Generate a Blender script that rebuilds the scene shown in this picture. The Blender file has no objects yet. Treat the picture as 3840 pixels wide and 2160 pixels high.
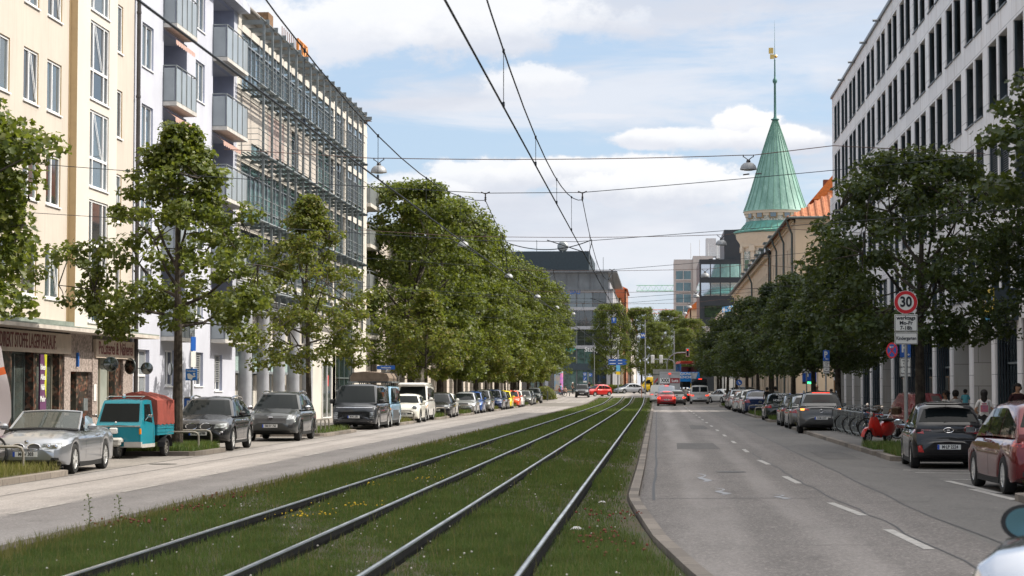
import bpy, math, random
import numpy as np
from mathutils import Vector, Matrix
from mathutils.bvhtree import BVHTree
R = math.radians
rnd = random.Random(7)
sc = bpy.context.scene
COL = sc.collection
# ---------------------------------------------------------------- camera
cam_d = bpy.data.cameras.new('camera'); cam = bpy.data.objects.new('camera', cam_d); COL.objects.link(cam)
cam_d.sensor_width = 36.0; cam_d.lens = 70.0; cam_d.clip_start = 0.5; cam_d.clip_end = 6000
CH = 1.87
cam.location = (0, 0, CH)
cam.rotation_euler = (R(90 + 2.837), 0, R(4.154))
cam_d.dof.use_dof = True; cam_d.dof.focus_distance = 62; cam_d.dof.aperture_fstop = 4.5
sc.camera = cam
# ---------------------------------------------------------------- light
SUN_EL, SUN_AZ = 45.6, 10.0          # azimuth measured from +X towards +Y
sd = Vector((math.cos(R(SUN_EL))*math.cos(R(SUN_AZ)), math.cos(R(SUN_EL))*math.sin(R(SUN_AZ)), math.sin(R(SUN_EL))))
sun_d = bpy.data.lights.new('sun', 'SUN'); sun = bpy.data.objects.new('sun', sun_d); COL.objects.link(sun)
sun_d.energy = 2.8; sun_d.angle = R(0.5); sun_d.color = (1.0, 0.93, 0.82)
sun.rotation_euler = sd.to_track_quat('Z', 'Y').to_euler()
sc.view_settings.view_transform = 'Standard'; sc.view_settings.look = 'None'
sc.view_settings.exposure = 1.0; sc.view_settings.gamma = 1.0
sc.cycles.use_denoising = True
sc.cycles.max_bounces = 6; sc.cycles.transparent_max_bounces = 8
sc.cycles.sample_clamp_indirect = 6.0
# ---------------------------------------------------------------- node helpers
class NT:
    def __init__(s, tree): s.t = tree; s.n = tree.nodes; s.l = tree.links
    def new(s, typ, **kw):
        n = s.n.new(typ)
        for k, v in kw.items(): setattr(n, k, v)
        return n
    def link(s, a, b): s.l.new(a, b)
    def setin(s, sock, v):
        if isinstance(v, bpy.types.NodeSocket): s.l.new(v, sock)
        elif v is not None: sock.default_value = v
    def math(s, op, a, b=None, c=None, clamp=False):
        n = s.new('ShaderNodeMath', operation=op); n.use_clamp = clamp
        s.setin(n.inputs[0], a); s.setin(n.inputs[1], b)
        if c is not None: s.setin(n.inputs[2], c)
        return n.outputs[0]
    def ramp(s, v, a, b, c=0.0, d=1.0, smooth=True):
        n = s.new('ShaderNodeMapRange'); n.interpolation_type = 'SMOOTHSTEP' if smooth else 'LINEAR'
        s.setin(n.inputs[0], v)
        for i, x in enumerate((a, b, c, d)): s.setin(n.inputs[i+1], x)
        return n.outputs[0]
    def mix(s, f, a, b, blend='MIX'):
        n = s.new('ShaderNodeMix', data_type='RGBA', blend_type=blend)
        s.setin(n.inputs[0], f); s.setin(n.inputs[6], a); s.setin(n.inputs[7], b)
        return n.outputs[2]
    def noise(s, vec, scale, detail=4, rough=.55, dist=0.0):
        n = s.new('ShaderNodeTexNoise'); s.setin(n.inputs['Vector'], vec)
        n.inputs['Scale'].default_value = scale; n.inputs['Detail'].default_value = detail
        n.inputs['Roughness'].default_value = rough; n.inputs['Distortion'].default_value = dist
        return n.outputs['Fac']
    def mapping(s, vec, scale=(1,1,1), loc=(0,0,0), rot=(0,0,0)):
        n = s.new('ShaderNodeMapping'); s.setin(n.inputs[0], vec)
        n.inputs['Scale'].default_value = scale; n.inputs['Location'].default_value = loc; n.inputs['Rotation'].default_value = rot
        return n.outputs[0]
def c4(c): return (c[0], c[1], c[2], 1.0)
# ---------------------------------------------------------------- sky with clouds
w = bpy.data.worlds.new('World'); sc.world = w; w.use_nodes = True
N = NT(w.node_tree); N.n.clear()
out = N.new('ShaderNodeOutputWorld'); bg = N.new('ShaderNodeBackground'); N.link(bg.outputs[0], out.inputs[0])
sky = N.new('ShaderNodeTexSky'); sky.sky_type = 'NISHITA'; sky.sun_disc = False
sky.sun_elevation = R(SUN_EL); sky.sun_rotation = R(90 - SUN_AZ); sky.air_density = 1.0; sky.dust_density = 1.0; sky.ozone_density = 1.2
tc = N.new('ShaderNodeTexCoord'); d = tc.outputs['Generated']
sx = N.new('ShaderNodeSeparateXYZ'); N.link(d, sx.inputs[0])
ax = N.math('MAXIMUM', N.math('ABSOLUTE', sx.outputs[1]), 0.02)
zz = N.math('MAXIMUM', sx.outputs[2], -0.02)
u = N.math('DIVIDE', sx.outputs[0], ax); v = N.math('DIVIDE', zz, ax)
cv = N.new('ShaderNodeCombineXYZ'); N.link(u, cv.inputs[0]); N.link(v, cv.inputs[1])
uv = cv.outputs[0]
# cumulus heaps: (u, v, half width, half height, softness, strength)
K = 5009.0
def pu(x): return (x - 1652)/K
def pv(y): return (973 - y)/K
wob = N.math('SUBTRACT', N.noise(N.mapping(uv, (1, 1.4, 1)), 34, 8, .66), 0.5)
wob2 = N.math('SUBTRACT', N.noise(N.mapping(uv, (1, 1.8, 1), (3, 1, 0)), 9, 4, .55), 0.5)
heaps = [(1330,205,170,62,.55,.8),(1460,430,300,45,.5,.95),(1240,440,170,50,.5,.9),(1650,470,260,70,.5,.95),(1020,480,170,50,.7,.8),
         (1640,345,115,30,.5,.95),(1890,320,95,58,.45,1.0),(1990,350,110,45,.5,1.0),(1760,350,140,30,.6,.9),
         (1500,560,520,90,.9,.85),(980,50,560,110,.79,.9),(1500,30,560,60,1.0,.75),(2090,120,300,90,1.0,.45),(1690,75,60,16,.9,.5),
         (1150,255,330,22,.9,.75),(1500,290,180,10,.9,.65),(1750,640,500,90,1.0,.85),(1150,700,500,90,1.0,.8),(-900,300,900,160,.7,.9),(-2600,500,1200,300,.8,.9),(4200,100,1100,300,.8,.9),(6500,0,1500,600,.8,.9)]
dens = None; lit = None
for (hx, hy, rx, ry, so, st) in heaps:
    du = N.math('MULTIPLY', N.math('SUBTRACT', u, pu(hx)), K/rx)
    dv = N.math('MULTIPLY', N.math('SUBTRACT', v, pv(hy)), K/ry)
    r = N.math('SQRT', N.math('ADD', N.math('MULTIPLY', du, du), N.math('MULTIPLY', dv, dv)))
    r = N.math('ADD', r, N.math('MULTIPLY', wob, 1.7)); r = N.math('ADD', r, N.math('MULTIPLY', wob2, 1.3))
    m = N.ramp(r, 1.0 + so*.22, 1.0 - so*.42, 0, st)
    if so < .8:
        l_ = N.math('MULTIPLY', m, N.ramp(N.math('ADD', dv, N.math('MULTIPLY', wob, 1.6)), -.75, .35)); lit = l_ if lit is None else N.math('MAXIMUM', lit, l_)
    dens = m if dens is None else N.math('MAXIMUM', dens, m)
cir = N.noise(N.mapping(uv, (1, 5.5, 1), (1.3, .4, 0), (0, 0, R(-3))), 5.5, 7, .6, .4)
cir = N.ramp(cir, .42, .64, 0, .78)
low = N.ramp(v, pv(640), pv(930), 0, .85)
cir = N.math('MAXIMUM', cir, low)
dens = N.math('ADD', dens, N.math('MULTIPLY', N.math('SUBTRACT', 1.0, dens), cir), clamp=True)
shade = N.ramp(N.noise(N.mapping(uv, (1, 3.4, 1), (5, 2, 0)), 7, 6, .55), .38, .62, 0, 1)
ccol = N.mix(shade, (3.45, 3.6, 4.0, 1), (4.1, 4.2, 4.5, 1)); ccol = N.mix(lit, ccol, (4.95, 4.95, 5.0, 1))
skyc = N.mix(.72, sky.outputs[0], (2.3, 2.95, 3.85, 1))
fin = N.mix(dens, skyc, ccol)
# added, unseen veil overhead and round the sun, brightening the shaded side
sp_ = N.new('ShaderNodeVectorMath', operation='DOT_PRODUCT'); N.link(d, sp_.inputs[0]); sp_.inputs[1].default_value = sd
fill_glow = N.math('MULTIPLY', N.ramp(sx.outputs[2], .22, .6), N.math('ADD', .12, N.math('MULTIPLY', .88, N.ramp(sp_.outputs['Value'], .25, .9))))
fin = N.mix(fill_glow, fin, (14.0, 13.4, 12.7, 1))
N.link(fin, bg.inputs[0]); bg.inputs[1].default_value = 0.105
# ---------------------------------------------------------------- materials
MATS = {}
def mat(name, col, rough=.6, metal=0.0, var=.12, vscale=3.0, bump=0.0, bscale=40, ior=1.45, col2=None, streak=0.0, coat=0.0, emit=None, trans=0.0, alpha=None, spec=None):
    if name in MATS: return MATS[name]
    m = bpy.data.materials.new(name); m.use_nodes = True; MATS[name] = m
    T = NT(m.node_tree); p = T.n['Principled BSDF']
    t = T.new('ShaderNodeTexCoord'); o = t.outputs['Object']
    base = c4(col)
    if var > 0 or col2:
        n1 = T.noise(o, vscale, 6, .6)
        f = T.ramp(n1, .3, .7)
        d2 = c4(col2) if col2 else c4([c*(1-2*var) for c in col])
        b = T.mix(f, d2, base)
        if streak > 0:
            n2 = T.noise(T.mapping(o, (3, 3, .25)), 2.2, 5, .6)
            b = T.mix(T.ramp(n2, .45, .8, 0, streak), b, c4([c*.55 for c in col]))
        T.link(b, p.inputs['Base Color'])
    else: p.inputs['Base Color'].default_value = base
    p.inputs['Roughness'].default_value = rough; p.inputs['Metallic'].default_value = metal
    p.inputs['IOR'].default_value = ior
    if spec is not None: p.inputs['Specular IOR Level'].default_value = spec
    if coat: p.inputs['Coat Weight'].default_value = coat; p.inputs['Coat Roughness'].default_value = .04
    if trans: p.inputs['Transmission Weight'].default_value = trans
    if alpha is not None: p.inputs['Alpha'].default_value = alpha
    if emit: p.inputs['Emission Color'].default_value = c4(emit[0]); p.inputs['Emission Strength'].default_value = emit[1]
    if bump > 0:
        bn = T.new('ShaderNodeBump'); bn.inputs['Strength'].default_value = bump; bn.inputs['Distance'].default_value = .02
        T.link(T.noise(o, bscale, 5, .6), bn.inputs['Height']); T.link(bn.outputs[0], p.inputs['Normal'])
    return m
def paint(name, col, metal=.0, rough=.32):
    return mat('paint_'+name, col, rough+.1 if not metal else rough, metal, .03, 1.2, coat=1.0, spec=.12)
# ---------------------------------------------------------------- mesh builder
class MB:
    def __init__(s): s.v = []; s.f = []; s.m = []; s.mx = None
    def pt(s, p):
        if s.mx is not None: p = s.mx @ Vector(p)
        s.v.append(tuple(p)); return len(s.v)-1
    def face(s, pts, m=0):
        s.f.append([s.pt(p) for p in pts]); s.m.append(m)
    def idx(s, ids, m=0): s.f.append(list(ids)); s.m.append(m)
    def box(s, x0, x1, y0, y1, z0, z1, m=0):
        a = [s.pt(p) for p in ((x0,y0,z0),(x1,y0,z0),(x1,y1,z0),(x0,y1,z0),(x0,y0,z1),(x1,y0,z1),(x1,y1,z1),(x0,y1,z1))]
        for q in ((0,3,2,1),(4,5,6,7),(0,1,5,4),(1,2,6,5),(2,3,7,6),(3,0,4,7)): s.idx([a[i] for i in q], m)
    def cbox(s, c, sz, m=0): s.box(c[0]-sz[0]/2, c[0]+sz[0]/2, c[1]-sz[1]/2, c[1]+sz[1]/2, c[2]-sz[2]/2, c[2]+sz[2]/2, m)
    def rbox(s, c, sz, r, m=0):   # box with chamfered edges
        x, y, z = [q/2 for q in sz]; r = min(r, x*.95, y*.95, z*.95)
        ring = [(-x+r,-y),(x-r,-y),(x,-y+r),(x,y-r),(x-r,y),(-x+r,y),(-x,y-r),(-x,-y+r)]
        k = [(1-r/x*.9, 1-r/y*.9)] 
        lv = [(-z, .0), (-z+r, 1), (z-r, 1), (z, .0)]
        rows = []
        for zz_, t in lv:
            row = []
            for (a, b) in ring:
                aa = a if t else a - math.copysign(min(r, abs(a)), a); bb = b if t else b - math.copysign(min(r, abs(b)), b)
                row.append(s.pt((c[0]+aa, c[1]+bb, c[2]+zz_)))
            rows.append(row)
        s.idx(rows[0][::-1], m); s.idx(rows[-1], m)
        for i in range(3):
            for j in range(8): s.idx((rows[i][j], rows[i][(j+1)%8], rows[i+1][(j+1)%8], rows[i+1][j]), m)
    def tube(s, pts, r, n=8, m=0, r2=None, cap=True):
        pts = [Vector(p) for p in pts]; rows = []
        up = Vector((0, 0, 1)); prev = None
        for i, p in enumerate(pts):
            t = (pts[min(i+1, len(pts)-1)] - pts[max(i-1, 0)]).normalized()
            if prev is None:
                a = t.cross(up)
                if a.length < .05: a = t.cross(Vector((1, 0, 0)))
            else: a = prev - t*prev.dot(t)
            a.normalize(); b = t.cross(a).normalized(); prev = a
            rr = r if r2 is None else r + (r2-r)*i/(len(pts)-1)
            if isinstance(r, (list, tuple)): rr = r[i]
            rows.append([s.pt(p + (a*math.cos(2*math.pi*k/n) + b*math.sin(2*math.pi*k/n))*rr) for k in range(n)])
        for i in range(len(rows)-1):
            for k in range(n): s.idx((rows[i][k], rows[i][(k+1)%n], rows[i+1][(k+1)%n], rows[i+1][k]), m)
        if cap: s.idx(rows[0][::-1], m); s.idx(rows[-1], m)
    def lathe(s, prof, o=(0,0,0), axis='z', n=16, m=0, a0=0, a1=2*math.pi, sy=1.0):
        full = abs(a1-a0-2*math.pi) < 1e-6; nn = n if full else n+1; rows = []
        for (r, h) in prof:
            row = []
            for k in range(nn):
                a = a0 + (a1-a0)*k/n; cx, cy = r*math.cos(a), r*math.sin(a)*sy
                if axis == 'z': p = (o[0]+cx, o[1]+cy, o[2]+h)
                elif axis == 'x': p = (o[0]+h, o[1]+cx, o[2]+cy)
                else: p = (o[0]+cy, o[1]+h, o[2]+cx)
                row.append(s.pt(p))
            rows.append(row)
        for i in range(len(rows)-1):
            for k in range(n): s.idx((rows[i][k], rows[i][(k+1)%nn], rows[i+1][(k+1)%nn], rows[i+1][k]), m)
    def prism(s, poly, h0, h1, axis='z', m=0):
        def P(a, b, h): return (a, b, h) if axis == 'z' else ((h, a, b) if axis == 'x' else (a, h, b))
        A = [s.pt(P(a, b, h0)) for a, b in poly]; B = [s.pt(P(a, b, h1)) for a, b in poly]; n = len(poly)
        s.idx(A[::-1], m); s.idx(B, m)
        for k in range(n): s.idx((A[k], A[(k+1)%n], B[(k+1)%n], B[k]), m)
    def grid(s, rows, m=0, close=False):
        ids = [[s.pt(p) for p in r] for r in rows]
        for i in range(len(ids)-1):
            L = len(ids[i])
            for k in range(L if close else L-1): s.idx((ids[i][k], ids[i][(k+1)%L], ids[i+1][(k+1)%L], ids[i+1][k]), m)
        return ids
    def build(s, name, mats, parent=None, smooth=False, label=None, fix=True):
        me = bpy.data.meshes.new(name); me.from_pydata(s.v, [], s.f)
        if not isinstance(mats, (list, tuple)): mats = [mats]
        for q in mats: me.materials.append(q)
        if len(mats) > 1: me.polygons.foreach_set('material_index', s.m)
        if smooth: 
            me.polygons.foreach_set('use_smooth', [True]*len(me.polygons))
            try: me.set_sharp_from_angle(angle=R(38 if smooth is True else smooth))
            except Exception: pass
        me.update()
        o = bpy.data.objects.new(name, me); COL.objects.link(o)
        if parent is not None: o.parent = parent
        if label: o['label'] = label
        return o
def tag(o, label=None, cat=None, group=None, kind=None):
    if label: o['label'] = label
    if cat: o['category'] = cat
    if group: o['group'] = group
    if kind: o['kind'] = kind
    return o
def empty(name, loc, label, cat, group=None, rz=0):
    o = bpy.data.objects.new(name, None); COL.objects.link(o); o.empty_display_size = .2
    o.location = loc; o.rotation_euler = (0, 0, rz); return tag(o, label, cat, group)
def copytree(o, parent=None):
    c = o.copy(); COL.objects.link(c); c.parent = parent
    for ch in list(o.children): copytree(ch, c)
    return c
_tc = {}
def text_mesh(body, size, bold=0.0, squeeze=1.0, align='CENTER', extrude=.002):
    key = (body, size, bold, squeeze, align, extrude)
    if key in _tc: return _tc[key]
    cu = bpy.data.curves.new('lettering', 'FONT'); cu.body = body; cu.size = size; cu.align_x = align; cu.align_y = 'CENTER'
    cu.offset = bold; cu.extrude = extrude; cu.resolution_u = 3
    o = bpy.data.objects.new('tmp_text', cu); COL.objects.link(o)
    me = bpy.data.meshes.new_from_object(o.evaluated_get(bpy.context.evaluated_depsgraph_get()))
    bpy.data.objects.remove(o); bpy.data.curves.remove(cu)
    me.transform(Matrix.Diagonal((squeeze, 1, 1, 1))); _tc[key] = me
    return me
def text(body, size, m, parent, loc, facing='-y', bold=0.0, squeeze=1.0, name='lettering', rz=None, align='CENTER', roll=0):
    me = text_mesh(body, size, bold, squeeze, align).copy(); me.materials.clear(); me.materials.append(m)
    o = bpy.data.objects.new(name, me); COL.objects.link(o); o.parent = parent
    z = {'-y': 0, '+x': 90, '-x': -90, '+y': 180}[facing] if rz is None else rz
    o.location = loc; o.rotation_euler = Matrix.Rotation(R(z), 3, 'Z').to_4x4().to_3x3().__matmul__(Matrix.Rotation(R(90), 3, 'X')).__matmul__(Matrix.Rotation(R(roll), 3, 'Z')).to_euler()
    return o
# ground height: flat to 190 m, then a gentle rise to the crossing
def g(y):
    t = min(1, max(0, (y-190)/110)); return .85*t*t*(3-2*t)
def strip(name, xs, y0, y1, z, m, kind='structure', step=6.0, thick=None, label=None, cat=None, mats=None):
    """ground sheet between xs=(x0,x1) or callables of y, following g(y)"""
    b = MB(); n = max(1, int((y1-y0)/step)); rows = []
    fx0 = xs[0] if callable(xs[0]) else (lambda y: xs[0]); fx1 = xs[1] if callable(xs[1]) else (lambda y: xs[1])
    for i in range(n+1):
        y = y0 + (y1-y0)*i/n
        if thick: rows.append([(fx0(y), y, g(y)+z-thick), (fx0(y), y, g(y)+z), (fx1(y), y, g(y)+z), (fx1(y), y, g(y)+z-thick)])
        else: rows.append([(fx0(y), y, g(y)+z), (fx1(y), y, g(y)+z)])
    b.grid([r for r in rows])
    if thick:
        for r in (rows[0], rows[-1][::-1]): b.face(r)
    o = b.build(name, m)
    for p in o.data.polygons: pass
    return tag(o, label, cat, kind=kind)
# ================================================================ ground materials
def asphalt(name, c1, c2, fine=.5, tracks=None, rough=.8):
    m = bpy.data.materials.new(name); m.use_nodes = True
    T = NT(m.node_tree); p = T.n['Principled BSDF']; o = T.new('ShaderNodeTexCoord').outputs['Object']
    big = T.ramp(T.noise(T.mapping(o, (1, .25, 1)), .55, 5, .6), .3, .72)
    b = T.mix(big, c4(c1), c4(c2))
    sp = T.noise(o, 22, 3, .9); sp2 = T.noise(o, 7, 4, .7)
    b = T.mix(T.ramp(sp, .36, .56, fine, 0), b, c4([c*.40 for c in c1]))
    b = T.mix(T.ramp(sp, .55, .68, 0, fine*.7), b, c4([min(1, c*1.9) for c in c2]))
    b = T.mix(T.ramp(sp2, .5, .75, 0, .3), b, c4([c*.7 for c in c1]))
    b = T.mix(T.ramp(T.noise(T.mapping(o, (1, .4, 1), (7, 3, 0)), 1.4, 6, .7), .48, .68, 0, .42), b, c4([c*.5 for c in c1])); b = T.mix(T.ramp(T.noise(T.mapping(o, (1, .6, 1), (1, 9, 0)), 2.6, 5, .7), .58, .70, 0, .5), b, c4([c*1.35 for c in c2]))
    ag = T.new('ShaderNodeTexVoronoi'); T.link(o, ag.inputs['Vector']); ag.inputs['Scale'].default_value = 34; agc = T.new('ShaderNodeSeparateColor'); T.link(ag.outputs['Color'], agc.inputs[0])
    b = T.mix(T.ramp(agc.outputs[0], .62, 1.0, 0, fine), b, c4([min(1, c*1.75) for c in c2])); b = T.mix(T.ramp(agc.outputs[1], .55, 1.0, 0, fine), b, c4([c*.5 for c in c1]))
    if tracks:
        sx_ = T.new('ShaderNodeSeparateXYZ'); T.link(o, sx_.inputs[0])
        wb = T.math('MULTIPLY', T.math('SUBTRACT', T.noise(T.mapping(o, (1, .12, 1)), .5, 3), .5), .9)
        acc = None
        for (xc, wd, st) in tracks:
            q = T.math('ABSOLUTE', T.math('SUBTRACT', T.math('ADD', sx_.outputs[0], wb), xc))
            q = T.ramp(q, wd, wd*.25, 0, st); acc = q if acc is None else T.math('MAXIMUM', acc, q)
        acc = T.math('MULTIPLY', acc, T.ramp(T.noise(T.mapping(o, (1, .1, 1)), .8, 4), .3, .65, .25, 1))
        b = T.mix(acc, b, c4([c*1.75 for c in c2]))
        rg = T.math('SUBTRACT', rough, T.math('MULTIPLY', acc, .2)); T.link(rg, p.inputs['Roughness'])
    else: p.inputs['Roughness'].default_value = rough
    vo = T.new('ShaderNodeTexVoronoi', feature='DISTANCE_TO_EDGE'); T.link(T.mapping(T.mix(.25, o, T.new('ShaderNodeTexNoise').outputs['Color'], 'LINEAR_LIGHT'), (.5, .16, .5)), vo.inputs['Vector']); vo.inputs['Scale'].default_value = .45
    cr = T.math('MULTIPLY', T.ramp(vo.outputs['Distance'], .004, .0015, 0, .7), T.ramp(T.noise(o, .25, 3), .5, .62))
    b = T.mix(cr, b, c4([c*.4 for c in c1]))
    T.link(b, p.inputs['Base Color'])
    bn = T.new('ShaderNodeBump'); bn.inputs['Strength'].default_value = .5; bn.inputs['Distance'].default_value = .01
    T.link(sp, bn.inputs['Height']); T.link(bn.outputs[0], p.inputs['Normal'])
    return m
M_roadR = asphalt('asphalt_right', (.132, .118, .108), (.182, .164, .152), .6, tracks=[(.75, .55, .42), (2.05, .45, .3), (3.2, .3, .15)])
M_roadR2 = asphalt('asphalt_strip', (.115, .108, .10), (.15, .14, .13), .3)
M_roadL = asphalt('asphalt_left', (.195, .178, .167), (.265, .244, .23), .3, tracks=[(-8.3, .4, .15), (-10.6, .4, .2), (-11.6, .4, .15)])
M_park = asphalt('asphalt_parking', (.17, .155, .14), (.23, .21, .19), .3)
M_cross = asphalt('asphalt_crossing', (.24, .215, .195), (.31, .28, .25), .2)
def paving(name, c, s=.4, gap=.02):
    m = bpy.data.materials.new(name); m.use_nodes = True
    T = NT(m.node_tree); p = T.n['Principled BSDF']; o = T.new('ShaderNodeTexCoord').outputs['Object']
    br = T.new('ShaderNodeTexBrick'); T.link(T.mapping(o, (1/s, 1/s, 1/s)), br.inputs['Vector'])
    br.inputs['Scale'].default_value = 1; br.inputs['Color1'].default_value = c4(c); br.inputs['Color2'].default_value = c4([x*.8 for x in c]); br.inputs['Mortar'].default_value = c4([x*.4 for x in c])
    br.inputs['Mortar Size'].default_value = gap; br.inputs['Brick Width'].default_value = 1; br.inputs['Row Height'].default_value = 1
    b = T.mix(T.ramp(T.noise(o, .8, 5), .35, .7, 0, .4), br.outputs[0], c4([x*.55 for x in c]))
    T.link(b, p.inputs['Base Color']); p.inputs['Roughness'].default_value = .85
    return m
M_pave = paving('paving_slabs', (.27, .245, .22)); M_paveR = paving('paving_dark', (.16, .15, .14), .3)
M_ground = mat('city_ground', (.2, .185, .165), .9, var=.2, vscale=.05)
M_white = mat('road_paint', (.47, .45, .42), .7, var=.18, vscale=6)
def kerbmat(name, c):
    m = bpy.data.materials.new(name); m.use_nodes = True
    T = NT(m.node_tree); p = T.n['Principled BSDF']; o = T.new('ShaderNodeTexCoord').outputs['Object']
    s_ = T.new('ShaderNodeSeparateXYZ'); T.link(o, s_.inputs[0])
    j = T.math('ABSOLUTE', T.math('SUBTRACT', T.math('FRACT', s_.outputs[1]), .5))
    cell = T.math('FLOOR', s_.outputs[1]); wn = T.new('ShaderNodeTexWhiteNoise', noise_dimensions='1D'); T.link(T.math('ADD', cell, .37), wn.inputs['W'])
    b = T.mix(wn.outputs['Value'], c4([x*.58 for x in c]), c4([x*1.25 for x in c]))
    b = T.mix(T.ramp(T.noise(o, 9, 6, .7), .4, .75, 0, .6), b, c4([x*.5 for x in c]))
    b = T.mix(T.ramp(j, .48, .495, 0, .85), b, c4([x*.25 for x in c]))
    T.link(b, p.inputs['Base Color']); p.inputs['Roughness'].default_value = .85
    return m
M_kerb = kerbmat('kerb_granite', (.20, .172, .145)); M_kerbD = kerbmat('kerb_weathered', (.10, .08, .06))
# ================================================================ ground
strip('ground', (-900, 900), -60, 3000, -.03, M_ground, step=40)
strip('road_left', (-12.35, -7.38), 8, 262, 0, M_roadL)
strip('parking_lane_left', (-14.9, -12.35), 8, 238, -.002, M_park)
def kedge(y):   # left kerb line of the right road: bends out near the camera
    pts = [(8, 1.9), (15, .88), (19.7, .45), (23.9, .11), (30.5, -.22), (32.6, -.31), (45, -.28), (255, -.28)]
    for (a, xa), (b_, xb) in zip(pts, pts[1:]):
        if y <= b_: return xa + (xb-xa)*(y-a)/(b_-a)
    return -.28
strip('road_right', (kedge, 3.95), 8, 262, 0, M_roadR, step=2)
strip('road_right_edge_lane', (3.95, 5.86), 8, 262, -.001, M_roadR2)
strip('parking_lane_right', (5.86, 8.3), 8, 240, -.003, M_roadR2)
strip('crossing', (-120, 120), 262, 312, .002, M_cross, step=5)
strip('road_beyond', (-6, 8), 312, 900, .003, M_cross, step=30)
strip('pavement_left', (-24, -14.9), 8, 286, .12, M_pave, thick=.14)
strip('pavement_plaza', (-14.9, -12.2), 238, 262, .12, M_pave, thick=.14)
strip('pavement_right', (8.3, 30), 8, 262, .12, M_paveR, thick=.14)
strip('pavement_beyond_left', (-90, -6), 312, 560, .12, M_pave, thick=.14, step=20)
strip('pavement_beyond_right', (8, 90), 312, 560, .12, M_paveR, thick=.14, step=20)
M_soil = mat('grass_soil', (.052, .062, .028), .95, var=.3, vscale=2.2, col2=(.085, .060, .036), bump=.6, bscale=20)
strip('lawn', (lambda y: -7.2, lambda y: kedge(y)-.2), 8, 247, .045, M_soil, step=3)
strip('kerb_tracks_right', (lambda y: kedge(y)-.16, lambda y: kedge(y)), 8, 247, .10, M_kerb, step=1, thick=.12)
strip('kerb_tracks_left', (lambda y: -7.38, lambda y: -7.12), 8, 247, .085, M_kerbD, step=3, thick=.09)
strip('kerb_pavement_right', (8.16, 8.3), 8, 262, .13, M_kerb, step=5, thick=.15)
strip('kerb_pavement_left', (-14.9, -14.76), 8, 262, .13, M_kerb, step=5, thick=.15)
# kerbed planting islands between the parking bays
def island(x0, x1, y0, y1, n, top=None):
    b = MB(); r = .45
    def out(o_):
        a, c, e, f = x0+o_, x1-o_, y0+o_, y1-o_; rr = max(.05, r-o_)
        pts = []
        for (cx, cy, s0) in ((c-rr, f-rr, 0), (a+rr, f-rr, 90), (a+rr, e+rr, 180), (c-rr, e+rr, 270)):
            for k in range(5): t = R(s0+22.5*k); pts.append((cx+rr*math.cos(t), cy+rr*math.sin(t)))
        return pts
    A, B = out(0), out(.16); z = g((y0+y1)/2)
    n_ = len(A)
    b.grid([[(p[0], p[1], z-.02) for p in A], [(p[0], p[1], z+.115) for p in A], [(p[0], p[1], z+.12) for p in B]], 0, close=True)
    b.face([(p[0], p[1], z+.118) for p in B], 1)
    tag(b.build('kerb_island', [M_kerb, top or M_soil]), kind='structure')
    if n: grass_areas.append((x0+.2, x1-.2, y0+.2, y1-.2, z+.12, n))
grass_areas = []
LISL = [(30, 41.6), (53.2, 57.0), (74.2, 82), (95.8, 102.6), (112.5, 119), (128.5, 135.4), (152.5, 158.6), (173, 178.5), (192, 195.5), (206, 211)]
for (a, b_) in LISL: island(-14.75, -12.35, a, b_, 700 if a < 60 else 160)
RISL = [(28, 33.8), (50.6, 54.5), (85.6, 88.2), (105.5, 109.8), (119.5, 134.5), (157, 160), (181, 190)]
for (a, b_) in RISL: island(5.86, 8.15, a, b_, 500 if a < 60 else 140)
island(5.86, 8.15, 54.55, 85.5, 0, M_paveR); grass_areas.append((6.0, 8.0, 56, 59.5, .12, 260)); grass_areas.append((6.2, 6.9, 81.5, 85, .12, 60))
# lane dashes
b = MB()
for i in range(38):
    y0 = 28.75 + 6.12*i
    if y0 < 240: b.face([(-9.52, y0, g(y0)+.006), (-9.40, y0, g(y0)+.006), (-9.40, y0+2.8, g(y0+2.8)+.006), (-9.52, y0+2.8, g(y0+2.8)+.006)])
tag(b.build('lane_dashes_left', mat('road_paint_worn', (.42, .39, .36), .75, var=.25, vscale=5)), kind='structure')
b = MB()
def dash(y0, y1, xa, xb, w=.13): b.face([(xa-w/2, y0, g(y0)+.005), (xa+w/2, y0, g(y0)+.005), (xb+w/2, y1, g(y1)+.005), (xb-w/2, y1, g(y1)+.005)])
for (y0, y1, xa, xb) in [(17.5, 20.4, 3.3, 3.2), (23.3, 26.5, 3.12, 3.01), (29.3, 32.5, 2.99, 2.78), (38.9, 42, 2.73, 2.65), (48.3, 51.2, 2.68, 2.59)]: dash(y0, y1, xa, xb)
for i in range(16): dash(57.3+9.1*i, 60+9.1*i, 2.58, 2.58, .12)
for (y0, y1) in ((33.5, 37.0), (35.6, 40.2)): dash(y0, y1, 5.9 if y0 < 34 else 6.0, 5.74, .16)
b.face([(5.6, 43.9, .006), (8.1, 43.2, .006), (8.1, 43.35, .006), (5.6, 44.05, .006)])
b.face([(5.7, 40.8, .006), (8.1, 40.1, .006), (8.1, 40.22, .006), (5.7, 40.95, .006)])
b.face([(5.5, 45.2, .006), (8.1, 44.6, .006), (8.1, 44.72, .006), (5.5, 45.35, .006)])
b.face([(-.2, 199.2, g(199)+.008), (5.8, 199.2, g(199)+.008), (5.8, 199.7, g(199.6)+.008), (-.2, 199.7, g(199.6)+.008)])
tag(b.build('lane_dashes_right', M_white), kind='structure')
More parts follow.
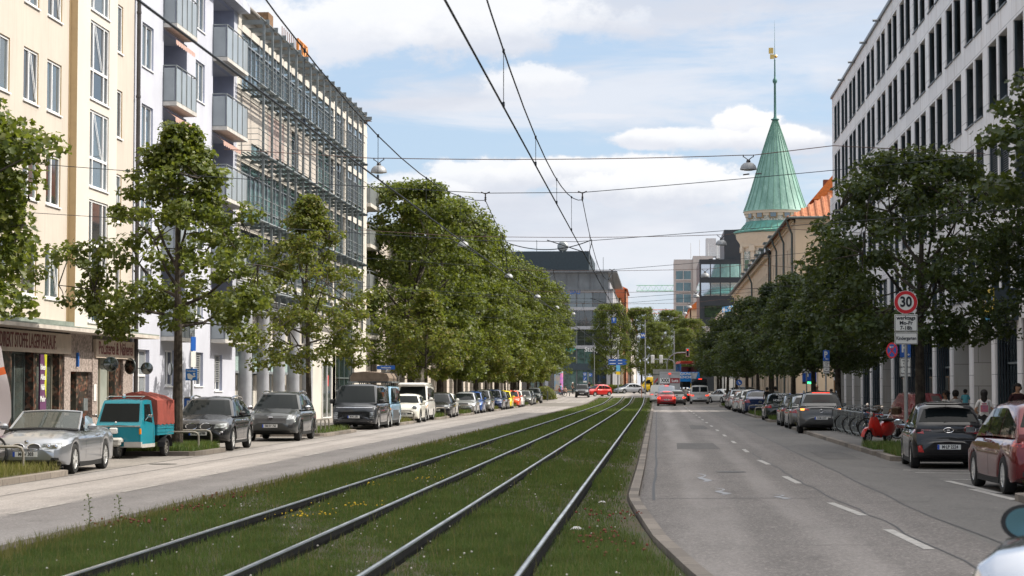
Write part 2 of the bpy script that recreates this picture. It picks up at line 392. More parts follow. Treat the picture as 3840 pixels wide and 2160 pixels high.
# tar seams and gutter joint
M_tar = mat('tar_seam', (.035, .035, .036), .6, var=.1)
b = MB()
def seam(pts, w):
    for (xa, ya), (xb, yb) in zip(pts, pts[1:]): b.face([(xa-w/2, ya, .004), (xa+w/2, ya, .004), (xb+w/2, yb, .004), (xb-w/2, yb, .004)])
rr = random.Random(3)
seam([(3.93+rr.uniform(-.03, .03)+max(0, (30-y)*.03), y) for y in range(14, 180, 3)], .035)
seam([(2.95+rr.uniform(-.05, .05)+max(0, (36-y)*.022)-.25*min(1, max(0, (y-30)/20)), y+.0) for y in [14+1.3*i for i in range(34)]], .03)
seam([(kedge(33+3*i)+.25+rr.uniform(-.02, .02), 33+3*i) for i in range(40)], .05)
seam([(-11.2+rr.uniform(-.04, .04), y) for y in range(25, 180, 4)], .03)
seam([(-12.3+rr.uniform(-.03, .03), y) for y in range(25, 180, 4)], .04)
for k in range(7):
    y = 31+k*17+rr.uniform(-3, 3); b.face([(kedge(y)+.05, y, .0045), (kedge(y)+3.4, y+.5, .0045), (kedge(y)+3.4, y+.54, .0045), (kedge(y)+.05, y+.05, .0045)])
tag(b.build('road_seams', M_tar), kind='structure')
M_patch = mat('seal_patch', (.27, .27, .28), .5, var=.1)
b = MB()
for (cx, cy, L) in ((.95, 39.5, 3.5), (1.15, 34.8, 2.2), (2.1, 33.5, 1.4)):
    pts = [(cx+.08*math.sin(i*1.7), cy+L*i/6) for i in range(7)]
    for i, ((xa, ya), (xb, yb)) in enumerate(zip(pts, pts[1:])):
        w0, w1 = .05+.03*math.sin(i), .05+.03*math.sin(i+1)
        b.face([(xa-w0, ya, .0055), (xa+w0, ya, .0055), (xb+w1, yb, .0055), (xb-w1, yb, .0055)])
tag(b.build('road_sealing', M_patch), kind='structure')
# repaired rectangles in the right road
M_rep = asphalt('asphalt_repair', (.085, .08, .075), (.12, .112, .105), .35)
b = MB()
for (x0, x1, y0, y1) in ((.6, 1.9, 60, 66.5), (4.3, 5.3, 52, 58), (1.5, 2.3, 88, 97)): b.face([(x0, y0, .0042), (x1, y0+.1, .0042), (x1-.05, y1, .0042), (x0+.05, y1-.1, .0042)])
tag(b.build('road_repairs', M_rep), kind='structure')
# manhole cover
b = MB(); b.lathe([(0, .006), (.33, .006), (.34, .004)], (-11.9, 47.5, 0), n=20); o = b.build('manhole_cover', mat('iron_dark', (.05, .045, .04), .6)); tag(o, 'dark round manhole cover in the left road behind the silver convertible', 'manhole cover')
b = MB(); b.lathe([(0, .008), (.33, .008), (.34, .005)], (1.6, 44, 0), n=20); o = b.build('manhole_cover', MATS['iron_dark']); tag(o, 'dark round manhole cover in the right road left of the broken line', 'manhole cover')
# ================================================================ tram rails
M_rail = mat('rail_steel', (.17, .175, .165), .28, .9, .15, 2.0, col2=(.10, .09, .075)); M_jacket = mat('rail_jacket', (.012, .012, .011), .9, var=.3, vscale=4, spec=.12)
M_rust = mat('rail_rust', (.12, .07, .04), .8, var=.3)
def rail(X, lab):
    t = empty('tram_rail', (X, 0, 0), lab, 'tram rail', 'tram rails in the grass')
    def bend(y): return -.00012*max(0, y-130)**1.62
    ys = [8+2.0*i for i in range(124)]
    a = MB(); a.grid([[(bend(y)+px, y, g(y)+pz) for px, pz in ((-.034, .135), (-.034, .147), (-.026, .155), (.026, .155), (.034, .147), (.034, .135))] for y in ys]); a.build('rail_head', M_rail, t, smooth=True); a = MB(); a.grid([[(bend(y)+px, y, g(y)+.1565) for px in (-.017+.004*math.sin(y*.7), .017+.004*math.sin(y*.5))] for y in ys]); a.build('running_band', mat('rail_polished', (.70, .72, .70), .38, 1.0, .25, 1.2), t)
    a = MB(); a.grid([[(bend(y)+px+.006*math.sin(y*3.1+px*50), y, g(y)+pz) for px, pz in ((-.085, .0), (-.065, .09), (-.036, .134), (.036, .134), (.065, .09), (.085, .0))] for y in ys]); a.build('rail_jacket', M_jacket, t)
    return t
rail(-5.36, 'steel tram rail farthest left, nearest to the sunlit road')
rail(-3.905, 'second steel tram rail from the left road, right rail of the left track')
rail(-2.705, 'third steel tram rail from the left, left rail of the right track')
rail(-1.272, 'steel tram rail nearest to the right road and its kerb')
# ================================================================ grass
def leafmat(name, cols, rough=.6, trans=.35, vary=.5, spec=.3):
    m = bpy.data.materials.new(name); m.use_nodes = True; T = NT(m.node_tree); T.n.clear()
    out = T.new('ShaderNodeOutputMaterial'); p = T.new('ShaderNodeBsdfPrincipled'); tr = T.new('ShaderNodeBsdfTranslucent'); mx = T.new('ShaderNodeMixShader')
    ge = T.new('ShaderNodeNewGeometry'); rp = ge.outputs['Random Per Island']
    r = T.new('ShaderNodeValToRGB'); T.link(rp, r.inputs[0]); r.color_ramp.elements[0].color = c4(cols[0]); r.color_ramp.elements[1].color = c4(cols[-1])
    for i, c in enumerate(cols[1:-1]):
        e = r.color_ramp.elements.new((i+1)/(len(cols)-1)); e.color = c4(c)
    o = T.new('ShaderNodeTexCoord').outputs['Object']
    b = T.mix(T.ramp(T.noise(o, .9, 3), .35, .7, 0, vary), r.outputs[0], c4([c*.62 for c in cols[0]]))
    T.link(b, p.inputs['Base Color']); p.inputs['Roughness'].default_value = rough; p.inputs['Specular IOR Level'].default_value = spec
    tb = T.mix(.5, b, (.30, .36, .04, 1)); T.link(tb, tr.inputs[0])
    mx.inputs[0].default_value = trans; T.link(p.outputs[0], mx.inputs[1]); T.link(tr.outputs[0], mx.inputs[2]); T.link(mx.outputs[0], out.inputs[0])
    return m
M_grass = leafmat('grass_blades', [(.038, .076, .020), (.056, .112, .028), (.082, .145, .036), (.115, .165, .052), (.19, .17, .085)], .7, .3, .55)
M_grassDry = leafmat('grass_dry', [(.10, .11, .03), (.16, .15, .05), (.24, .20, .09)], .8, .3, .3)
npr = np.random.default_rng(5)
def blades(name, P, H, W, m, label, cat, lean=.5):
    """P (n,3) roots; one bent two-triangle blade each"""
    n = len(P); ang = npr.uniform(0, 2*np.pi, n); la = npr.uniform(0, 2*np.pi, n); ln = npr.uniform(.05, lean, n)*H
    dx, dy = np.cos(ang)*W/2, np.sin(ang)*W/2
    V = np.zeros((n, 5, 3)); L = np.stack([np.cos(la)*ln, np.sin(la)*ln, np.zeros(n)], 1)
    side = np.stack([dx, dy, np.zeros(n)], 1); up = np.stack([np.zeros(n), np.zeros(n), H], 1)
    V[:, 0] = P-side; V[:, 1] = P+side; V[:, 2] = P+up*.6+L*.35+side*.8; V[:, 3] = P+up*.6+L*.35-side*.8; V[:, 4] = P+up+L
    F = []; base = np.arange(n)*5
    loops = np.stack([base, base+1, base+2, base+3, base+3, base+2, base+4], 1).reshape(-1)
    me = bpy.data.meshes.new(name); me.vertices.add(n*5); me.vertices.foreach_set('co', V.reshape(-1).astype(np.float32))
    me.loops.add(n*7); me.loops.foreach_set('vertex_index', loops.astype(np.int32))
    me.polygons.add(n*2); st = np.stack([np.arange(n)*7, np.arange(n)*7+4], 1).reshape(-1); me.polygons.foreach_set('loop_start', st.astype(np.int32))
    me.materials.append(m); me.update(calc_edges=True); me.validate()
    o = bpy.data.objects.new(name, me); COL.objects.link(o); tag(o, label, cat, kind='stuff'); return o
def gz(y):
    t = np.clip((y-190)/110, 0, 1); return .85*t*t*(3-2*t)
def lawnpts(n, y0, y1, power=1.0):
    # density falls with distance
    t = npr.uniform(0, 1, n); y = 1/((1/y0)+(1/y1-1/y0)*t); ke = np.array([kedge(q) for q in y])-.22
    x = -7.1 + (ke+7.1)*npr.uniform(0, 1, n)
    keep = np.ones(n, bool)
    for rx in (-5.36, -3.905, -2.705, -1.272): keep &= np.abs(x-rx) > .09
    dens = .55+.45*np.sin(x*2.1+y*.7)*np.sin(y*.33+x)+.25*np.sin(x*7.3+y*3.1)*np.sin(y*1.9-x*4)
    for rx in (-5.36, -3.905, -2.705, -1.272): dens = dens*np.clip(np.abs(x-rx)/.28, .25, 1)
    edge = np.clip((ke-x)/.5, .12, 1)*np.clip((x+7.2)/.4, .25, 1)
    keep &= npr.uniform(0, 1, n) < np.clip(dens, .22, 1)*edge
    return x[keep], y[keep]
x, y = lawnpts(520000, 17.5, 75)
sc_ = np.clip(y/28, .75, 2.2)
H = npr.uniform(.035, .10, len(x))*(.8+.35*np.sin(x*1.3+y*.4))*np.clip(sc_, 1, 1.3); Wd = .0075*sc_*npr.uniform(.7, 1.5, len(x))
blades('lawn_grass', np.stack([x, y, np.full(len(x), .045)], 1), H, Wd, M_grass, 'short green grass growing between and beside the tram rails', 'grass')
x, y = lawnpts(120000, 70, 246)
blades('lawn_grass_distant', np.stack([x, y, gz(y)+.045], 1), npr.uniform(.05, .13, len(x)), .02*np.clip(y/80, 1, 3), M_grass, 'distant green grass along the tram tracks towards the crossing', 'grass')
# dry seed stalks and taller tufts
x, y = lawnpts(9000, 17.5, 120)
blades('dry_stalks', np.stack([x, y, np.full(len(x), .04)], 1), npr.uniform(.10, .24, len(x)), .006*np.clip(y/25, .8, 3), M_grassDry, 'thin straw coloured seed stalks standing above the lawn', 'grass', .35)
n = 3500; y = 1/(1/18+(1/90-1/18)*npr.uniform(0, 1, n)); x = -7.06+npr.exponential(.12, n)
blades('edge_weeds', np.stack([x, y, np.full(n, .04)], 1), npr.uniform(.08, .22, n), .008*np.clip(y/22, 1, 3), M_grassDry, 'sparse dry weeds along the brown kerb of the left road', 'weeds', .5)
for i, (x0, x1, y0, y1, z, n) in enumerate(grass_areas):
    a = n*12 if y0 < 60 else n*8
    P = np.stack([npr.uniform(x0, x1, a), npr.uniform(y0, y1, a), np.full(a, z)], 1)
    blades('island_grass', P, npr.uniform(.05, .26 if y0 < 100 else .3, a), .012*max(1, y0/45), M_grass if i % 3 else M_grassDry, ['tufts of grass and weeds on a kerbed planting island beside the parking bays'][0], 'grass', .6)
# clover flowers and yellow blossoms as scattered small faces
def specks(name, n, col, size, y0, y1, clusters, label):
    b = MB(); q = random.Random(len(name))
    for _ in range(n):
        if clusters: cx, cy = q.choice(clusters); x = cx+q.gauss(0, .22); y = cy+q.gauss(0, .5)
        else:
            y = 1/(1/y0+(1/y1-1/y0)*q.random()); x = q.uniform(-7.1, kedge(y)-.3)
        if min(abs(x-r_) for r_ in (-5.36, -3.905, -2.705, -1.272)) < .12: continue
        z = g(y)+.09+q.uniform(0, .05); s = size*q.uniform(.6, 1.3)
        b.lathe([(0, s), (s, .3*s), (s*.7, -s*.5)], (x, y, z), n=5)
    tag(b.build(name, mat(name+'_mat', col, .8, var=.1)), label, 'flowers', kind='stuff')
specks('clover_blossoms', 260, (.62, .58, .5), .011, 18, 70, None, 'small white clover blossoms dotted through the lawn')
specks('yellow_blossoms', 90, (.72, .48, .03), .013, 0, 0, [(-4.5, 29.5), (-4.9, 27.5), (-4.3, 38), (-5.1, 36)], 'small yellow blossoms in loose patches between the left rails')
specks('red_leaves', 160, (.18, .05, .03), .02, 0, 0, [(-6.9, 25.5), (-6.8, 28.4), (-6.9, 32), (-.7, 24), (-.6, 22.2), (-.6, 27.5)], 'reddish brown dead leaves lying along the lawn edges')
# taller weeds by the left kerb
M_weed = leafmat('weed_leaf', [(.06, .09, .02), (.10, .13, .04)], .7, .3, .3)
for (x, y, h, lab) in ((-7.05, 24.4, .50, 'tall lone weed stalk at the lawn edge, nearer one'), (-7.0, 25.6, .42, 'tall lone weed stalk at the lawn edge just behind another')):
    b = MB(); b.tube([(0, 0, 0), (.02, .01, h*.5), (-.01, .02, h)], .006, 5, r2=.003)
    for k in range(16):
        z = h*(.25+.75*k/16); a = k*2.4; L = .07*(1-.5*k/16)
        b.face([(0, 0, z), (math.cos(a)*L-.012, math.sin(a)*L, z+.03), (math.cos(a)*L*1.4, math.sin(a)*L*1.4, z+.01), (math.cos(a)*L+.012, math.sin(a)*L, z+.02)])
    o = b.build('weed', M_weed); o.location = (x, y, .04); tag(o, lab, 'weed', 'tall weeds at the kerb')
# litter
M_paper = mat('paper', (.72, .70, .67), .8, var=.08)
for i, (x, y, s, lab) in enumerate(((-1.0, 24.9, .10, 'crumpled white paper lying right of the near rail'), (-3.05, 47, .06, 'white scrap of paper on the grass beside the third rail, far up'), (-4.5, 33.5, .045, 'pale brown crumpled leaf of paper between the left rails'), (-.85, 31, .06, 'white paper scrap by the rail near the kerb'))):
    b = MB(); q = random.Random(i); rows = []
    for a in range(4): rows.append([(s*(a/3-.5)*1.6+q.uniform(-.01, .01), s*(c_/3-.5)+q.uniform(-.01, .01), .045+q.uniform(0, .7)*s) for c_ in range(4)])
    b.grid(rows); o = b.build('paper_scrap', M_paper); o.location = (x, y, 0.02); tag(o, lab, 'litter', 'scraps of litter on the grass')
# ================================================================ buildings
M_glassD = mat('window_glass', (.025, .032, .036), .04, var=0, ior=2.1)
M_glassB = mat('window_glass_blue', (.06, .085, .10), .03, var=0, ior=2.3)
M_glassT = mat('glass_teal_curtain', (.10, .19, .18), .10, var=.35, vscale=1.5, ior=1.9)
M_pvc = mat('window_frame_white', (.78, .78, .78), .35, var=.02)
M_steel = mat('steel_galvanised', (.25, .275, .28), .5, .5, .15, 2)
M_steelD = mat('steel_dark', (.14, .165, .165), .5, .3, .15, 2)
M_navy = mat('frame_navy', (.040, .056, .066), .45, .2, .08)
M_dark = mat('interior_dark', (.012, .012, .013), .9, var=0)
def wallholes(b, O, S, Nn, L, z0, z1, holes, depth, m=0, mr=None):
    """wall in the plane through O along S with outward normal Nn; rectangular holes (s0,s1,za,zb) with reveals"""
    mr = m if mr is None else mr; O, S, Nn = Vector(O), Vector(S), Vector(Nn); Z = Vector((0, 0, 1))
    ss = sorted({0, L, *[h[0] for h in holes], *[h[1] for h in holes]}); ss = [s for s in ss if 0 <= s <= L]
    P = lambda s, z, d=0: O + S*s + Z*z - Nn*d
    for sa, sb in zip(ss, ss[1:]):
        mid = (sa+sb)/2; hs = sorted([h for h in holes if h[0] < mid < h[1]], key=lambda h: h[2]); z = z0
        for h in hs:
            if h[2] > z: b.face([P(sa, z), P(sb, z), P(sb, h[2]), P(sa, h[2])], m)
            z = max(z, h[3])
        if z < z1: b.face([P(sa, z), P(sb, z), P(sb, z1), P(sa, z1)], m)
    for (sa, sb, za, zb) in holes:
        b.face([P(sa, za), P(sb, za), P(sb, za, depth), P(sa, za, depth)], mr); b.face([P(sa, zb), P(sb, zb), P(sb, zb, depth), P(sa, zb, depth)], mr)
        b.face([P(sa, za), P(sa, zb), P(sa, zb, depth), P(sa, za, depth)], mr); b.face([P(sb, za), P(sb, zb), P(sb, zb, depth), P(sb, za, depth)], mr)
class Pl:   # local frame helper: boxes in (s, n, z); n = outward distance
    def __init__(s, b, O, S, Nn): s.b = b; s.M = Matrix(((S[0], Nn[0], 0, O[0]), (S[1], Nn[1], 0, O[1]), (S[2], Nn[2], 1, O[2]), (0, 0, 0, 1)))
    def box(s, s0, s1, n0, n1, z0, z1, m=0):
        s.b.mx = s.M; s.b.box(s0, s1, n0, n1, z0, z1, m); s.b.mx = None
def window(par, O, S, Nn, s0, s1, za, zb, depth, split=(.0,), tilt=False, fw=.07, mf=None, mg=None, name='window', trans=None, sill=True, label=None, blind=False):
    mf = mf or M_pvc; mg = mg or M_glassD
    b = MB(); p = Pl(b, O, S, Nn); d = -depth
    p.box(s0, s1, d, d+.05, za, za+fw); p.box(s0, s1, d, d+.05, zb-fw, zb); p.box(s0, s0+fw, d, d+.05, za+fw, zb-fw); p.box(s1-fw, s1, d, d+.05, za+fw, zb-fw)
    for q in split:
        if 0 < q < 1: c = s0+(s1-s0)*q; p.box(c-fw*.6, c+fw*.6, d, d+.055, za+fw, zb-fw)
    for q in (trans or ()): c = za+(zb-za)*q; p.box(s0+fw, s1-fw, d, d+.06, c-fw*.6, c+fw*.6)
    if sill: p.box(s0-.04, s1+.04, -depth, .05, za-.05, za-.005)
    wnd = b.build(name, mf, par, label=label)
    b = MB(); p = Pl(b, O, S, Nn); p.box(s0+fw*.5, s1-fw*.5, d-.02, d+.012, za+fw*.5, zb-fw*.5); b.build('pane', mg, wnd)
    if tilt:   # casement tilted inwards: a white sash leaning in
        b = MB(); a, c = tilt; sa = s0+(s1-s0)*a; sb = s0+(s1-s0)*c; zt = zb-fw; zl = za+fw if not trans else za+(zb-za)*trans[0]+fw*.6
        O_, S_, N_ = Vector(O), Vector(S), Vector(Nn); f = .05
        def q(s, z, dn): return O_+S_*s+N_*(d+.05+dn)+Vector((0, 0, z))
        def slab(sA, zA, dA, sB, zB, dB, wS, wZ):
            b.face([q(sA, zA, dA), q(sA+wS, zA, dA), q(sB+wS, zB+wZ, dB), q(sB, zB+wZ, dB)])
            b.face([q(sA, zA, dA-.04), q(sA+wS, zA, dA-.04), q(sB+wS, zB+wZ, dB-.04), q(sB, zB+wZ, dB-.04)])
        # rotated about the bottom edge; drawn leaning outwards of the pane so it stays visible
        slab(sa, zl, .0, sa, zt-.02, -.0, f, 0); slab(sb-f, zl, .0, sa+f*1.2, zt-.03, .03, f, 0)
        b.build('sash', mf, wnd)
    if blind:
        b = MB(); p = Pl(b, O, S, Nn); z = zb-.03; lo = zb-(zb-za)*blind
        while z > lo: p.box(s0+.06, s1-.06, d+.06, d+.085, z-.035, z-.006); z -= .075
        b.build('blind', M_slat, wnd)
    return wnd
M_slat = mat('blind_slats', (.32, .33, .33), .5, .2, .08)
M_slatM = mat('blind_slats_mid', (.24, .25, .24), .5, .2, .1)
M_slatD = mat('blind_slats_dark', (.10, .115, .11), .5, .2, .1)
# ---------------------------------------------------------------- left: yellow apartment house
XL = -18.4
M_yel = mat('render_cream', (.53, .475, .415), .9, var=.04, vscale=.5, streak=.28, bump=.15, bscale=60)
M_yel2 = mat('render_bright_cream', (.60, .56, .50), .9, var=.04, vscale=.5, bump=.15, bscale=60)
M_yelShade = mat('render_cream_shaded', (.50, .37, .21), .9, var=.05)  # cream render again, shade of reveals and bay returns put into its colour
M_flash = mat('canopy_metal', (.30, .34, .30), .6, .3, .2, 1.5, streak=.4)
M_granite = mat('terrazzo_pink', (.46, .38, .34), .7, var=.35, vscale=14); M_mosaic = bpy.data.materials.new('mosaic'); M_mosaic.use_nodes = True
T = NT(M_mosaic.node_tree); vo = T.new('ShaderNodeTexVoronoi'); T.link(T.new('ShaderNodeTexCoord').outputs['Object'], vo.inputs['Vector']); vo.inputs['Scale'].default_value = 11
hs = T.new('ShaderNodeValToRGB'); T.link(T.math('FRACT', T.math('MULTIPLY', T.new('ShaderNodeSeparateColor').outputs[0], 1.0)), hs.inputs[0]); sp = T.n['Separate Color']; T.link(vo.outputs['Color'], sp.inputs[0])
hs.color_ramp.elements[0].color = (.02, .018, .015, 1); hs.color_ramp.elements[1].color = (.20, .15, .11, 1); e = hs.color_ramp.elements.new(.55); e.color = (.05, .045, .035, 1); e = hs.color_ramp.elements.new(.8); e.color = (.15, .05, .03, 1)
T.link(hs.outputs[0], T.n['Principled BSDF'].inputs['Base Color']); T.n['Principled BSDF'].inputs['Roughness'].default_value = .35
Y = empty('apartment_house', (XL, 50, 0), 'cream rendered apartment house with a bright projecting bay above old fabric shops', 'building')
S, Nn = (0, 1, 0), (1, 0, 0); O = (0, 0, 0)   # local: s = world y - 50
def yl(y): return y-50
cols = [(47.5, 48.9), (51.2, 52.6), (53.9, 55.3), (56.55, 57.95), (58.8, 60.25)]; rows = [(4.55, 6.1), (7.4, 8.95), (10.25, 11.82), (13.15, 14.72), (16.05, 17.6)]
hol = [(yl(a), yl(b_), z0, z1) for a, b_ in cols if a > 50 for z0, z1 in rows] + [(yl(65.85), yl(67.3), z0-.05, z1-.05) for z0, z1 in [(4.6, 6.25), (7.55, 9.2), (10.45, 12.1), (13.4, 15.05), (16.3, 17.9)]]
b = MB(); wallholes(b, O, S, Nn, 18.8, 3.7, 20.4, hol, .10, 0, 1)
b.box(-10, -.16, 0, 18.8, 3.7, 20.4); b.box(-10, 0, -25, 0, 3.7, 20.4); b.box(-10.02, .35, -25, 18.8, 20.4, 20.7)
b.build('wall', [M_yel, M_yelShade], Y)
for i, h in enumerate(hol): window(Y, O, S, Nn, *h, .09, split=(.42,), tilt=(.42, 1.0) if i % 3 == 0 else False, mg=M_glassB if i % 2 else M_glassD)
bh = [(1.44, 3.64, 3.95, 4.95), (1.44, 3.64, 5.55, 7.9), (1.44, 3.64, 8.3, 10.8), (1.44, 3.64, 11.15, 13.7), (1.44, 3.64, 14.05, 16.6)]
b = MB(); OB = (.26, 11.06, 0); wallholes(b, OB, S, Nn, 4.64, 3.75, 20.4, bh, .10, 0, 0)
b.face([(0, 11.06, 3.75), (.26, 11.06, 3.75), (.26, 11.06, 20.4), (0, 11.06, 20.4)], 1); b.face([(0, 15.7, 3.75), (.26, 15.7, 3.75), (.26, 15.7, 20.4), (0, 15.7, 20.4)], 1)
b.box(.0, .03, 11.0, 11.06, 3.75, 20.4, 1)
b.build('bay', [M_yel2, M_yelShade], Y)
for i, h in enumerate(bh): window(Y, OB, S, Nn, *h, .09, split=(.2, .76), trans=(.38,) if h[3]-h[2] > 1.5 else None, tilt=(.22, .72) if i != 1 else False, mg=[M_glassB, M_glassD][i % 2])
# shop storey
b = MB(); b.box(-9, -.5, -25, 18.8, 0, 3.7, 2)
for (a, c, m_, dpt) in [(-25, 4.5, 1, .1), (7.8, 8.1, 1, .0), (10.35, 10.7, 1, 0), (10.7, 11.35, 0, .06), (12.5, 13.8, 1, -.1), (13.8, 14.4, 0, .06), (16.7, 17.5, 1, 0), (17.5, 18.8, 0, .06), (4.5, 5.8, 1, 0)]: b.box(-.5, dpt, a, c, 0, 3.0, m_)
b.box(-.5, -.02, 8.1, 10.35, 0, .75, 0); b.box(-.5, .04, 11.35, 13.8, 2.35, 3.6, 0); b.box(-.5, -.05, 5.8, 18.8, 2.95, 3.7, 1)
b.build('shop_wall', [M_granite, M_mosaic, M_dark], Y)
M_alu = mat('shop_frame', (.33, .30, .24), .45, .4, .1); M_shopglass = mat('shop_glass', (.10, .12, .11), .06, var=.4, vscale=.8, ior=1.8); M_curt = mat('shop_panel_pale', (.42, .45, .40), .3, var=.15, vscale=1.2, coat=.6)
window(Y, O, S, Nn, 5.8, 7.8, .12, 2.9, .3, (.5,), mf=M_steelD, mg=M_shopglass, name='shop_door', sill=False)
window(Y, O, S, Nn, 8.15, 10.3, .8, 2.9, .25, (.62,), mf=M_alu, mg=M_shopglass, name='shop_window')
window(Y, O, S, Nn, 11.4, 12.5, .12, 2.3, .45, (.55,), mf=M_alu, mg=M_curt, name='entrance_door', sill=False)
window(Y, O, S, Nn, 14.45, 16.65, .3, 2.9, .25, (.5,), mf=M_alu, mg=M_curt, name='shop_window')
b = MB(); b.box(.02, .8, -25, 19.6, 3.55, 3.66); b.box(0, .25, -25, 18.8, 3.66, 3.88, 1); b.box(.25, .8, -25, 19.6, 3.66, 3.70, 1); b.build('canopy', [mat('canopy_soffit', (.55, .50, .45), .8), M_flash], Y)
M_signb = mat('shop_sign_board', (.55, .46, .38), .6, var=.08); M_maroon = mat('maroon_letters', (.16, .02, .025), .5, var=.1)
b = MB(); b.box(.0, .12, -2, 11.2, 2.88, 3.5); b.build('sign_board', M_signb, Y)
text('MÖBEL- & POLSTER', .62, M_maroon, Y, (.125, 1.6, 3.19), '+x', .004, .62)
text('DIREKT STOFFE LAGERVERKAUF.', .60, M_maroon, Y, (.125, 7.0, 3.19), '+x', .008, .60)
b = MB(); b.box(.0, .12, 14.0, 18.75, 2.82, 3.42); b.build('sign_board', M_signb, Y)
text('PoLsterei & Näherei', .60, M_maroon, Y, (.125, 16.4, 3.13), '+x', .008, .86)
b = MB(); b.box(.05, .10, 8.15, 8.75, .55, 2.85); bn = b.build('shop_banner', mat('banner_purple', (.12, .04, .11), .6, var=.1), Y)
b = MB(); b.prism([(8.5, 2.85), (8.76, 2.85), (8.72, 1.5), (8.55, 1.9), (8.6, 2.4)], .101, .106, 'x'); b.build('banner_stripe', mat('banner_yellow', (.55, .55, .02), .6), bn)
M_wl = mat('white_letters', (.8, .8, .8), .5, var=0)
for z, t_ in ((2.45, 'Ideen'), (2.15, 'Alles'), (1.85, 'Näh'), (1.5, 'Mehr')): text(t_, .24, M_wl, bn, (.112, 8.38, z), '+x', .004)
b = MB(); b.box(.05, .12, 11.98, 12.08, 2.5, 2.95); nb = b.build('house_number_sign', mat('sign_blue', (.02, .12, .42), .4, var=0), Y)
b = MB(); b.box(.06, .1, 12.7, 13.15, 1.1, 1.5); b.build('letterbox', M_steel, Y)
b = MB(); b.box(-.19, -.18, 14.6, 14.95, 1.1, 1.5); b.build('notice', mat('notice_yellow', (.8, .55, .02), .6, var=0), Y)
b = MB(); b.box(.07, .085, 13.9, 14.2, 1.4, 1.95); b.build('notice', M_paper, Y)
# drain pipe
b = MB(); b.tube([(0, 0, .4), (0, 0, 19.8)], .075, 8); b.tube([(0, 0, 0), (0, 0, 1.0)], .1, 8, 1)
for z in (3, 6, 9, 12, 15, 18): b.lathe([(.09, -.04), (.09, .04)], (0, 0, z), n=10)
o = b.build('drain_pipe', [mat('pipe_dark', (.07, .065, .065), .5, .2, .15), M_steel], smooth=True); o.location = (XL+.14, 68.9, .12); tag(o, 'dark round drain pipe between the cream house and the pale lilac house', 'drain pipe')
# round mirrors on the shop wall
for i, (x, y, z, rr_, rz, lab) in enumerate(((.3, 65.1, 2.5, .25, 20, 'round mirror seen from behind, over the pale shop window'), (.3, 67.4, 2.45, .28, -35, 'large round mirror facing the street beside the drain pipe'), (.35, 69.6, 2.4, .22, 15, 'dark backed round mirror right of the drain pipe'), (.5, 72.3, 2.4, .24, -60, 'round mirror on the lilac wall by the recessed entrance'))):
    t = empty('street_mirror', (XL+x, y, z+.12), lab, 'mirror', 'round mirrors on the house walls', R(rz))
    b = MB(); b.lathe([(0, .0), (rr_*.7, .012), (rr_, .04), (rr_, .06), (rr_*.7, .07), (0, .09)], (0, 0, 0), 'y', 24); b.build('mirror_back', M_steelD, t, smooth=True)
    b = MB(); b.lathe([(0, -.025), (rr_*.6, -.012), (rr_*.92, .0)], (0, 0, 0), 'y', 24); b.build('mirror_glass', mat('mirror_glass', (.22, .23, .22), .12, 1, 0), t, smooth=True)
    b = MB(); b.tube([(0, .08, 0), (-.2, .2, 0), (-x, .25, 0)], .02, 6); b.build('bracket', M_steelD, t)
# ---------------------------------------------------------------- left: lilac-white house with balconies
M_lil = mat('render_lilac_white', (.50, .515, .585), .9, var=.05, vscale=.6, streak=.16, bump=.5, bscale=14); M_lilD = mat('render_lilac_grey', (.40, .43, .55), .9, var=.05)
M_balp = mat('balcony_panel', (.30, .335, .36), .35, .1, .06, 1.2, coat=.3)
Lh = empty('balcony_house', (XL, 68.9, 0), 'pale lilac-white apartment house with grey panelled balconies and pink awnings', 'building')
def ll(y): return y-68.9
O = (0, 0, 0); zr = [(4.6, 6.15), (7.5, 9.1), (10.45, 12.05), (13.4, 15.0), (16.3, 17.95)]
hol = [(ll(69.9), ll(71.5), a, c) for a, c in zr]+[(ll(78.2), ll(79.8), a, c) for a, c in zr]
hol2 = [(ll(73.6), ll(75.2), 1.9, 3.25), (ll(78.4), ll(79.9), 1.9, 3.25), (ll(82), ll(83.5), 1.7, 3.2)]
log1 = [(ll(73.0), ll(76.7), z, z+2.72) for z in (3.75, 6.68, 9.62, 12.55, 15.5)]; log2 = [(ll(81.3), ll(85.4), z, z+2.72) for z in (3.85, 6.80, 9.75, 12.7, 15.6)]
b = MB(); wallholes(b, O, S, Nn, 17.2, 0, 18.3, hol+hol2, .2, 0, 0) if False else None
wallholes(b, O, S, Nn, 17.2, 0, 18.35, hol+hol2+[(ll(69.1), ll(71.3), .12, 3.2)], .2, 0, 0)
b.v, b.f, b.m = [], [], []
allh = hol+hol2+[(ll(69.1), ll(71.3), .12, 3.2)]
# ordinary openings shallow, loggias deep
wallholes(b, O, S, Nn, 17.2, 0, 18.35, allh+log1+log2, .2, 0, 1)
for h in log1+log2:
    s0, s1, za, zb = h
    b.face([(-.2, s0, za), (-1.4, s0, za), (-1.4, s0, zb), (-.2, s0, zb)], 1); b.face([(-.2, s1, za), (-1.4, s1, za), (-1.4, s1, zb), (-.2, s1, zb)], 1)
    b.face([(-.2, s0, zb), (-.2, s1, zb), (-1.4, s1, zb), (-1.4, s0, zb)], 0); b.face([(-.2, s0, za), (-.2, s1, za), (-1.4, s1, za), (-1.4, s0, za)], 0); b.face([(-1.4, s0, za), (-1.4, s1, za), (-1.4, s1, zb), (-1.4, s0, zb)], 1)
b.box(-9, -1.45, 0, 17.2, 0, 18.35); b.face([(-9, 17.2, 0), (0, 17.2, 0), (0, 17.2, 18.35), (-9, 17.2, 18.35)]); b.face([(-9, 0, 0), (0, 0, 0), (0, 0, 20), (-9, 0, 20)])
b.build('wall', [M_lil, M_lilD], Lh)
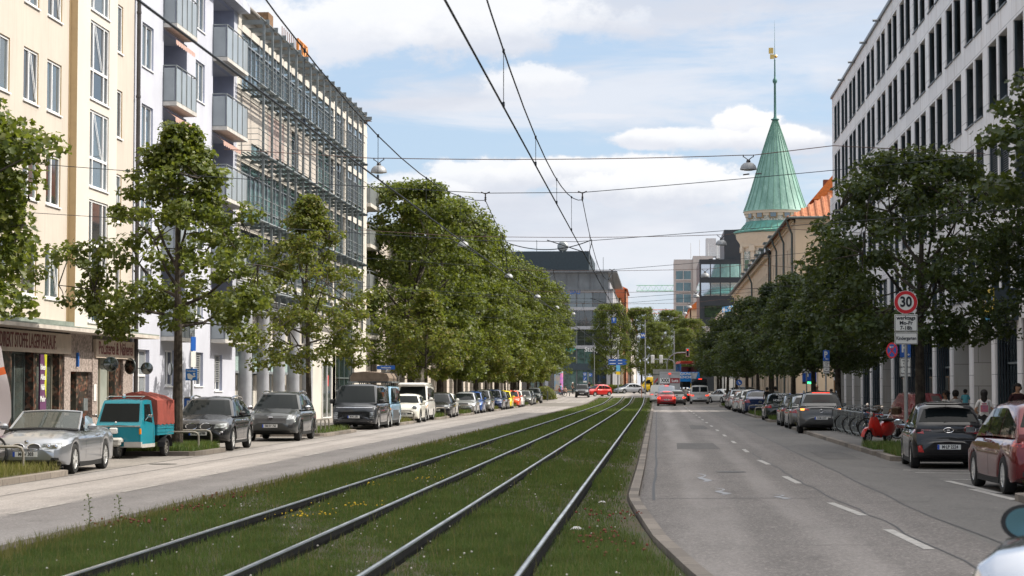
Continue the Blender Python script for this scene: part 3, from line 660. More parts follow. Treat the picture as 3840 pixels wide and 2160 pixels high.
b = MB(); b.box(-9, .5, -.0, 17.5, 18.35, 18.75); b.box(-9, -.5, 0, 17, 18.75, 21); b.build('roof', mat('roof_eave_grey', (.5, .52, .6), .7), Lh)
for h in hol: window(Lh, O, S, Nn, *h, .12, split=(.5,), mg=M_glassB)
for h in hol2: window(Lh, O, S, Nn, *h, .17, split=(.5,), blind=.75 if h[0] > 8 else False)
window(Lh, O, S, Nn, ll(69.1), ll(71.3), .12, 3.2, .19, (.55,), mf=M_pvc, mg=mat('door_glass_grey', (.25, .27, .28), .2, var=.1), name='entrance_door', trans=(.33, .7), sill=False)
M_awn = bpy.data.materials.new('awning_stripe'); M_awn.use_nodes = True; T = NT(M_awn.node_tree); sxx = T.new('ShaderNodeSeparateXYZ'); T.link(T.new('ShaderNodeTexCoord').outputs['Object'], sxx.inputs[0])
T.link(T.mix(T.math('GREATER_THAN', T.math('FRACT', T.math('MULTIPLY', sxx.outputs[1], 4)), .5), (.46, .25, .19, 1), (.52, .38, .33, 1)), T.n['Principled BSDF'].inputs['Base Color'])
def balcony(par, s0, s1, z, pr=.5):
    b = MB(); b.box(-.3, pr+.03, s0-.03, s1+.03, z-.17, z-.02); bal = b.build('balcony', mat('balcony_slab', (.55, .53, .5), .8), par)
    b = MB(); b.box(.03, pr-.06, s0, s0+.025, z+.02, z+1.25)
    n = 4; w_ = (s1-s0-.1)/n
    for k in range(n): b.box(pr-.02, pr+.005, s0+.05+k*w_+.02, s0+.05+(k+1)*w_-.02, z+.02, z+1.25)
    b.box(.03, pr-.06, s1-.025, s1, z+.02, z+1.25); b.build('railing_panel', M_balp, bal)
    b = MB()
    for (x, y) in [(pr, s0+.01), (.0, s0+.01), (pr, s1-.01)]+[(pr+.015, s0+.05+k*w_) for k in range(1, n)]: b.tube([(x, y, z-.05), (x, y, z+1.36)], .022, 6)
    b.tube([(0, s0, z+1.34), (pr, s0, z+1.34), (pr, s1, z+1.34), (0, s1, z+1.34)], .025, 6); b.tube([(0, s0, z+.0), (pr, s0, z+.0), (pr, s1, z+.0)], .018, 6); b.build('handrail', M_steel, bal)
    return bal
for i, h in enumerate(log1): balcony(Lh, h[0]-.05, h[1]-.5, h[2])
for i, h in enumerate(log2): balcony(Lh, h[0]-.05, h[1]+.05, h[2], .6)
for (h, k) in ((log1[2], 0), (log1[3], 1), (log2[2], 2)):
    zt = h[3]-.08; pts = [(.05, zt), (.55, zt-.38)]; b = MB()
    b.face([(.02, h[0]+.1, zt), (.45, h[0]+.1, zt-.3), (.45, h[1]-.6, zt-.3), (.02, h[1]-.6, zt)])
    n = 9; L = (h[1]-.6-h[0])/n
    for q in range(n):
        y0 = h[0]+.1+q*L; b.face([(.45, y0, zt-.3), (.45, y0, zt-.44), (.45, y0+L*.5, zt-.50), (.45, y0+L, zt-.44), (.45, y0+L, zt-.3)])
    b.build('awning', M_awn, Lh)
for h in log1+log2:
    b = MB(); b.box(-1.39, -1.36, h[0]+.3, h[1]-.3, h[2]+.05, h[2]+2.2); b.build('balcony_door', M_glassD, Lh)
# ---------------------------------------------------------------- left: office house with steel access galleries
G = empty('gallery_house', (XL, 86.1, 0), 'pale office house wrapped in grey steel galleries, posts and sun louvres', 'building')
M_pale = mat('render_pale', (.60, .565, .51), .85, var=.07, vscale=.5, streak=.2); M_conc = mat('concrete_column', (.36, .37, .40), .7, var=.12, vscale=1.5)
M_shut = mat('shutter_beige', (.52, .47, .42), .6, var=.03); M_shut2 = mat('shutter_rose', (.42, .33, .30), .6, var=.03)
LG = 39.4; b = MB()
b.box(-12, -.15, 0, LG, 4.1, 18.6); b.box(-12, -1.2, 0, LG, 0, 4.1); b.box(-12, 0, 26.3, 27.4, 0, 18.5); b.box(-1.2, 0.0, 18.6, 27.3, 0, 5.3); b.box(-1.2, 0.002, 34.4, LG, 0, 5.3)
for z in (4.05, 6.9, 9.15, 12.15, 15.1, 18.0): b.box(-.15, .02, 0, LG, z-.28, z+.05)
b.box(-.15, .0, 30.5, 31.6, 5.3, 18.5); b.box(-.15, 0, 37.5, LG, 5.3, 18.5); b.box(-.15, 0, 0, .9, 4.1, 18.5)
b.build('wall', M_pale, G)
b = MB(); b.box(-12, .3, -.1, LG-3, 18.62, 18.8); b.box(-12, .02, LG-3, LG+.1, 18.62, 18.8); b.prism([(-12, 18.8), (.3, 18.8), (-3, 19.6), (-12, 19.9)], -.1, LG+.2, 'y'); b.tube([(.34, -.1, 18.72), (.34, LG-3, 18.72)], .09, 8)
b.build('roof', mat('roof_zinc', (.30, .27, .24), .6, .2), G)
levels = [(15.15, 17.75), (12.2, 14.85), (9.2, 11.9), (6.25, 8.9)]
q = random.Random(11)
for li, (za, zb) in enumerate(levels):
    s = 1.0; k = 0
    while s < 37.4:
        wd = 2.0 if s < 26 else 1.45
        if 26.0 < s+wd/2 < 27.6 or 30.4 < s+wd/2 < 31.8: s += wd; k += 1; continue
        b = MB(); b.box(-.12, -.06, s+.03, s+wd-.03, za, zb)
        if li == 1 and s < 21 and k % 7 != 6:
            b2 = MB(); b2.box(-.05, .03, s+.02, s+wd-.02, za+(.75 if k % 3 else .0), zb-.05); b2.build('shutter', M_shut2 if k in (3, 4) else M_shut, G)
        mg = (M_glassB if li == 0 else (M_glassT if li == 2 and s < 12 else q.choice([M_glassD, M_glassB, M_glassT])))
        f = MB(); f.box(-.06, 0, s, s+.05, za, zb); f.box(-.06, 0, s+wd-.05, s+wd, za, zb); f.box(-.06, 0, s+.05, s+wd-.05, zb-.5, zb-.44); f.box(-.06, 0, s+.05, s+wd-.05, za+.85, za+.9); f.box(-.06, 0, s+wd*.5-.03, s+wd*.5+.03, za+.9, zb-.5)
        wn = f.build('window', mat('frame_silver', (.34, .37, .40), .4, .5, .05), G); pn = b.build('pane', mg, wn)
        s += wd; k += 1
# steel structure
q = [0.9+2*i for i in range(19)]
b = MB()
for y in q[:16]:
    b.box(.95, 1.05, y-.05, y+.05, 5.2, 18.2)
for z in (6.1, 9.15, 12.15, 15.15):
    b.tube([(1.08, -.2, z), (1.08, LG-8.2, z)], .06, 6)
b.tube([(1.08, -.2, 18.1), (1.08, LG-8.2, 18.1)], .04, 6)
b.build('gallery_posts', M_steel, G)
for z in (6.1, 9.15, 12.15, 15.15):
    b = MB()
    for xx in (.1, .3, .5, .7, .9): b.box(xx, xx+.07, -.3, LG-8.0, z-.02, z+.01)
    for y in q[:16]: b.box(0, 1.3, y-.03, y+.03, z-.16, z-.03)
    gal = b.build('gallery', M_steelD, G)
    b = MB()
    for dz in (.3, .55, .8, 1.05): b.tube([(1.0, -.2, z+dz), (1.0, LG-8.2, z+dz)], .014 if dz < 1 else .024, 5); b.tube([(.1, -.25, z+dz), (1.0, -.25, z+dz)], .014, 5)
    b.build('gallery_rail', M_steel, gal)
for y in q[:17]:
    b = MB(); b.prism([(-.3, 18.2), (-.3, 17.98), (1.25, 18.0), (1.25, 18.2)], y-.03, y+.03, 'y'); b.build('bracket', M_steel, G)
# ground floor of the office house
for i in range(5):
    b = MB(); b.lathe([(.29, 0), (.29, 5.3)], (.12, 1.6+3.95*i, 0), n=18); b.build('column', M_conc, G, smooth=True)
M_frost = mat('frosted_glass_green', (.42, .55, .52), .25, var=.06, coat=.4)
for i in range(12):
    b = MB(); s = .1+i*1.5; b.box(-.55, -.5, s, s+1.4, 2.6, 4.05); b.build('frosted_panel', M_frost, G)
b = MB(); b.box(-.56, -.42, 0, 18.6, 2.48, 2.6); b.box(-.56, -.42, 0, 18.6, 4.05, 4.15)
for i in range(13): b.box(-.52, -.46, i*1.5, i*1.5+.06, 0.1, 5.2)
b.build('panel_frame', mat('frame_silver', (.34, .37, .40)), G)
b = MB()
for k in range(14): b.box(-.3, .1, 0, 18.6, 5.25+k*.11, 5.29+k*.11)
b.build('sun_louvre', mat('louvre_pale', (.6, .62, .62), .5, .2), G)
for i in range(5): window(G, (-1.2, 0, 0), S, Nn, .3+3.7*i, 3.4+3.7*i, .12, 2.5, 0.05, (.33, .66), mf=M_steelD, mg=M_shopglass, name='shop_window', sill=False)
window(G, (0, 0, 0), S, Nn, 27.5, 34.3, .12, 6.4, .15, (.28, .55, .8), mf=M_steelD, mg=mat('glass_dark_green', (.03, .055, .05), .05, var=.3, vscale=.5, ior=1.9), name='glass_curtain_wall', trans=(.36,), sill=False)
window(G, (0.0, 0, 0), S, Nn, 22.6, 25.6, .12, 3.3, -.02, (.5,), mf=M_pvc, mg=M_shopglass, name='entrance_door', sill=False)
b = MB(); b.box(.0, .05, 24.2, 24.6, 1.9, 2.5); b.build('notice', mat('notice_red', (.6, .03, .02), .5, var=0), G)
b = MB()
for z in (4.4, 7.4, 10.4, 13.4):   # gable balconies at the far end
    pass
for z in (5.2, 8.1, 11.0, 13.6):
    b = MB(); b.box(-1.6, .25, LG, LG+4.2, z-.25, z-.03); bal = b.build('balcony', M_pale, G)
    b = MB(); b.box(-1.6, .2, LG+.0, LG+.03, z, z+.95); b.box(.18, .21, LG, LG+4.1, z, z+.95); b.build('railing_panel', mat('perforated_grey', (.26, .28, .28), .5, .4), bal)
    b = MB(); b.tube([(-1.6, LG+.02, z+1.15), (.2, LG+.02, z+1.15), (.2, LG+4.1, z+1.15)], .03, 6); b.tube([(.2, LG+.02, z), (.2, LG+.02, z+1.15)], .03, 6); b.build('handrail', M_steel, bal)
# roof things
o = MB(); o.box(-1.6, -.4, 9.0, 10.2, 19.0, 20.1); o.build('chimney', mat('chimney_reed', (.22, .13, .07), .9, var=.2, vscale=6), G)
t = empty('roof_formwork', (XL-1.6, 112, 19.1), 'orange timber formwork and rebar on the roof edge of the office house', 'formwork')
M_or = mat('formwork_orange', (.62, .25, .07), .7, var=.12)
b = MB()
for k in range(16): b.box(-.1, .1, -9+k*.9, -9+k*.9+.45, 0, .75+.2*(k % 3 == 0))
b.box(-.05, .05, -9, 5, .1, .35); b.build('planks', M_or, t)
b = MB()
for (p0, p1) in (((0, -2.4, 0), (0, -2.4, 2.2)), ((0, -2.4, 2.2), (0, .3, 2.2)), ((0, .3, 2.2), (0, 1.2, 0)), ((0, -2.4, 0), (0, .3, 2.2)), ((0, -1, 0), (0, -1, 2.2))): b.tube([p0, p1], .1, 5)
b.build('timber_frame', M_or, t)
b = MB()
for k in range(9): b.tube([(-.2, -6+k*.55, 0), (-.2, -6+k*.55, 2.3)], .022, 4)
b.build('rebar', mat('rebar_rust', (.22, .10, .06), .8), t)
# ---------------------------------------------------------------- right: white stone office block
XR = 12.9
def stone(name, c, sx, sz, gap=.012):
    m = bpy.data.materials.new(name); m.use_nodes = True
    T = NT(m.node_tree); p = T.n['Principled BSDF']; o = T.new('ShaderNodeTexCoord').outputs['Object']
    s_ = T.new('ShaderNodeSeparateXYZ'); T.link(o, s_.inputs[0]); cb = T.new('ShaderNodeCombineXYZ')
    T.link(T.math('ADD', s_.outputs[0], s_.outputs[1]), cb.inputs[0]); T.link(s_.outputs[2], cb.inputs[1])
    br = T.new('ShaderNodeTexBrick'); T.link(cb.outputs[0], br.inputs['Vector']); br.inputs['Scale'].default_value = 1
    br.inputs['Brick Width'].default_value = sx; br.inputs['Row Height'].default_value = sz; br.inputs['Mortar Size'].default_value = gap
    br.inputs['Color1'].default_value = c4(c); br.inputs['Color2'].default_value = c4([x*.9 for x in c]); br.inputs['Mortar'].default_value = c4([x*.35 for x in c])
    st = T.ramp(T.noise(T.mapping(o, (1.6, 1.6, .14)), 1.2, 6, .68), .46, .74, 0, .6)
    T.link(T.mix(st, br.outputs[0], c4([c[0]*.62, c[1]*.56, c[2]*.5])), p.inputs['Base Color']); p.inputs['Roughness'].default_value = .7
    return m
M_stW = stone('limestone_white', (.80, .765, .75), 2.78, 1.17); M_stShade = stone('limestone_shaded', (.40, .38, .35), 1.5, .95)  # second tone is the same stone with the niche shade in its colour
Bk = empty('stone_office_block', (XR, 20, 0), 'white stone office block with rows of paired dark blind-covered windows', 'building')
O = (0, 0, 0); S2 = (0, 1, 0); N2 = (-1, 0, 0); LB = 126.6; hol = []
# paired windows every 5.56 m, 5 storeys
for k in range(22):
    yb = 144.9 - 20 - 5.56*k   # far edge of the pair
    for i in range(5):
        zt = [7.95, 11.55, 15.1, 18.6, 22.1][i]; zb_ = zt-[2.5, 2.52, 2.52, 2.55, 2.55][i]
        hol.append((yb-2.0, yb, zb_, zt)); hol.append((yb-4.35, yb-2.35, zb_, zt))
hol = [h for h in hol if h[0] > .5]
b = MB(); wallholes(b, O, S2, N2, LB, 4.45, 22.95, hol, .42, 0, 0); b.box(.43, 16, 0, LB, 4.45, 22.9); b.box(-.0, 16, LB, LB+.05, 4.45, 22.95); b.box(0, .43, LB-.3, LB+2.3, 4.0, 15.8)
b.build('wall', M_stW, Bk)
b = MB(); b.box(-.12, 16, -.1, LB+.1, 22.95, 23.12)
for k in range(16): b.tube([(-.45, 6+k*7.4, 22.9), (.1, 6+k*7.4, 22.9)], .07, 8)
b.build('parapet', mat('parapet_zinc', (.24, .25, .26), .5, .4), Bk)
b = MB()
for (s0, s1, za, zb_) in hol: b.box(-.06, .1, s0-.02, s1+.02, za-.05, za+.005)
tag(b.build('sills', mat('sill_dark', (.09, .10, .11), .5, .3), Bk), kind='stuff')
q = random.Random(4)
near = sorted(hol, key=lambda h: h[0])[int(0):]
cnt = 0; rest = MB(); restb = MB()
vis = [h for h in near if h[0] > 48]
for h in sorted(near, key=lambda h: h[0] if h[0] > 45 else 999):
    s0, s1, za, zb_ = h; st = int((za-5)/3.5)
    if st >= 2: cov = q.choice([1, 1, 1, .8, .65, .9, .5, 0])
    elif st == 1: cov = q.choice([0, .6, .75, .5, 1])
    else: cov = q.choice([0, 0, 1, 1])
    if s0 > 45 and cnt < 100:
        f = MB(); f.box(.30, .42, s0, s0+.09, za, zb_); f.box(.30, .42, s1-.09, s1, za, zb_); f.box(.3, .42, s0+.09, s1-.09, zb_-.1, zb_); f.box(.3, .42, s0+.09, s1-.09, za, za+.08); f.box(.05, .30, s0, s0+.04, za, zb_); f.box(.05, .30, s1-.04, s1, za, zb_)
        wn = f.build('window', M_navy, Bk); f = MB(); f.box(.37, .40, s0+.09, s1-.09, za+.08, zb_-.1); f.build('pane', M_glassD, wn); cnt += 1
        if cov:
            f = MB(); z = zb_-.06; lo = zb_-(zb_-za)*cov+.02
            while z > lo: f.face([(.10, s0+.06, z-.07), (.10, s1-.06, z-.07), (.17, s1-.06, z), (.17, s0+.06, z)]); z -= .085
            f.build('blind', q.choice([M_slatD, M_slatM]) if st >= 3 else (M_slat if st < 2 or q.random() < .45 else M_slatM), wn)
    else:
        rest.box(.36, .42, s0, s1, za, zb_); rest.box(.02, .36, s0, s0+.05, za, zb_); rest.box(.02, .36, s1-.05, s1, za, zb_); rest.box(.02, .36, s0, s1, zb_-.05, zb_); z = zb_-.06
        while z > za and cov: restb.face([(.22, s0+.06, z-.08), (.22, s1-.06, z-.08), (.30, s1-.06, z), (.30, s0+.06, z)]); z -= .11
tag(rest.build('windows', M_navy, Bk), kind='stuff'); tag(restb.build('blinds', M_slatD, Bk), kind='stuff')
# ground floor: pillars and tall storefronts
b = MB(); b.box(0, .5, 0, LB, 4.3, 4.449)
# bays every 5.52 m between slim piers: n = navy shopfront, g = deep niche of the same stone, coloured as shaded
types = {-1: 'g', 0: 'n', 1: 'g', 2: 'g', 3: 'n', 4: 'n', 5: 'n', 6: 'n', 7: 'g', 8: 'n', 9: 'n', 10: 'g', 11: 'g', 12: 'g'}
k = -9
while True:
    y0 = 52.6+5.52*k
    if y0 > LB: break
    if y0 > -1: b.box(0, .9, max(0, y0-.85), y0, 0, 4.3)
    a, c = max(0, y0), min(LB, y0+4.67)
    if c > 0 and types.get(k, 'n') == 'g': nb_ = MB(); nb_.box(.06, .92, c-.03, c-.001, 0, 4.29); nb_.box(.92, 1.0, a, c, 0, 4.29); nb_.build('niche_wall', M_stShade, Bk)
    elif c > 0 and a > 28:
        f = MB()
        for xx in (.08, .19, .30, .41): f.box(xx, xx+.06, c-.16-.1*xx, c-.005, .12, 4.3); f.box(xx, xx+.06, a+.005, a+.1, .12, 4.3)
        f.box(.45, .55, a, c, 4.05, 4.3); f.box(.44, .55, a, c, 2.72, 2.8, 1); f.box(.45, .55, a, c, .12, .35); f.box(.44, .56, (a+c)/2-.04, (a+c)/2+.04, .35, 4.05)
        wn = f.build('shop_window', [M_navy, M_steel], Bk); f = MB(); f.box(.5, .53, a, c-.16, .3, 4.1); f.build('pane', M_glassD, wn)
        if k in (3, 4, 5, 6, 8):
            f = MB(); f.box(.40, .43, c-1.6, c-.6, 1.5, 2.35); pm = f.build('menu_poster', mat('poster_frame', (.28, .17, .10), .6), wn); f = MB(); f.box(.385, .40, c-1.54, c-.66, 1.56, 2.29); f.build('poster_sheet', mat('poster_dark', (.05, .055, .05), .6, var=.3, vscale=8), pm)
    k += 1
b.box(0, .9, LB-2, LB+.6, 0, 4.3)
b.build('pillars', M_stW, Bk)
b = MB(); b.box(1.0, 16, 0, LB, 0, 4.29); b.build('inner_wall', M_dark, Bk)
# grocery sign boxes
M_yb = mat('sign_yellow', (.70, .50, .05), .4, var=.02); M_bl = mat('letters_blue', (.04, .16, .50), .4, var=0); M_lb = mat('sign_light_blue', (.12, .42, .66), .4, var=0)
t = empty('shop_sign_box', (XR-.5, 72.2, 4.15), 'yellow supermarket sign box with blue letters projecting under the right facade', 'sign')
b = MB(); b.box(-.35, .5, 0, 2.6, .1, 1.25); b.build('sign_box', M_navy, t)
b = MB(); b.box(-.38, -.35, .02, 2.58, .32, 1.25); b.build('sign_face', M_yb, t); b = MB(); b.box(-.38, -.35, .02, 2.58, .1, .32); b.build('sign_band', M_lb, t)
text('EDEKA', .78, M_bl, t, (-.385, 1.15, .78), '-x', .01, .95); 
b = MB(); b.box(.1, .3, -.02, -.005, .14, .28); b.build('number_plate', M_wl, t)
t = empty('cube_sign', (XR-.5, 61.6, 3.55), 'small orange cube sign with letters at the right edge of the picture', 'sign')
b = MB(); b.box(-.25, .25, -.25, .25, 0, .85); b.build('sign_box', mat('sign_orange', (.72, .34, .03), .4, var=0), t)
text('A', .3, M_navy, t, (.05, -.256, .6), '-y'); text('C', .3, mat('letters_red', (.5, .02, .02), .4, var=0), t, (.05, -.256, .25), '-y'); b = MB(); b.box(.2, .6, -.05, .05, .3, .5); b.build('bracket', M_navy, t)
# low wooden panel at the far foot of the block and the side wall
b = MB(); b.box(0, .12, 0, 1.9, 0, 2.2); o = b.build('plywood_panel', mat('plywood', (.42, .22, .09), .8, var=.2, vscale=3)); o.location = (XR-.16, 144.9, .12); o.rotation_euler = (0, 0, R(-4)); tag(o, 'orange plywood panel leaning at the far end of the right block', 'panel')
# ================================================================ far right: cream brewery house and tower
M_cream = mat('render_old_cream', (.60, .47, .33), .9, var=.05, vscale=.4, streak=.15); M_trim = mat('render_trim', (.62, .52, .40), .85, var=.04)
M_tile = bpy.data.materials.new('clay_tiles'); M_tile.use_nodes = True; T = NT(M_tile.node_tree); o_ = T.new('ShaderNodeTexCoord').outputs['Object']
T.link(T.mix(T.ramp(T.noise(o_, 4, 4, .7), .35, .65), (.30, .10, .045, 1), (.42, .17, .08, 1)), T.n['Principled BSDF'].inputs['Base Color']); T.n['Principled BSDF'].inputs['Roughness'].default_value = .8
M_tileO = mat('clay_tiles_orange', (.62, .17, .035), .75, var=.15, vscale=6); M_gut = mat('gutter_dark', (.11, .13, .125), .5, .3)
B1 = empty('brewery_house', (11.3, 163, 0), 'cream historic house with red tiled hipped roof on the right side of the street', 'building')
def zgr(y): return g(y)
SY, NX = (0, 1, 0), (-1, 0, 0)
# block A (near), local y 0..34
ha = [(y0, y0+1.1, z0, z1) for y0 in (3, 6, 9, 13.5, 16.5, 19.5, 24, 27, 30) for z0, z1 in ((1.2, 3.4), (6.2, 8.6), (11.2, 13.6))]
b = MB(); wallholes(b, (0, 0, 0), SY, NX, 34, -.5, 15.6, ha, .18, 0, 1)
hb = [(5.2, 7.0, 1.35, 3.9)]; wallholes(b, (0, 0, 0), (1, 0, 0), (0, -1, 0), 26, -.5, 15.6, hb+[(11, 12.2, 11.2, 13.6), (5.2, 6.4, 11.2, 13.6)], .2, 0, 1)
b.box(.19, 26, .21, 34, -.5, 15.6); b.build('wall', [M_cream, M_trim], B1)
for h in ha: window(B1, (0, 0, 0), SY, NX, *h, .15, (.5,), mf=M_trim, trans=(.6,))
for h in hb+[(11, 12.2, 11.2, 13.6), (5.2, 6.4, 11.2, 13.6)]: window(B1, (0, 0, 0), (1, 0, 0), (0, -1, 0), *h, .18, (.5,), mf=mat('frame_grey', (.12, .12, .12), .5), trans=(.62,))
b = MB()
for z in (4.7, 10.3, 15.2): b.box(-.12, .0, -.12, 34, z, z+.22); b.box(-.12, 26, -.12, .0, z, z+.22)
b.box(-.3, 0, -.3, 34, 15.42, 15.6); b.box(-.3, 26, -.3, 0, 15.42, 15.6)
for y in range(0, 34, 5): b.box(-.07, 0, y+.1, y+.7, 0, 4.7)
b.build('cornice', M_trim, B1)
b = MB(); e = .6; z0 = 15.6
A_ = [(-e, -e, z0), (26, -e, z0), (26, 34+e, z0), (-e, 34+e, z0)]; r0, r1 = (8.5, 8.5, 21.3), (8.5, 26, 21.3)
b.face([A_[0], A_[1], (17, 8.5, 21.3), r0]); b.face([A_[0], r0, r1, A_[3]]); b.face([A_[1], A_[2], (17, 26, 21.3), (17, 8.5, 21.3)]); b.face([A_[3], r1, (17, 26, 21.3), A_[2]])
# roll tiles as low ribs on the near and street slopes
for k in range(44):
    x = -e+.6*k; t_ = min(1, max(0, (x+e)/9.1))
    if x < 26: b.tube([(x, -e, z0+.03), (x if x > 8.5 else x, -e+9.1*t_, z0+5.7*t_+.03)] if t_ > .02 else [(x, -e, z0), (x, -e+.1, z0+.05)], .13, 5)
rf = b.build('roof', M_tile, B1)
b = MB(); b.tube([(-e-.05, -e, z0-.02), (-e-.05, 34+e, z0-.02)], .11, 8); b.tube([(-e, -e-.05, z0-.02), (26, -e-.05, z0-.02)], .11, 8)
for (yy) in (1.2, 12, 22.5, 33): b.tube([(-e, yy, z0-.1), (-.5, yy, z0-.5), (-.2, yy, z0-1.2), (-.2, yy, 0)], .09, 8)
b.build('gutter', M_gut, B1)
b = MB(); b.box(4.2, 5.4, 5.8, 7.4, 17.5, 20.6); b.box(2.7, 3.4, 4.6, 5.4, 16.5, 19.2); b.build('chimney', mat('brick_red', (.24, .08, .05), .9, var=.2, vscale=8), rf)
b = MB(); b.box(2, 8.5, 3.6, 8, 15.6, 17.5); b.prism([(1.6, 17.4), (5.2, 21.6), (8.9, 17.4)], 3.2, 9, 'y'); b.build('gabled_dormer', M_tileO, rf)
# block B behind
B2 = empty('brewery_wing', (11.0, 197.6, 0), 'long cream wing with dark dormers running from the hipped house towards the green tower', 'building')
hb = [(y0, y0+1.1, z0, z1) for y0 in range(3, 84, 4) for z0, z1 in ((1.6, 3.8), (6.6, 9.0), (11.0, 13.2))]
b = MB(); wallholes(b, (0, 0, 0), SY, NX, 86, -.5, 14.9, hb, .18, 0, 1); b.box(.19, 16, 0, 86, -.5, 14.9); b.build('wall', [M_cream, M_trim], B2)
keep = hb[:96]
for h in keep: window(B2, (0, 0, 0), SY, NX, *h, .15, (.5,), mf=M_trim)
b = MB(); b.box(-.35, 0, 0, 86, 14.5, 14.9); b.box(-.1, 0, 0, 86, 5, 5.25); b.box(-.1, 0, 0, 86, 10, 10.25); b.build('cornice', M_trim, B2)
b = MB(); b.prism([(-.7, 14.9), (7.5, 19.5), (16, 14.9)], -.1, 86, 'y'); rf = b.build('roof', mat('roof_slate_dark', (.07, .065, .065), .7, var=.15), B2)
for k in range(8):
    b = MB(); y = 6+k*9.5; b.box(.6, 3.2, y, y+1.8, 15.4, 17.1); b.box(.55, .6, y+.25, y+1.55, 15.7, 16.9, 1); b.box(.4, 3.4, y-.15, y+1.95, 17.1, 17.25, 0); b.build('dormer', [M_gut, M_pvc], rf)
b = MB(); b.tube([(-.72, 0, 14.88), (-.72, 86, 14.88)], .12, 8); b.tube([(-.6, 30, 14.6), (-.2, 30, 13.6), (-.2, 30, 0)], .1, 8); b.build('gutter', M_gut, B2)
# ---------------------------------------------------------------- green copper tower
TW = empty('copper_tower', (17.9, 300, .85), 'round tower with tall green copper cone, painted frieze and slender finial', 'tower')
M_cop = bpy.data.materials.new('copper_patina'); M_cop.use_nodes = True; T = NT(M_cop.node_tree); o_ = T.new('ShaderNodeTexCoord').outputs['Object']
n1 = T.ramp(T.noise(T.mapping(o_, (1, 1, .35)), .55, 6, .65), .3, .7); cb = T.mix(n1, (.085, .19, .155, 1), (.19, .35, .29, 1)); cb = T.mix(T.ramp(T.noise(T.mapping(o_, (2.5, 2.5, .3)), 1.5, 5, .7), .5, .72, 0, .7), cb, (.29, .45, .38, 1)); cb = T.mix(T.ramp(T.noise(T.mapping(o_, (3, 3, .22)), 2.3, 5, .7), .55, .75, 0, .6), cb, (.07, .13, .10, 1))
T.link(cb, T.n['Principled BSDF'].inputs['Base Color']); T.n['Principled BSDF'].inputs['Roughness'].default_value = .6
M_copD = mat('copper_seam', (.12, .27, .2), .6, var=.2)
def z_(y): return (1450-y)/24.9+1.87-.85
zb0, zb1 = z_(795), z_(451)
cone = [(4.9, zb0-.15), (4.78, zb0), (4.35, zb0+1.1), (3.75, zb0+2.9), (2.9, zb0+5.7), (2.05, zb0+8.6), (1.15, zb0+11.4), (.32, zb1)]
b = MB(); b.lathe(cone, n=40); cn = b.build('cone_roof', M_cop, TW, smooth=True)
b = MB()
for k in range(26):
    a = 2*math.pi*k/26; b.tube([((r_+.03)*math.cos(a), (r_+.03)*math.sin(a), h) for r_, h in cone[1:]], .045, 4)
b.build('standing_seams', M_copD, cn)
b = MB(); b.lathe([(.1, zb1-.3), (.62, zb1-.05), (.62, zb1+.08), (.3, zb1+.2), (.2, zb1+.5), (.16, zb1+5.4), (.34, zb1+5.7), (.34, zb1+6.0), (.14, zb1+6.3), (.12, zb1+6.9), (.09, zb1+8.8), (.12, zb1+9.0), (.05, zb1+9.2), (.01, zb1+15)], n=12)
fin_ = b.build('finial', mat('copper_dark', (.07, .17, .15), .5, .3), TW, smooth=True)
b = MB(); b.lathe([(.0, -.28), (.2, -.2), (.28, 0), (.2, .2), (0, .28)], (.15, 0, zb1+9.6), n=10); b.box(-.9, -.2, -.03, .03, zb1+10.0, zb1+10.9); b.box(-.7, -.1, -.03, .03, zb1+9.2, zb1+9.9); b.build('weather_vane', mat('gilded', (.65, .45, .15), .3, .8), fin_)
zf0 = z_(838)
b = MB(); b.lathe([(4.45, zf0-.1), (4.45, zb0-.55)], n=40, m=0); b.lathe([(4.72, zb0-.55), (4.8, zb0-.1)], n=40, m=1); b.lathe([(4.55, zb0-.95), (4.6, zb0-.55)], n=40, m=1); 
M_frz = bpy.data.materials.new('painted_frieze'); M_frz.use_nodes = True; T = NT(M_frz.node_tree); o_ = T.new('ShaderNodeTexCoord').outputs['Object']
wv = T.noise(T.mapping(o_, (1, 1, 1.4)), 2.6, 3, .5, 2.5); T.link(T.mix(T.ramp(wv, .48, .54), (.17, .22, .19, 1), (.62, .56, .48, 1)), T.n['Principled BSDF'].inputs['Base Color'])
fz = b.build('frieze', [M_frz, M_trim], TW, smooth=True)
b = MB()
for a in (-150, -125, -98, -72, -48, -20):
    ca, sa = math.cos(R(a)), math.sin(R(a)); b.mx = Matrix.Translation((4.5*ca, 4.5*sa, zf0+.5)) @ Matrix.Rotation(R(a+90), 4, 'Z')
    b.box(-.62, .62, -.06, .12, -.1, 1.05); b.box(-.42, .42, -.1, -.06, .05, .85, 1); b.mx = None
b.build('frieze_windows', [mat('wood_brown', (.30, .20, .10), .7), M_glassB], TW) if False else tag(b.build('window', [mat('wood_brown', (.30, .20, .10), .7), M_glassB], fz))
zs = z_(877)
b = MB(); b.lathe([(4.5, zf0+.05), (4.7, zf0-.35), (5.3, zf0-1.1), (6.3, zs+.1), (6.3, zs-.1), (5.6, zs-.25)], n=40); sk = b.build('skirt_roof', mat('copper_bright', (.10, .30, .25), .5, var=.2, vscale=.8), TW, smooth=True)
b = MB()
for k in range(36):
    a = 2*math.pi*k/36; b.tube([((r_+.03)*math.cos(a), (r_+.03)*math.sin(a), h) for r_, h in ((4.7, zf0-.35), (5.3, zf0-1.1), (6.3, zs+.1))], .05, 4)
b.build('standing_seams', M_copD, sk)
b = MB(); b.lathe([(5.0, -.5), (5.0, zs-2.4), (5.3, zs-2.2), (5.4, zs-1.6), (5.9, zs-.9), (6.0, zs-.2)], n=40, m=0); b.build('wall', [M_trim], TW, smooth=True)
b = MB()
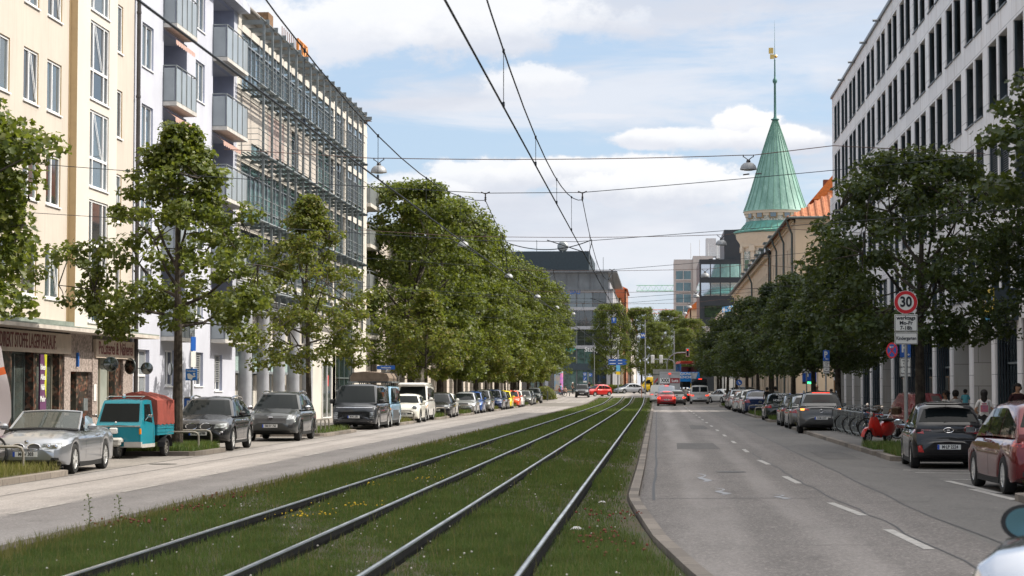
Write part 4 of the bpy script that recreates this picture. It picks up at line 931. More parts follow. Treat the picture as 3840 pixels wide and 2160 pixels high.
for k in range(12):
    a = 2*math.pi*(k+.5)/12; ca, sa = math.cos(a), math.sin(a); b.mx = Matrix.Translation((5.05*ca, 5.05*sa, 0)) @ Matrix.Rotation(a+math.pi/2, 4, 'Z')
    b.box(-.35, .35, -.25, .0, 2, zs-2.3, 0); b.box(-.5, .5, -.4, 0, zs-2.9, zs-2.1, 0); b.mx = Matrix.Translation((5.02*math.cos(a+.26), 5.02*math.sin(a+.26), 0)) @ Matrix.Rotation(a+.26+math.pi/2, 4, 'Z')
    b.box(-.75, .75, -.12, 0, zs-8.8, zs-2.9, 1); b.box(-.5, .5, -.18, -.12, zs-8, zs-4.2, 2); b.mx = None
b.build('pilasters', [M_trim, M_frz, mat('painted_green', (.10, .16, .10), .7)], TW)
# ================================================================ beyond the crossing
def block(name, lab, x0, x1, y0, y1, z1, m, cat='building', z0=.8):
    t = empty(name, (x0, y0, z0), lab, cat); b = MB(); b.box(0, x1-x0, 0, y1-y0, -1, z1-z0); b.build('wall', m, t); return t
SX, NY = (1, 0, 0), (0, -1, 0)
# glass corner office (left)
GO = empty('glass_corner_office', (-30, 335, .85), 'glass fronted corner office with silver storey bands and a dark roof box', 'building')
M_band = mat('band_silver', (.42, .42, .44), .5, .2, .06); M_bandD = mat('band_slate', (.045, .065, .08), .6, var=.1)
W_ = 22.2
b = MB(); b.box(0, W_, .4, 60, 0, 18.6); b.box(0, W_, -.05, .4, 3.8, 4.9, 1)
for z in (7.75, 11.0, 14.2, 17.2): b.box(0, W_, -.05, .4, z-.35, z+.2, 0)
for x in (11.2, 21.6): b.box(x, x+.6, -.12, .4, 0, 17.2, 0)
b.box(W_, W_+.5, .0, 60, 0, 17.2, 0)
b.build('wall', [M_band, M_bandD], GO)
zs_ = [(.1, 3.8), (4.9, 7.4), (7.95, 10.65), (11.2, 13.85), (14.4, 16.85)]
qq = random.Random(2)
for zi, (za, zb_) in enumerate(zs_):
    for k in range(8):
        x0 = k*2.75+.1; x1 = x0+2.6
        if x0+2.6 > 21.6: x1 = 21.55
        b = MB(); b.box(x0, x1, .2, .3, za, zb_, 0); b.box(x0, x0+.08, .1, .2, za, zb_, 1); b.box((x0+x1)/2-.03, (x0+x1)/2+.03, .12, .2, za, zb_, 1); b.box(x0, x1, .12, .2, za+.9, za+.96, 1)
        b.build('window', [qq.choice([M_glassD, M_glassD, M_glassT, M_glassB]) if zi < 4 else qq.choice([M_glassD, M_glassB]), M_steelD], GO)
b = MB(); b.box(0, W_+.6, -.4, 60, 17.2, 17.45, 0); b.box(.5, W_-.3, .3, 58, 17.45, 20.2, 1); b.box(-.3, W_+1.2, -1, 60, 20.2, 20.5, 0)
for k in range(11): b.box(.8+k*2, .9+k*2, .2, .3, 17.45, 20.2, 0)
b.build('top_storey', [mat('roof_edge', (.16, .17, .18), .5, .3), mat('glazing_grey', (.17, .185, .195), .15, var=.2, vscale=.4, coat=.5)], GO)
b = MB(); b.box(4, 18.5, 5, 40, 20.5, 24.2); bx_ = b.build('plant_room', mat('cladding_slate', (.03, .045, .055), .6), GO)
b = MB(); b.tube([(9.5, 6, 24), (9.5, 6, 26.2)], .05, 5); b.tube([(3.2, 6, 20), (3.2, 6, 25.5)], .04, 5); b.tube([(21, 3, 20), (21, 3, 23)], .04, 5); b.build('aerial', M_steelD, GO)
b = MB(); b.lathe([(0, 0), (.7, .15), (.95, .45)], (14, 5, 25), 'y', 14); b.tube([(14, 5, 24), (14, 5, 25)], .06, 5); b.build('satellite_dish', M_steel, GO)
M_teal = mat('logo_teal', (.02, .32, .33), .4, var=0)
b = MB(); b.prism([(15.6, 6.6), (16.5, 7.3), (15.6, 8.0), (14.7, 7.3)], -.18, -.1, 'y'); b.build('logo', M_teal, GO)
text('StudySmarter', 1.1, M_wl, GO, (20.9, -.2, 7.25), '-y', .01)
text('ENERGIE BAU', .9, M_bl, GO, (14.5, -.1, 16.9), '-y', .01)
# left row beyond
for (lab, x0, x1, y0, y1, z1, m) in (('narrow cream row house beyond the glass office, side on to the street', -22, -7.2, 396, 430, 19.5, M_cream), ('brick red tall row house with steep gable far down the street on the left', -22, -6.6, 431, 465, 23, mat('brick_far', (.32, .13, .07), .9, var=.1)), ('pale row house farthest down the left side of the street', -22, -6.0, 466, 620, 18, M_pale)):
    t = empty('row_house', (x0, y0, .85), lab, 'building', 'row houses far down the left side')
    hh = [(y_, y_+1.2, z_2, z_2+1.9) for y_ in range(2, int(y1-y0)-2, 4) for z_2 in (1, 4.6, 8.1, 11.5)]
    b = MB(); wallholes(b, (x1-x0, 0, 0), SY, (1, 0, 0), y1-y0, -1, z1-.85, hh, .25); b.box(0, x1-x0-.26, 0, y1-y0, -1, z1-.85); b.build('wall', m, t)
    b = MB()
    for (a_, c_, za, zb_) in hh: b.box(x1-x0-.27, x1-x0-.2, a_, c_, za, zb_)
    tag(b.build('windows', M_glassD, t), kind='stuff') if len(hh) > 40 else b.build('window', M_glassD, t)
    b = MB(); b.prism([(-.4, z1-.85), ((x1-x0)/2, z1+3), (x1-x0+.4, z1-.85)], 0, y1-y0, 'y'); b.build('roof', M_tileO, t)
# awning shop at foot
# dark office with mirrored windows (right)
DK = empty('dark_office', (8.6, 400, .85), 'dark panelled office block with rows of mirrored windows and planted terrace', 'building')
M_blk = mat('cladding_black', (.028, .034, .04), .5, var=.1, vscale=.8); M_mir = mat('mirror_window', (.55, .60, .66), .03, .9, 0)
b = MB(); b.box(0, 26, 0, 30, -1, 26.5); b.box(5.0, 26, 1, 28, 26.5, 32.5); b.build('wall', M_blk, DK)
for z in (5.5, 10.0, 14.6, 19.2, 22.9):
    for k in range(9):
        if z == 14.6: continue
        b = MB(); b.box(.35+k*1.95, .35+k*1.95+1.75, -.08, .0, z, z+2.6 if z > 15 else z+3.1); b.build('window', M_mir, DK)
M_hedge = leafmat('hedge_leaf', [(.02, .045, .01), (.04, .08, .015), (.07, .11, .03)])
b = MB(); b.box(1, 17, -.15, 0, 14.9, 17.2); b.build('terrace_planting', mat('planting_green', (.025, .05, .02), .9, var=.4, vscale=1.5), DK)
b = MB(); b.box(-.04, 0, 0, 30, 20, 22); b.box(-.04, 0, 0, 30, 10, 12); b.build('side_glazing', M_glassB, DK)
# hotel tower
HT = empty('hotel_tower', (5.2, 590, .85), 'tall grey concrete tower block with banded windows behind the dark office', 'building')
M_ht = mat('concrete_grey', (.40, .385, .37), .85, var=.08, vscale=.15)
b = MB(); b.box(0, 17, 0, 20, -1, 38.6); b.box(5.6, 11.5, -.6, 20, -1, 39.6); b.build('wall', M_ht, HT)
for i in range(10):
    for (xa, xb) in ((.6, 4.9), (11.8, 16.4)):
        b = MB(); b.box(xa, xb, -.12, 0, 1.6+i*3.45, 4.1+i*3.45); b.box((xa+xb)/2-.1, (xa+xb)/2+.1, -.2, -.12, 1.6+i*3.45, 4.1+i*3.45, 1); b.box(xa-.1, xb+.1, -.25, -.12, 1.3+i*3.45, 1.7+i*3.45, 1); b.build('window', [mat('hotel_glass', (.07, .15, .18), .1, var=.2, vscale=.3, ior=1.8), M_ht], HT)
b = MB(); b.box(9.5, 12.5, 2, 8, 39.6, 45); b.box(12.5, 18, 3, 10, 38.6, 43); b.box(12.5, 23, -1, 12, 36, 38.9)
for k in range(6): b.tube([(5+k*2.6, 1, 39), (5+k*2.6, 1, 43.5+k % 2)], .08, 4)
b.build('roof_plant', mat('plant_pale', (.55, .56, .57), .6, var=.15), HT)
# right row below the dark office
for (lab, x0, x1, y0, y1, z1, m) in (('low cream house front beside the trees at the end of the right side', 11, 22, 330, 385, 11, M_pale), ('orange roofed house between the grey tower and the dark office', 7.6, 12, 455, 520, 19.5, M_cream)):
    t = empty('row_house', (x0, y0, .85), lab, 'building', 'row houses at the far right')
    hh = [(y_, y_+1.3, z_2, z_2+2) for y_ in range(2, int(y1-y0)-2, 4) for z_2 in (1.5, 5, 8.6, 12)]
    b = MB(); wallholes(b, (0, 0, 0), SY, NX, y1-y0, -1, z1-.85, hh, .25); b.box(.26, x1-x0, 0, y1-y0, -1, z1-.85); b.build('wall', m, t)
    b = MB(); b.prism([(-.4, z1-.85), ((x1-x0)/2, z1+1.6), (x1-x0+.4, z1-.85)], -.3, y1-y0, 'y'); b.build('roof', M_tileO, t)
# tower cranes
def crane(x, y, zj, xa, xb, m, lab, hgt=2.2):
    t = empty('tower_crane', (x, y, .8), lab, 'crane', 'construction cranes on the skyline'); b = MB(); n = int((xb-xa)/2.2)
    for zz_, yy_ in ((0, 0), (0, 1.6), (hgt, .8)): b.tube([(xa-x, yy_, zj+zz_), (xb-x, yy_, zj+zz_)], .14, 4)
    for k in range(n):
        u0 = xa-x+k*(xb-xa)/n; u1 = u0+(xb-xa)/n; b.tube([(u0, 0, zj), ((u0+u1)/2, .8, zj+hgt), (u1, 0, zj)], .09, 4)
    b.build('jib', m, t); b = MB(); 
    for (dx, dy) in ((0, 0), (1.8, 0), (0, 1.8), (1.8, 1.8)): b.tube([(dx, dy, 0), (dx, dy, zj+6)], .12, 4)
    for k in range(int(zj/2.5)): b.tube([(0, 0, k*2.5), (1.8, 0, k*2.5+2.5)], .08, 4)
    b.build('mast', m, t); return t
crane(18, 780, 38.5, -7.8, 21, mat('crane_green', (.22, .42, .30), .6), 'pale green tower crane jib reaching left from behind the grey tower')
t = crane(30, 900, 34, -10, 34, mat('crane_red', (.55, .20, .17), .6), 'faint red tower crane jib low above the distant trees', 1.8)
b = MB(); b.tube([(-16, 0, 34), (-16, 0, 28)], .05, 4); b.box(-16.6, -15.4, -.3, .3, 32.5, 33.8); b.build('trolley', mat('crane_red', (.5, .1, .1)), t)
# ---------------------------------------------------------------- stone building behind the left trees
LS = empty('arcade_building', (-19.2, 131, 0), 'pale stone shop building half hidden behind the left row of trees', 'building')
hh = [(2+5.1*k, 5+5.1*k, .12, 3.6) for k in range(29)]; h2 = [(2.6+5.1*k, 4.4+5.1*k, z0, z0+2) for k in range(29) for z0 in (5.6, 9.0)]
b = MB(); wallholes(b, (0, 0, 0), SY, (1, 0, 0), 152, -.1, 12.5, hh+h2, .4); b.box(-12, -.41, 0, 152, -.1, 12.5); b.box(-12, 0, 152, 152.2, -.1, 12.5); b.box(0, .15, 0, 152, 4.3, 4.7); b.build('wall', stone('stone_pale', (.58, .52, .46), 1.6, .6), LS)
for i, h in enumerate(hh): b = MB(); b.box(-.42, -.36, h[0], h[1], h[2], h[3]); b.box(-.36, -.3, (h[0]+h[1])/2-.04, (h[0]+h[1])/2+.04, h[2], h[3], 1); b.box(-.36, -.3, h[0], h[1], 2.6, 2.68, 1); b.build('shop_window', [M_shopglass if i % 3 else M_dark, M_steelD], LS)
for h in h2: b = MB(); b.box(-.42, -.36, h[0], h[1], h[2], h[3]); b.build('window', M_glassD, LS)
b = MB(); b.prism([(-12.5, 12.5), (-6, 16), (.5, 12.5)], 0, 152, 'y'); b.build('roof', M_tile, LS)
# ================================================================ vehicles
M_tyre = mat('tyre_rubber', (.018, .018, .018), .85, var=.1); M_rim = mat('rim_silver', (.66, .66, .65), .42, .55, 0); M_rimD = mat('rim_black', (.03, .03, .03), .35, .3, 0)
M_cg = mat('car_glass', (.010, .013, .014), .03, var=0, ior=1.42, spec=.18); M_blackpl = mat('black_plastic', (.02, .02, .021), .55, var=0)
M_lampc = mat('headlamp_clear', (.45, .47, .48), .08, .6, .3, 20); M_red = mat('tail_lamp', (.42, .015, .015), .15, var=0, coat=1)
M_redL = mat('tail_lamp_lit', (.6, .03, .02), .2, var=0, emit=((1, .05, .02), 1.1)); M_orL = mat('indicator_lit', (.9, .3, .05), .2, var=0, emit=((1, .28, .04), 1.8)); M_or2 = mat('indicator_orange', (.7, .22, .02), .2, var=0)
M_plate = mat('licence_plate', (.72, .72, .70), .4, var=0); M_pblk = mat('plate_letters', (.02, .02, .02), .5, var=0); M_pblue = mat('plate_blue', (.02, .08, .45), .4, var=0); M_chr = mat('chrome', (.7, .7, .72), .12, 1, 0)
M_under = mat('underbody', (.01, .01, .01), .9, var=0)
def lerpprof(prof, y):
    if y <= prof[0][0]: return prof[0][1]
    for (a, za), (c, zc) in zip(prof, prof[1:]):
        if y <= c:
            t = (y-a)/(c-a); return za+(zc-za)*t
    return prof[-1][1]
_wheelcache = {}
def wheel(par, x, y, r, w, style, side, mr, steer=0):
    key = (round(r, 3), round(w, 3), style, mr.name)
    if key not in _wheelcache:
        b = MB(); rr = r*.69
        b.lathe([(rr*.93, -w/2+.02), (rr, -w/2), (r*.93, -w/2+.004), (r*.985, -w/2+.03), (r, -w/2+.06), (r, w/2-.06), (r*.985, w/2-.03), (r*.93, w/2-.004), (rr, w/2), (rr*.93, w/2-.02)], (0, 0, 0), 'x', 28)
        b.lathe([(0, -w*.1), (rr*.95, -w*.1)], (0, 0, 0), 'x', 20)
        ty = b.build('tyre', M_tyre, None, smooth=True)
        b = MB(); b.lathe([(rr*.90, -w*.1), (rr*.90, w/2-.025), (rr*1.0, w/2-.006), (rr*.97, w/2-.02), (rr*.90, w/2-.03)], (0, 0, 0), 'x', 24)
        ns = 5 if style == 5 else (10 if style == 10 else 7)
        b.lathe([(0, w/2-.02), (rr*.2, w/2-.022), (rr*.24, w/2-.05)], (0, 0, 0), 'x', 12)
        for k in range(ns):
            a = 2*math.pi*k/ns
            for da in ((-.11, .11) if style == 5 else (0,)):
                b.mx = Matrix.Rotation(a+da, 4, 'X'); wd = .035 if style == 5 else (.026 if style == 10 else .045)
                b.prism([(rr*.15, -wd*rr*3), (rr*.95, -wd*rr*2.4), (rr*.95, wd*rr*2.4), (rr*.15, wd*rr*3)], w/2-.06, w/2-.022, 'x'); 
        b.mx = None; ri = b.build('rim', mr, None)
        _wheelcache[key] = (ty.data, ri.data); bpy.data.objects.remove(ty); bpy.data.objects.remove(ri)
    wd = bpy.data.objects.new('wheel', None); COL.objects.link(wd); wd.parent = par; wd.location = (x*side, y, r); wd.rotation_euler = (0, 0, (0 if side > 0 else math.pi)+steer); wd.empty_display_size = .1
    for nm, me in zip(('tyre', 'rim'), _wheelcache[key]):
        o = bpy.data.objects.new(nm, me); COL.objects.link(o); o.parent = wd
    return wd
class Car:
    """front towards -y, rear towards +y, centred on the wheelbase"""
    def __init__(s, loc, yaw, label, cat, paintm, sp, group='cars', lod=0, name='car'):
        s.t = empty(name, loc, label, cat, group, yaw); s.sp = sp; s.p = paintm; s.lod = lod
        s.L, s.W = sp['L'], sp['W']; s.yf, s.yr = -sp['L']/2, sp['L']/2
        s.wf, s.wr = s.yf+sp['fo'], s.yr-sp['ro']; s.r = sp['r']
        s.body()
        for sd in (-1, 1):
            for y in (s.wf, s.wr): wheel(s.t, s.W/2-.115, y, s.r, .21, sp.get('rim', 7), sd, sp.get('rimm', M_rim))
    def body(s):
        sp = s.sp; hw = s.W/2; n = 46 if s.lod == 0 else 30; sill = sp.get('sill', .22); r_ = s.r+.055
        # side profile of the body top: list of (y fraction 0..1, z)
        ys = [s.yf + s.L*t for t in sorted({*[i/n for i in range(n+1)], .006, .015, .03, .985, .995, .97})]
        top = [(s.yf+s.L*a, z) for a, z in sp['top']]
        rows = []
        for y in ys:
            t = (y-s.yf)/s.L; e = min(t, 1-t)*s.L
            rn = sp.get('nose', .42) if t < .5 else sp.get('tail', .3)
            k = 1 if e > rn else math.sqrt(max(0, 1-((rn-e)/rn)**2))
            w = hw*(.80+.20*k)*(1-.03*abs(2*t-1)**2)
            zt = lerpprof(top, y); zb = sill+.10*(1-min(1, e/.25))
            arch = 0
            for wy in (s.wf, s.wr):
                d = abs(y-wy)
                if d < r_: zb = max(zb, s.r+math.sqrt(r_*r_-d*d)-.02); arch = 1
            zs = min(zt-.06, sp['shoulder']) if not sp.get('flat') else zt-.05
            zm = (max(zb, .5)+zs)/2
            zb2 = min(zb, zs-.08)
            crown = sp.get('crown', .045)
            rows.append([(0, y, zb2), (w*.82, y, zb2), (w*.965, y, zb2+.01), (w*(.992), y, zb2+.06*(zs-zb2)/.5), (w, y, max(zb2+.08, zm-.06)), (w*.995, y, max(zb2+.10, zm+.05)), (w*.975, y, zs-.06), (w*.93, y, zs), (w*.84, y, zt-.02 if zt-.02 > zs else zs+.01), (w*.55, y, zt+crown*.6), (0, y, zt+crown)])
        # blunt the two ends
        def cap(row, inset):
            zc = (row[0][2]+row[-1][2])/2
            return [(x*.90, row[0][1]+inset, zc+(z-zc)*.86) for x, y, z in row]
        rows = [cap(rows[0], -.035)]+rows+[cap(rows[-1], .035)]
        full = [[(-x, y, z) for x, y, z in r[:0:-1]]+list(r) for r in rows]
        b = MB(); ids = b.grid(full, 0, close=False)
        b.idx(ids[0][::-1]); b.idx(ids[-1])
        me = b
        s.bodyo = b.build('body', s.p, s.t, smooth=50)
        s.bvh = BVHTree.FromPolygons([Vector(v) for v in b.v], b.f)
        u = MB(); u.box(-hw*.72, hw*.72, s.yf+.35, s.yr-.3, sill-.04, sp['shoulder']-.15); u.box(-hw+.02, hw-.02, s.wf+s.r+.06, s.wr-s.r-.06, sill-.06, sill+.1); u.build('underbody', M_under, s.t)
        if sp.get('gh'): s.green()
    def green(s):
        sp = s.sp; G_ = sp['gh']   # list of side profile points: base front, top front, top rear, base rear (y frac, z)
        (a, za), (c, zc), (d, zd), (e, ze) = G_; f = lambda q: s.yf+s.L*q
        hw = s.W/2; wb, wt = hw*sp.get('wb', .93), hw*sp.get('wt', .72); crown = .05
        zbelt = sp['belt']
        rows = []; segs = 9
        # front slope, roof, rear slope stations
        def ring(y, ztop, wtop, k):
            zlo = min(lerpprof([(s.yf+s.L*p, z) for p, z in sp['top']], y)-.03, zbelt)
            wlow = wb*(1-.06*abs(2*(y-s.yf)/s.L-1)**2)
            zt = max(ztop, zlo+.02); h = (zt-zlo)/(max(zc, zd)-zbelt+.001); h = min(1, h)
            ww = wlow+(wtop-wlow)*h
            return [(wlow, y, zlo), (wlow+(ww-wlow)*.5, y, zlo+(zt-zlo)*.5), (ww+.0, y, zt-.07*h), (ww-.05*h, y, zt-.025*h), (ww*.6, y, zt+crown*.55*h), (0, y, zt+crown*h)]
        st = []
        for i in range(segs+1): t = i/segs; st.append((f(a)+(f(c)-f(a))*t, za+(zc-za)*(t**.92)))
        mid = 6
        for i in range(1, mid): t = i/mid; st.append((f(c)+(f(d)-f(c))*t, zc+(zd-zc)*t+.05*math.sin(math.pi*t)*sp.get('arc', 1)))
        for i in range(segs+1): t = i/segs; st.append((f(d)+(f(e)-f(d))*t, zd+(ze-zd)*(t**(1.25 if sp.get('fast') else 1.1))))
        rows = [ring(y, z, wt, 0) for y, z in st]
        full = [[(-x, y, z) for x, y, z in r[:0:-1]]+[r[0]] if False else [(-x, y, z) for x, y, z in r][:-1]+[(x, y, z) for x, y, z in r[::-1]] for r in rows]
        b = MB(); ids = b.grid(full); b.idx(ids[0]); b.idx(ids[-1])
        s.cabin = b.build('cabin', s.sp.get('roofm', s.p), s.t, smooth=45)
        s.cbvh = BVHTree.FromPolygons([Vector(v) for v in b.v], b.f)
        s.st = st
    # project a quad patch (4 corners in the plane seen along axis) on a shell
    def patch(s, name, pts, axis, m, bvh=None, off=.006, nu=8, nv=4, par=None, label=None, sgn=1, thick=0):
        bvh = bvh or s.bvh; P = [Vector(p) for p in pts]; rows = []; D = {'y-': Vector((0, 1, 0)), 'y+': Vector((0, -1, 0)), 'x+': Vector((-1, 0, 0)), 'x-': Vector((1, 0, 0)), 'z+': Vector((0, 0, -1))}[axis]
        last = None
        for j in range(nv+1):
            v = j/nv; row = []
            for i in range(nu+1):
                u = i/nu; q = P[0]*(1-u)*(1-v)+P[1]*u*(1-v)+P[2]*u*v+P[3]*(1-u)*v
                o_ = Vector((q.x if D.x == 0 else -D.x*9, q.y if D.y == 0 else -D.y*9, q.z if D.z == 0 else 9))
                hit = bvh.ray_cast(o_, D)
                if hit[0] is None: row.append(None)
                else: row.append(hit[0]-D*off)
            rows.append(row)
        b = MB()
        for j in range(nv):
            for i in range(nu):
                q = (rows[j][i], rows[j][i+1], rows[j+1][i+1], rows[j+1][i])
                if all(x is not None for x in q): b.face(q)
        if not b.f: return None
        return b.build(name, m, par or s.t, smooth=True, label=label)
    def glass(s, side_split=(.42, .60), front=True, rear=True, quarter=None, sidem=None, ym=None):
        sp = s.sp; (a, za), (c, zc), (d, zd), (e, ze) = sp['gh']; f = lambda q: s.yf+s.L*q; hw = s.W/2; wb, wt = hw*sp.get('wb', .93), hw*sp.get('wt', .72)
        nu = 8 if s.lod < 2 else 4
        if front: s.patch('windscreen', [(-wb*.90, 0, za+.04), (wb*.90, 0, za+.04), (wt*.86, 0, zc-.03), (-wt*.86, 0, zc-.03)], 'y-', M_cg, s.cbvh, .008, nu, 6)
        if rear:
            rz = sp.get('rearz', (.12, .05)); s.patch('rear_window', [(-wb*.84, 0, ze+rz[0]), (wb*.84, 0, ze+rz[0]), (wt*.84, 0, zd-rz[1]), (-wt*.84, 0, zd-rz[1])], 'y+', M_cg, s.cbvh, .008, nu, 5)
        zb_, h = sp['belt']+.03, 0
        def ztop(y):
            for (y0, z0), (y1, z1) in zip(s.st, s.st[1:]):
                if y0 <= y <= y1: return z0+(z1-z0)*(y-y0)/(y1-y0)
            return zb_
        y0, y1 = f(a)+.22, f(e)-.22 if not sp.get('van') else f(e)-.12
        cuts = [y0+(y1-y0)*q for q in (0,)+tuple(side_split)+(1,)]
        for sd in ('x+', 'x-'):
            if s.lod == 2 and sd == 'x-': pass
            for i, (ya, yb) in enumerate(zip(cuts, cuts[1:])):
                ya2, yb2 = ya+.03, yb-.03; za_, zc_ = min(ztop(ya2)-.1, 9), ztop(yb2)-.1
                if i == 0: s.patch('side_window', [(0, ya2+.0, zb_), (0, yb2, zb_), (0, yb2, zc_), (0, min(yb2, max(ya2, f(c)+.0)), ztop(max(ya2, min(f(c)+.0, yb2)))-.1)], sd, M_cg, s.cbvh, .006, 5, 3)
                else: s.patch('side_window', [(0, ya2, zb_), (0, yb2, zb_+(.03 if i == len(cuts)-2 else 0)), (0, yb2, max(zb_+.05, zc_)), (0, ya2, za_)], sd, M_cg, s.cbvh, .006, 5, 3)
    def plate(s, txt, z, rear=False, w=.52, yoff=.012, blue=True):
        ax = 'y+' if rear else 'y-'; D = Vector((0, -1 if rear else 1, 0)); hit = s.bvh.ray_cast(Vector((0, 9 if rear else -9, z)), D)
        hit2 = s.bvh.ray_cast(Vector((.24, 9 if rear else -9, z)), D)
        if hit[0] is None: return
        y = (max if rear else min)(hit[0].y, hit2[0].y if hit2[0] else hit[0].y); sg = 1 if rear else -1; y += sg*yoff
        b = MB(); b.box(-w/2, w/2, min(y, y+sg*.012), max(y, y+sg*.012), z-.055, z+.055); pl = b.build('licence_plate', M_plate, s.t)
        if s.lod < 2:
            b = MB(); x0 = (w/2-.045 if rear else -w/2); b.box(x0, x0+.045, min(y+sg*.013, y+sg*.016), max(y+sg*.013, y+sg*.016), z-.053, z+.053); b.build('plate_band', M_pblue, pl)
            text(txt, .105, M_pblk, pl, (.02*(-1 if rear else 1), y+sg*.0155, z), '+y' if rear else '-y', .003, .80)
    def rbx(s, name, c, sz, m, r=.03, par=None):
        b = MB(); b.rbox(c, sz, r, 0); return b.build(name, m, par or s.t, smooth=30)
    def mirrors(s, z=None, y=None, m=None, sz=(.20, .12, .14)):
        z = z or s.sp['belt']+.08; y = y if y is not None else s.yf+s.L*(s.sp['gh'][0][0])+.42
        for sd in (-1, 1):
            b = MB(); x = sd*(s.W/2+.10); b.rbox((x, y, z), sz, .045); b.box(min(sd*(s.W/2-.06), x), max(sd*(s.W/2-.06), x), y+.0, y+.05, z-.07, z-.04)
            mo = b.build('wing_mirror', m or s.p, s.t, smooth=35)
            b = MB(); b.box(x-sz[0]*.4, x+sz[0]*.4, y+sz[1]/2+.001, y+sz[1]/2+.006, z-sz[2]*.38, z+sz[2]*.38); b.build('mirror_glass', MATS['mirror_glass'], mo)
    def seams(s, ys, z0=.3):
        for sd in ('x+', 'x-'):
            for y in ys:
                s.patch('door_seam', [(0, y-.007, z0), (0, y+.007, z0), (0, y+.007, s.sp['belt']-.0), (0, y-.007, s.sp['belt']-.0)], sd, M_blackpl, None, .003, 1, 8)
    def handles(s, ys, z, m=None):
        for sd in (-1, 1):
            for y in ys: s.rbx('door_handle', (sd*(s.W/2-.002), y, z), (.035, .19, .035), m or s.p, .012)
    def side_line(s, z0, z1, m, y0, y1, name='side_trim'):
        for sd in ('x+', 'x-'): s.patch(name, [(0, y0, z0), (0, y1, z0), (0, y1, z1), (0, y0, z1)], sd, m, None, .008, 20, 2)
    def arches(s, m=M_blackpl):
        for sd in (-1, 1):
            for wy in (s.wf, s.wr):
                b = MB(); r0 = s.r+.04; pts = []
                rows = []
                for k in range(15):
                    a = math.pi*k/14; rows.append([(sd*(s.W/2-.06), wy+r0*math.cos(a), s.r+r0*math.sin(a)), (sd*(s.W/2+.012), wy+r0*math.cos(a), s.r+r0*math.sin(a)), (sd*(s.W/2+.008), wy+(r0+.065)*math.cos(a), s.r+(r0+.065)*math.sin(a)), (sd*(s.W/2-.06), wy+(r0+.07)*math.cos(a), s.r+(r0+.07)*math.sin(a))])
                b.grid(rows); b.build('wheel_arch', m, s.t, smooth=True)
    def rails(s, m):
        sp = s.sp; (a, za), (c, zc), (d, zd), (e, ze) = sp['gh']; f = lambda q: s.yf+s.L*q; wt = s.W/2*sp.get('wt', .72)
        for sd in (-1, 1):
            b = MB(); x = sd*(wt-.03); b.tube([(x, f(c)+.05, zc+.0), (x, f(c)+.2, zc+.065), (x, (f(c)+f(d))/2, max(zc, zd)+.10), (x, f(d)-.2, zd+.075), (x, f(d)-.02, zd+.0)], .022, 6); b.build('roof_rail', m, s.t, smooth=True)
    def seats(s): pass
def spec(kind, **kw):
    base = {
     'hatch': dict(L=4.2, W=1.79, fo=.84, ro=.72, r=.315, shoulder=.86, belt=.93, top=[(0, .56), (.02, .66), (.06, .76), (.26, .93), (.80, .96), (.955, .95), (.985, .86), (1, .60)], gh=[(.235, .92), (.44, 1.44), (.80, 1.44), (.965, .97)], wt=.70, sill=.2),
     'mini': dict(L=3.65, W=1.66, fo=.72, ro=.55, r=.29, shoulder=.86, belt=.94, top=[(0, .55), (.02, .66), (.07, .77), (.24, .93), (.80, .96), (.96, .96), (.99, .84), (1, .60)], gh=[(.22, .93), (.43, 1.46), (.84, 1.46), (.975, .98)], wt=.72, sill=.19),
     'sedan': dict(L=4.65, W=1.83, fo=.85, ro=1.0, r=.32, shoulder=.86, belt=.93, top=[(0, .54), (.02, .64), (.06, .74), (.28, .94), (.74, 1.0), (.96, 1.0), (.985, .92), (1, .62)], gh=[(.27, .93), (.45, 1.40), (.66, 1.40), (.87, 1.0)], wt=.68, sill=.2, fast=True),
     'suv': dict(L=4.5, W=1.86, fo=.86, ro=.84, r=.36, shoulder=1.0, belt=1.06, top=[(0, .62), (.02, .78), (.06, .92), (.25, 1.08), (.80, 1.10), (.955, 1.08), (.985, .98), (1, .62)], gh=[(.235, 1.05), (.40, 1.60), (.83, 1.60), (.965, 1.12)], wt=.73, sill=.27),
     'mpv': dict(L=4.6, W=1.8, fo=.85, ro=.9, r=.32, shoulder=.92, belt=.99, top=[(0, .58), (.02, .68), (.06, .80), (.2, .97), (.80, 1.02), (.955, 1.02), (.985, .92), (1, .60)], gh=[(.17, .96), (.40, 1.58), (.84, 1.58), (.97, 1.04)], wt=.72, sill=.22),
     'van': dict(L=5.1, W=1.95, fo=.95, ro=1.05, r=.34, shoulder=1.12, belt=1.18, top=[(0, .60), (.01, .82), (.04, .98), (.13, 1.16), (.3, 1.2), (.97, 1.2), (.99, 1.1), (1, .55)], gh=[(.115, 1.14), (.245, 1.92), (.95, 1.92), (.992, 1.2)], wt=.84, wb=.97, sill=.24, van=True, arc=.3, tail=.12, nose=.35),
    }[kind].copy(); base.update(kw); return base
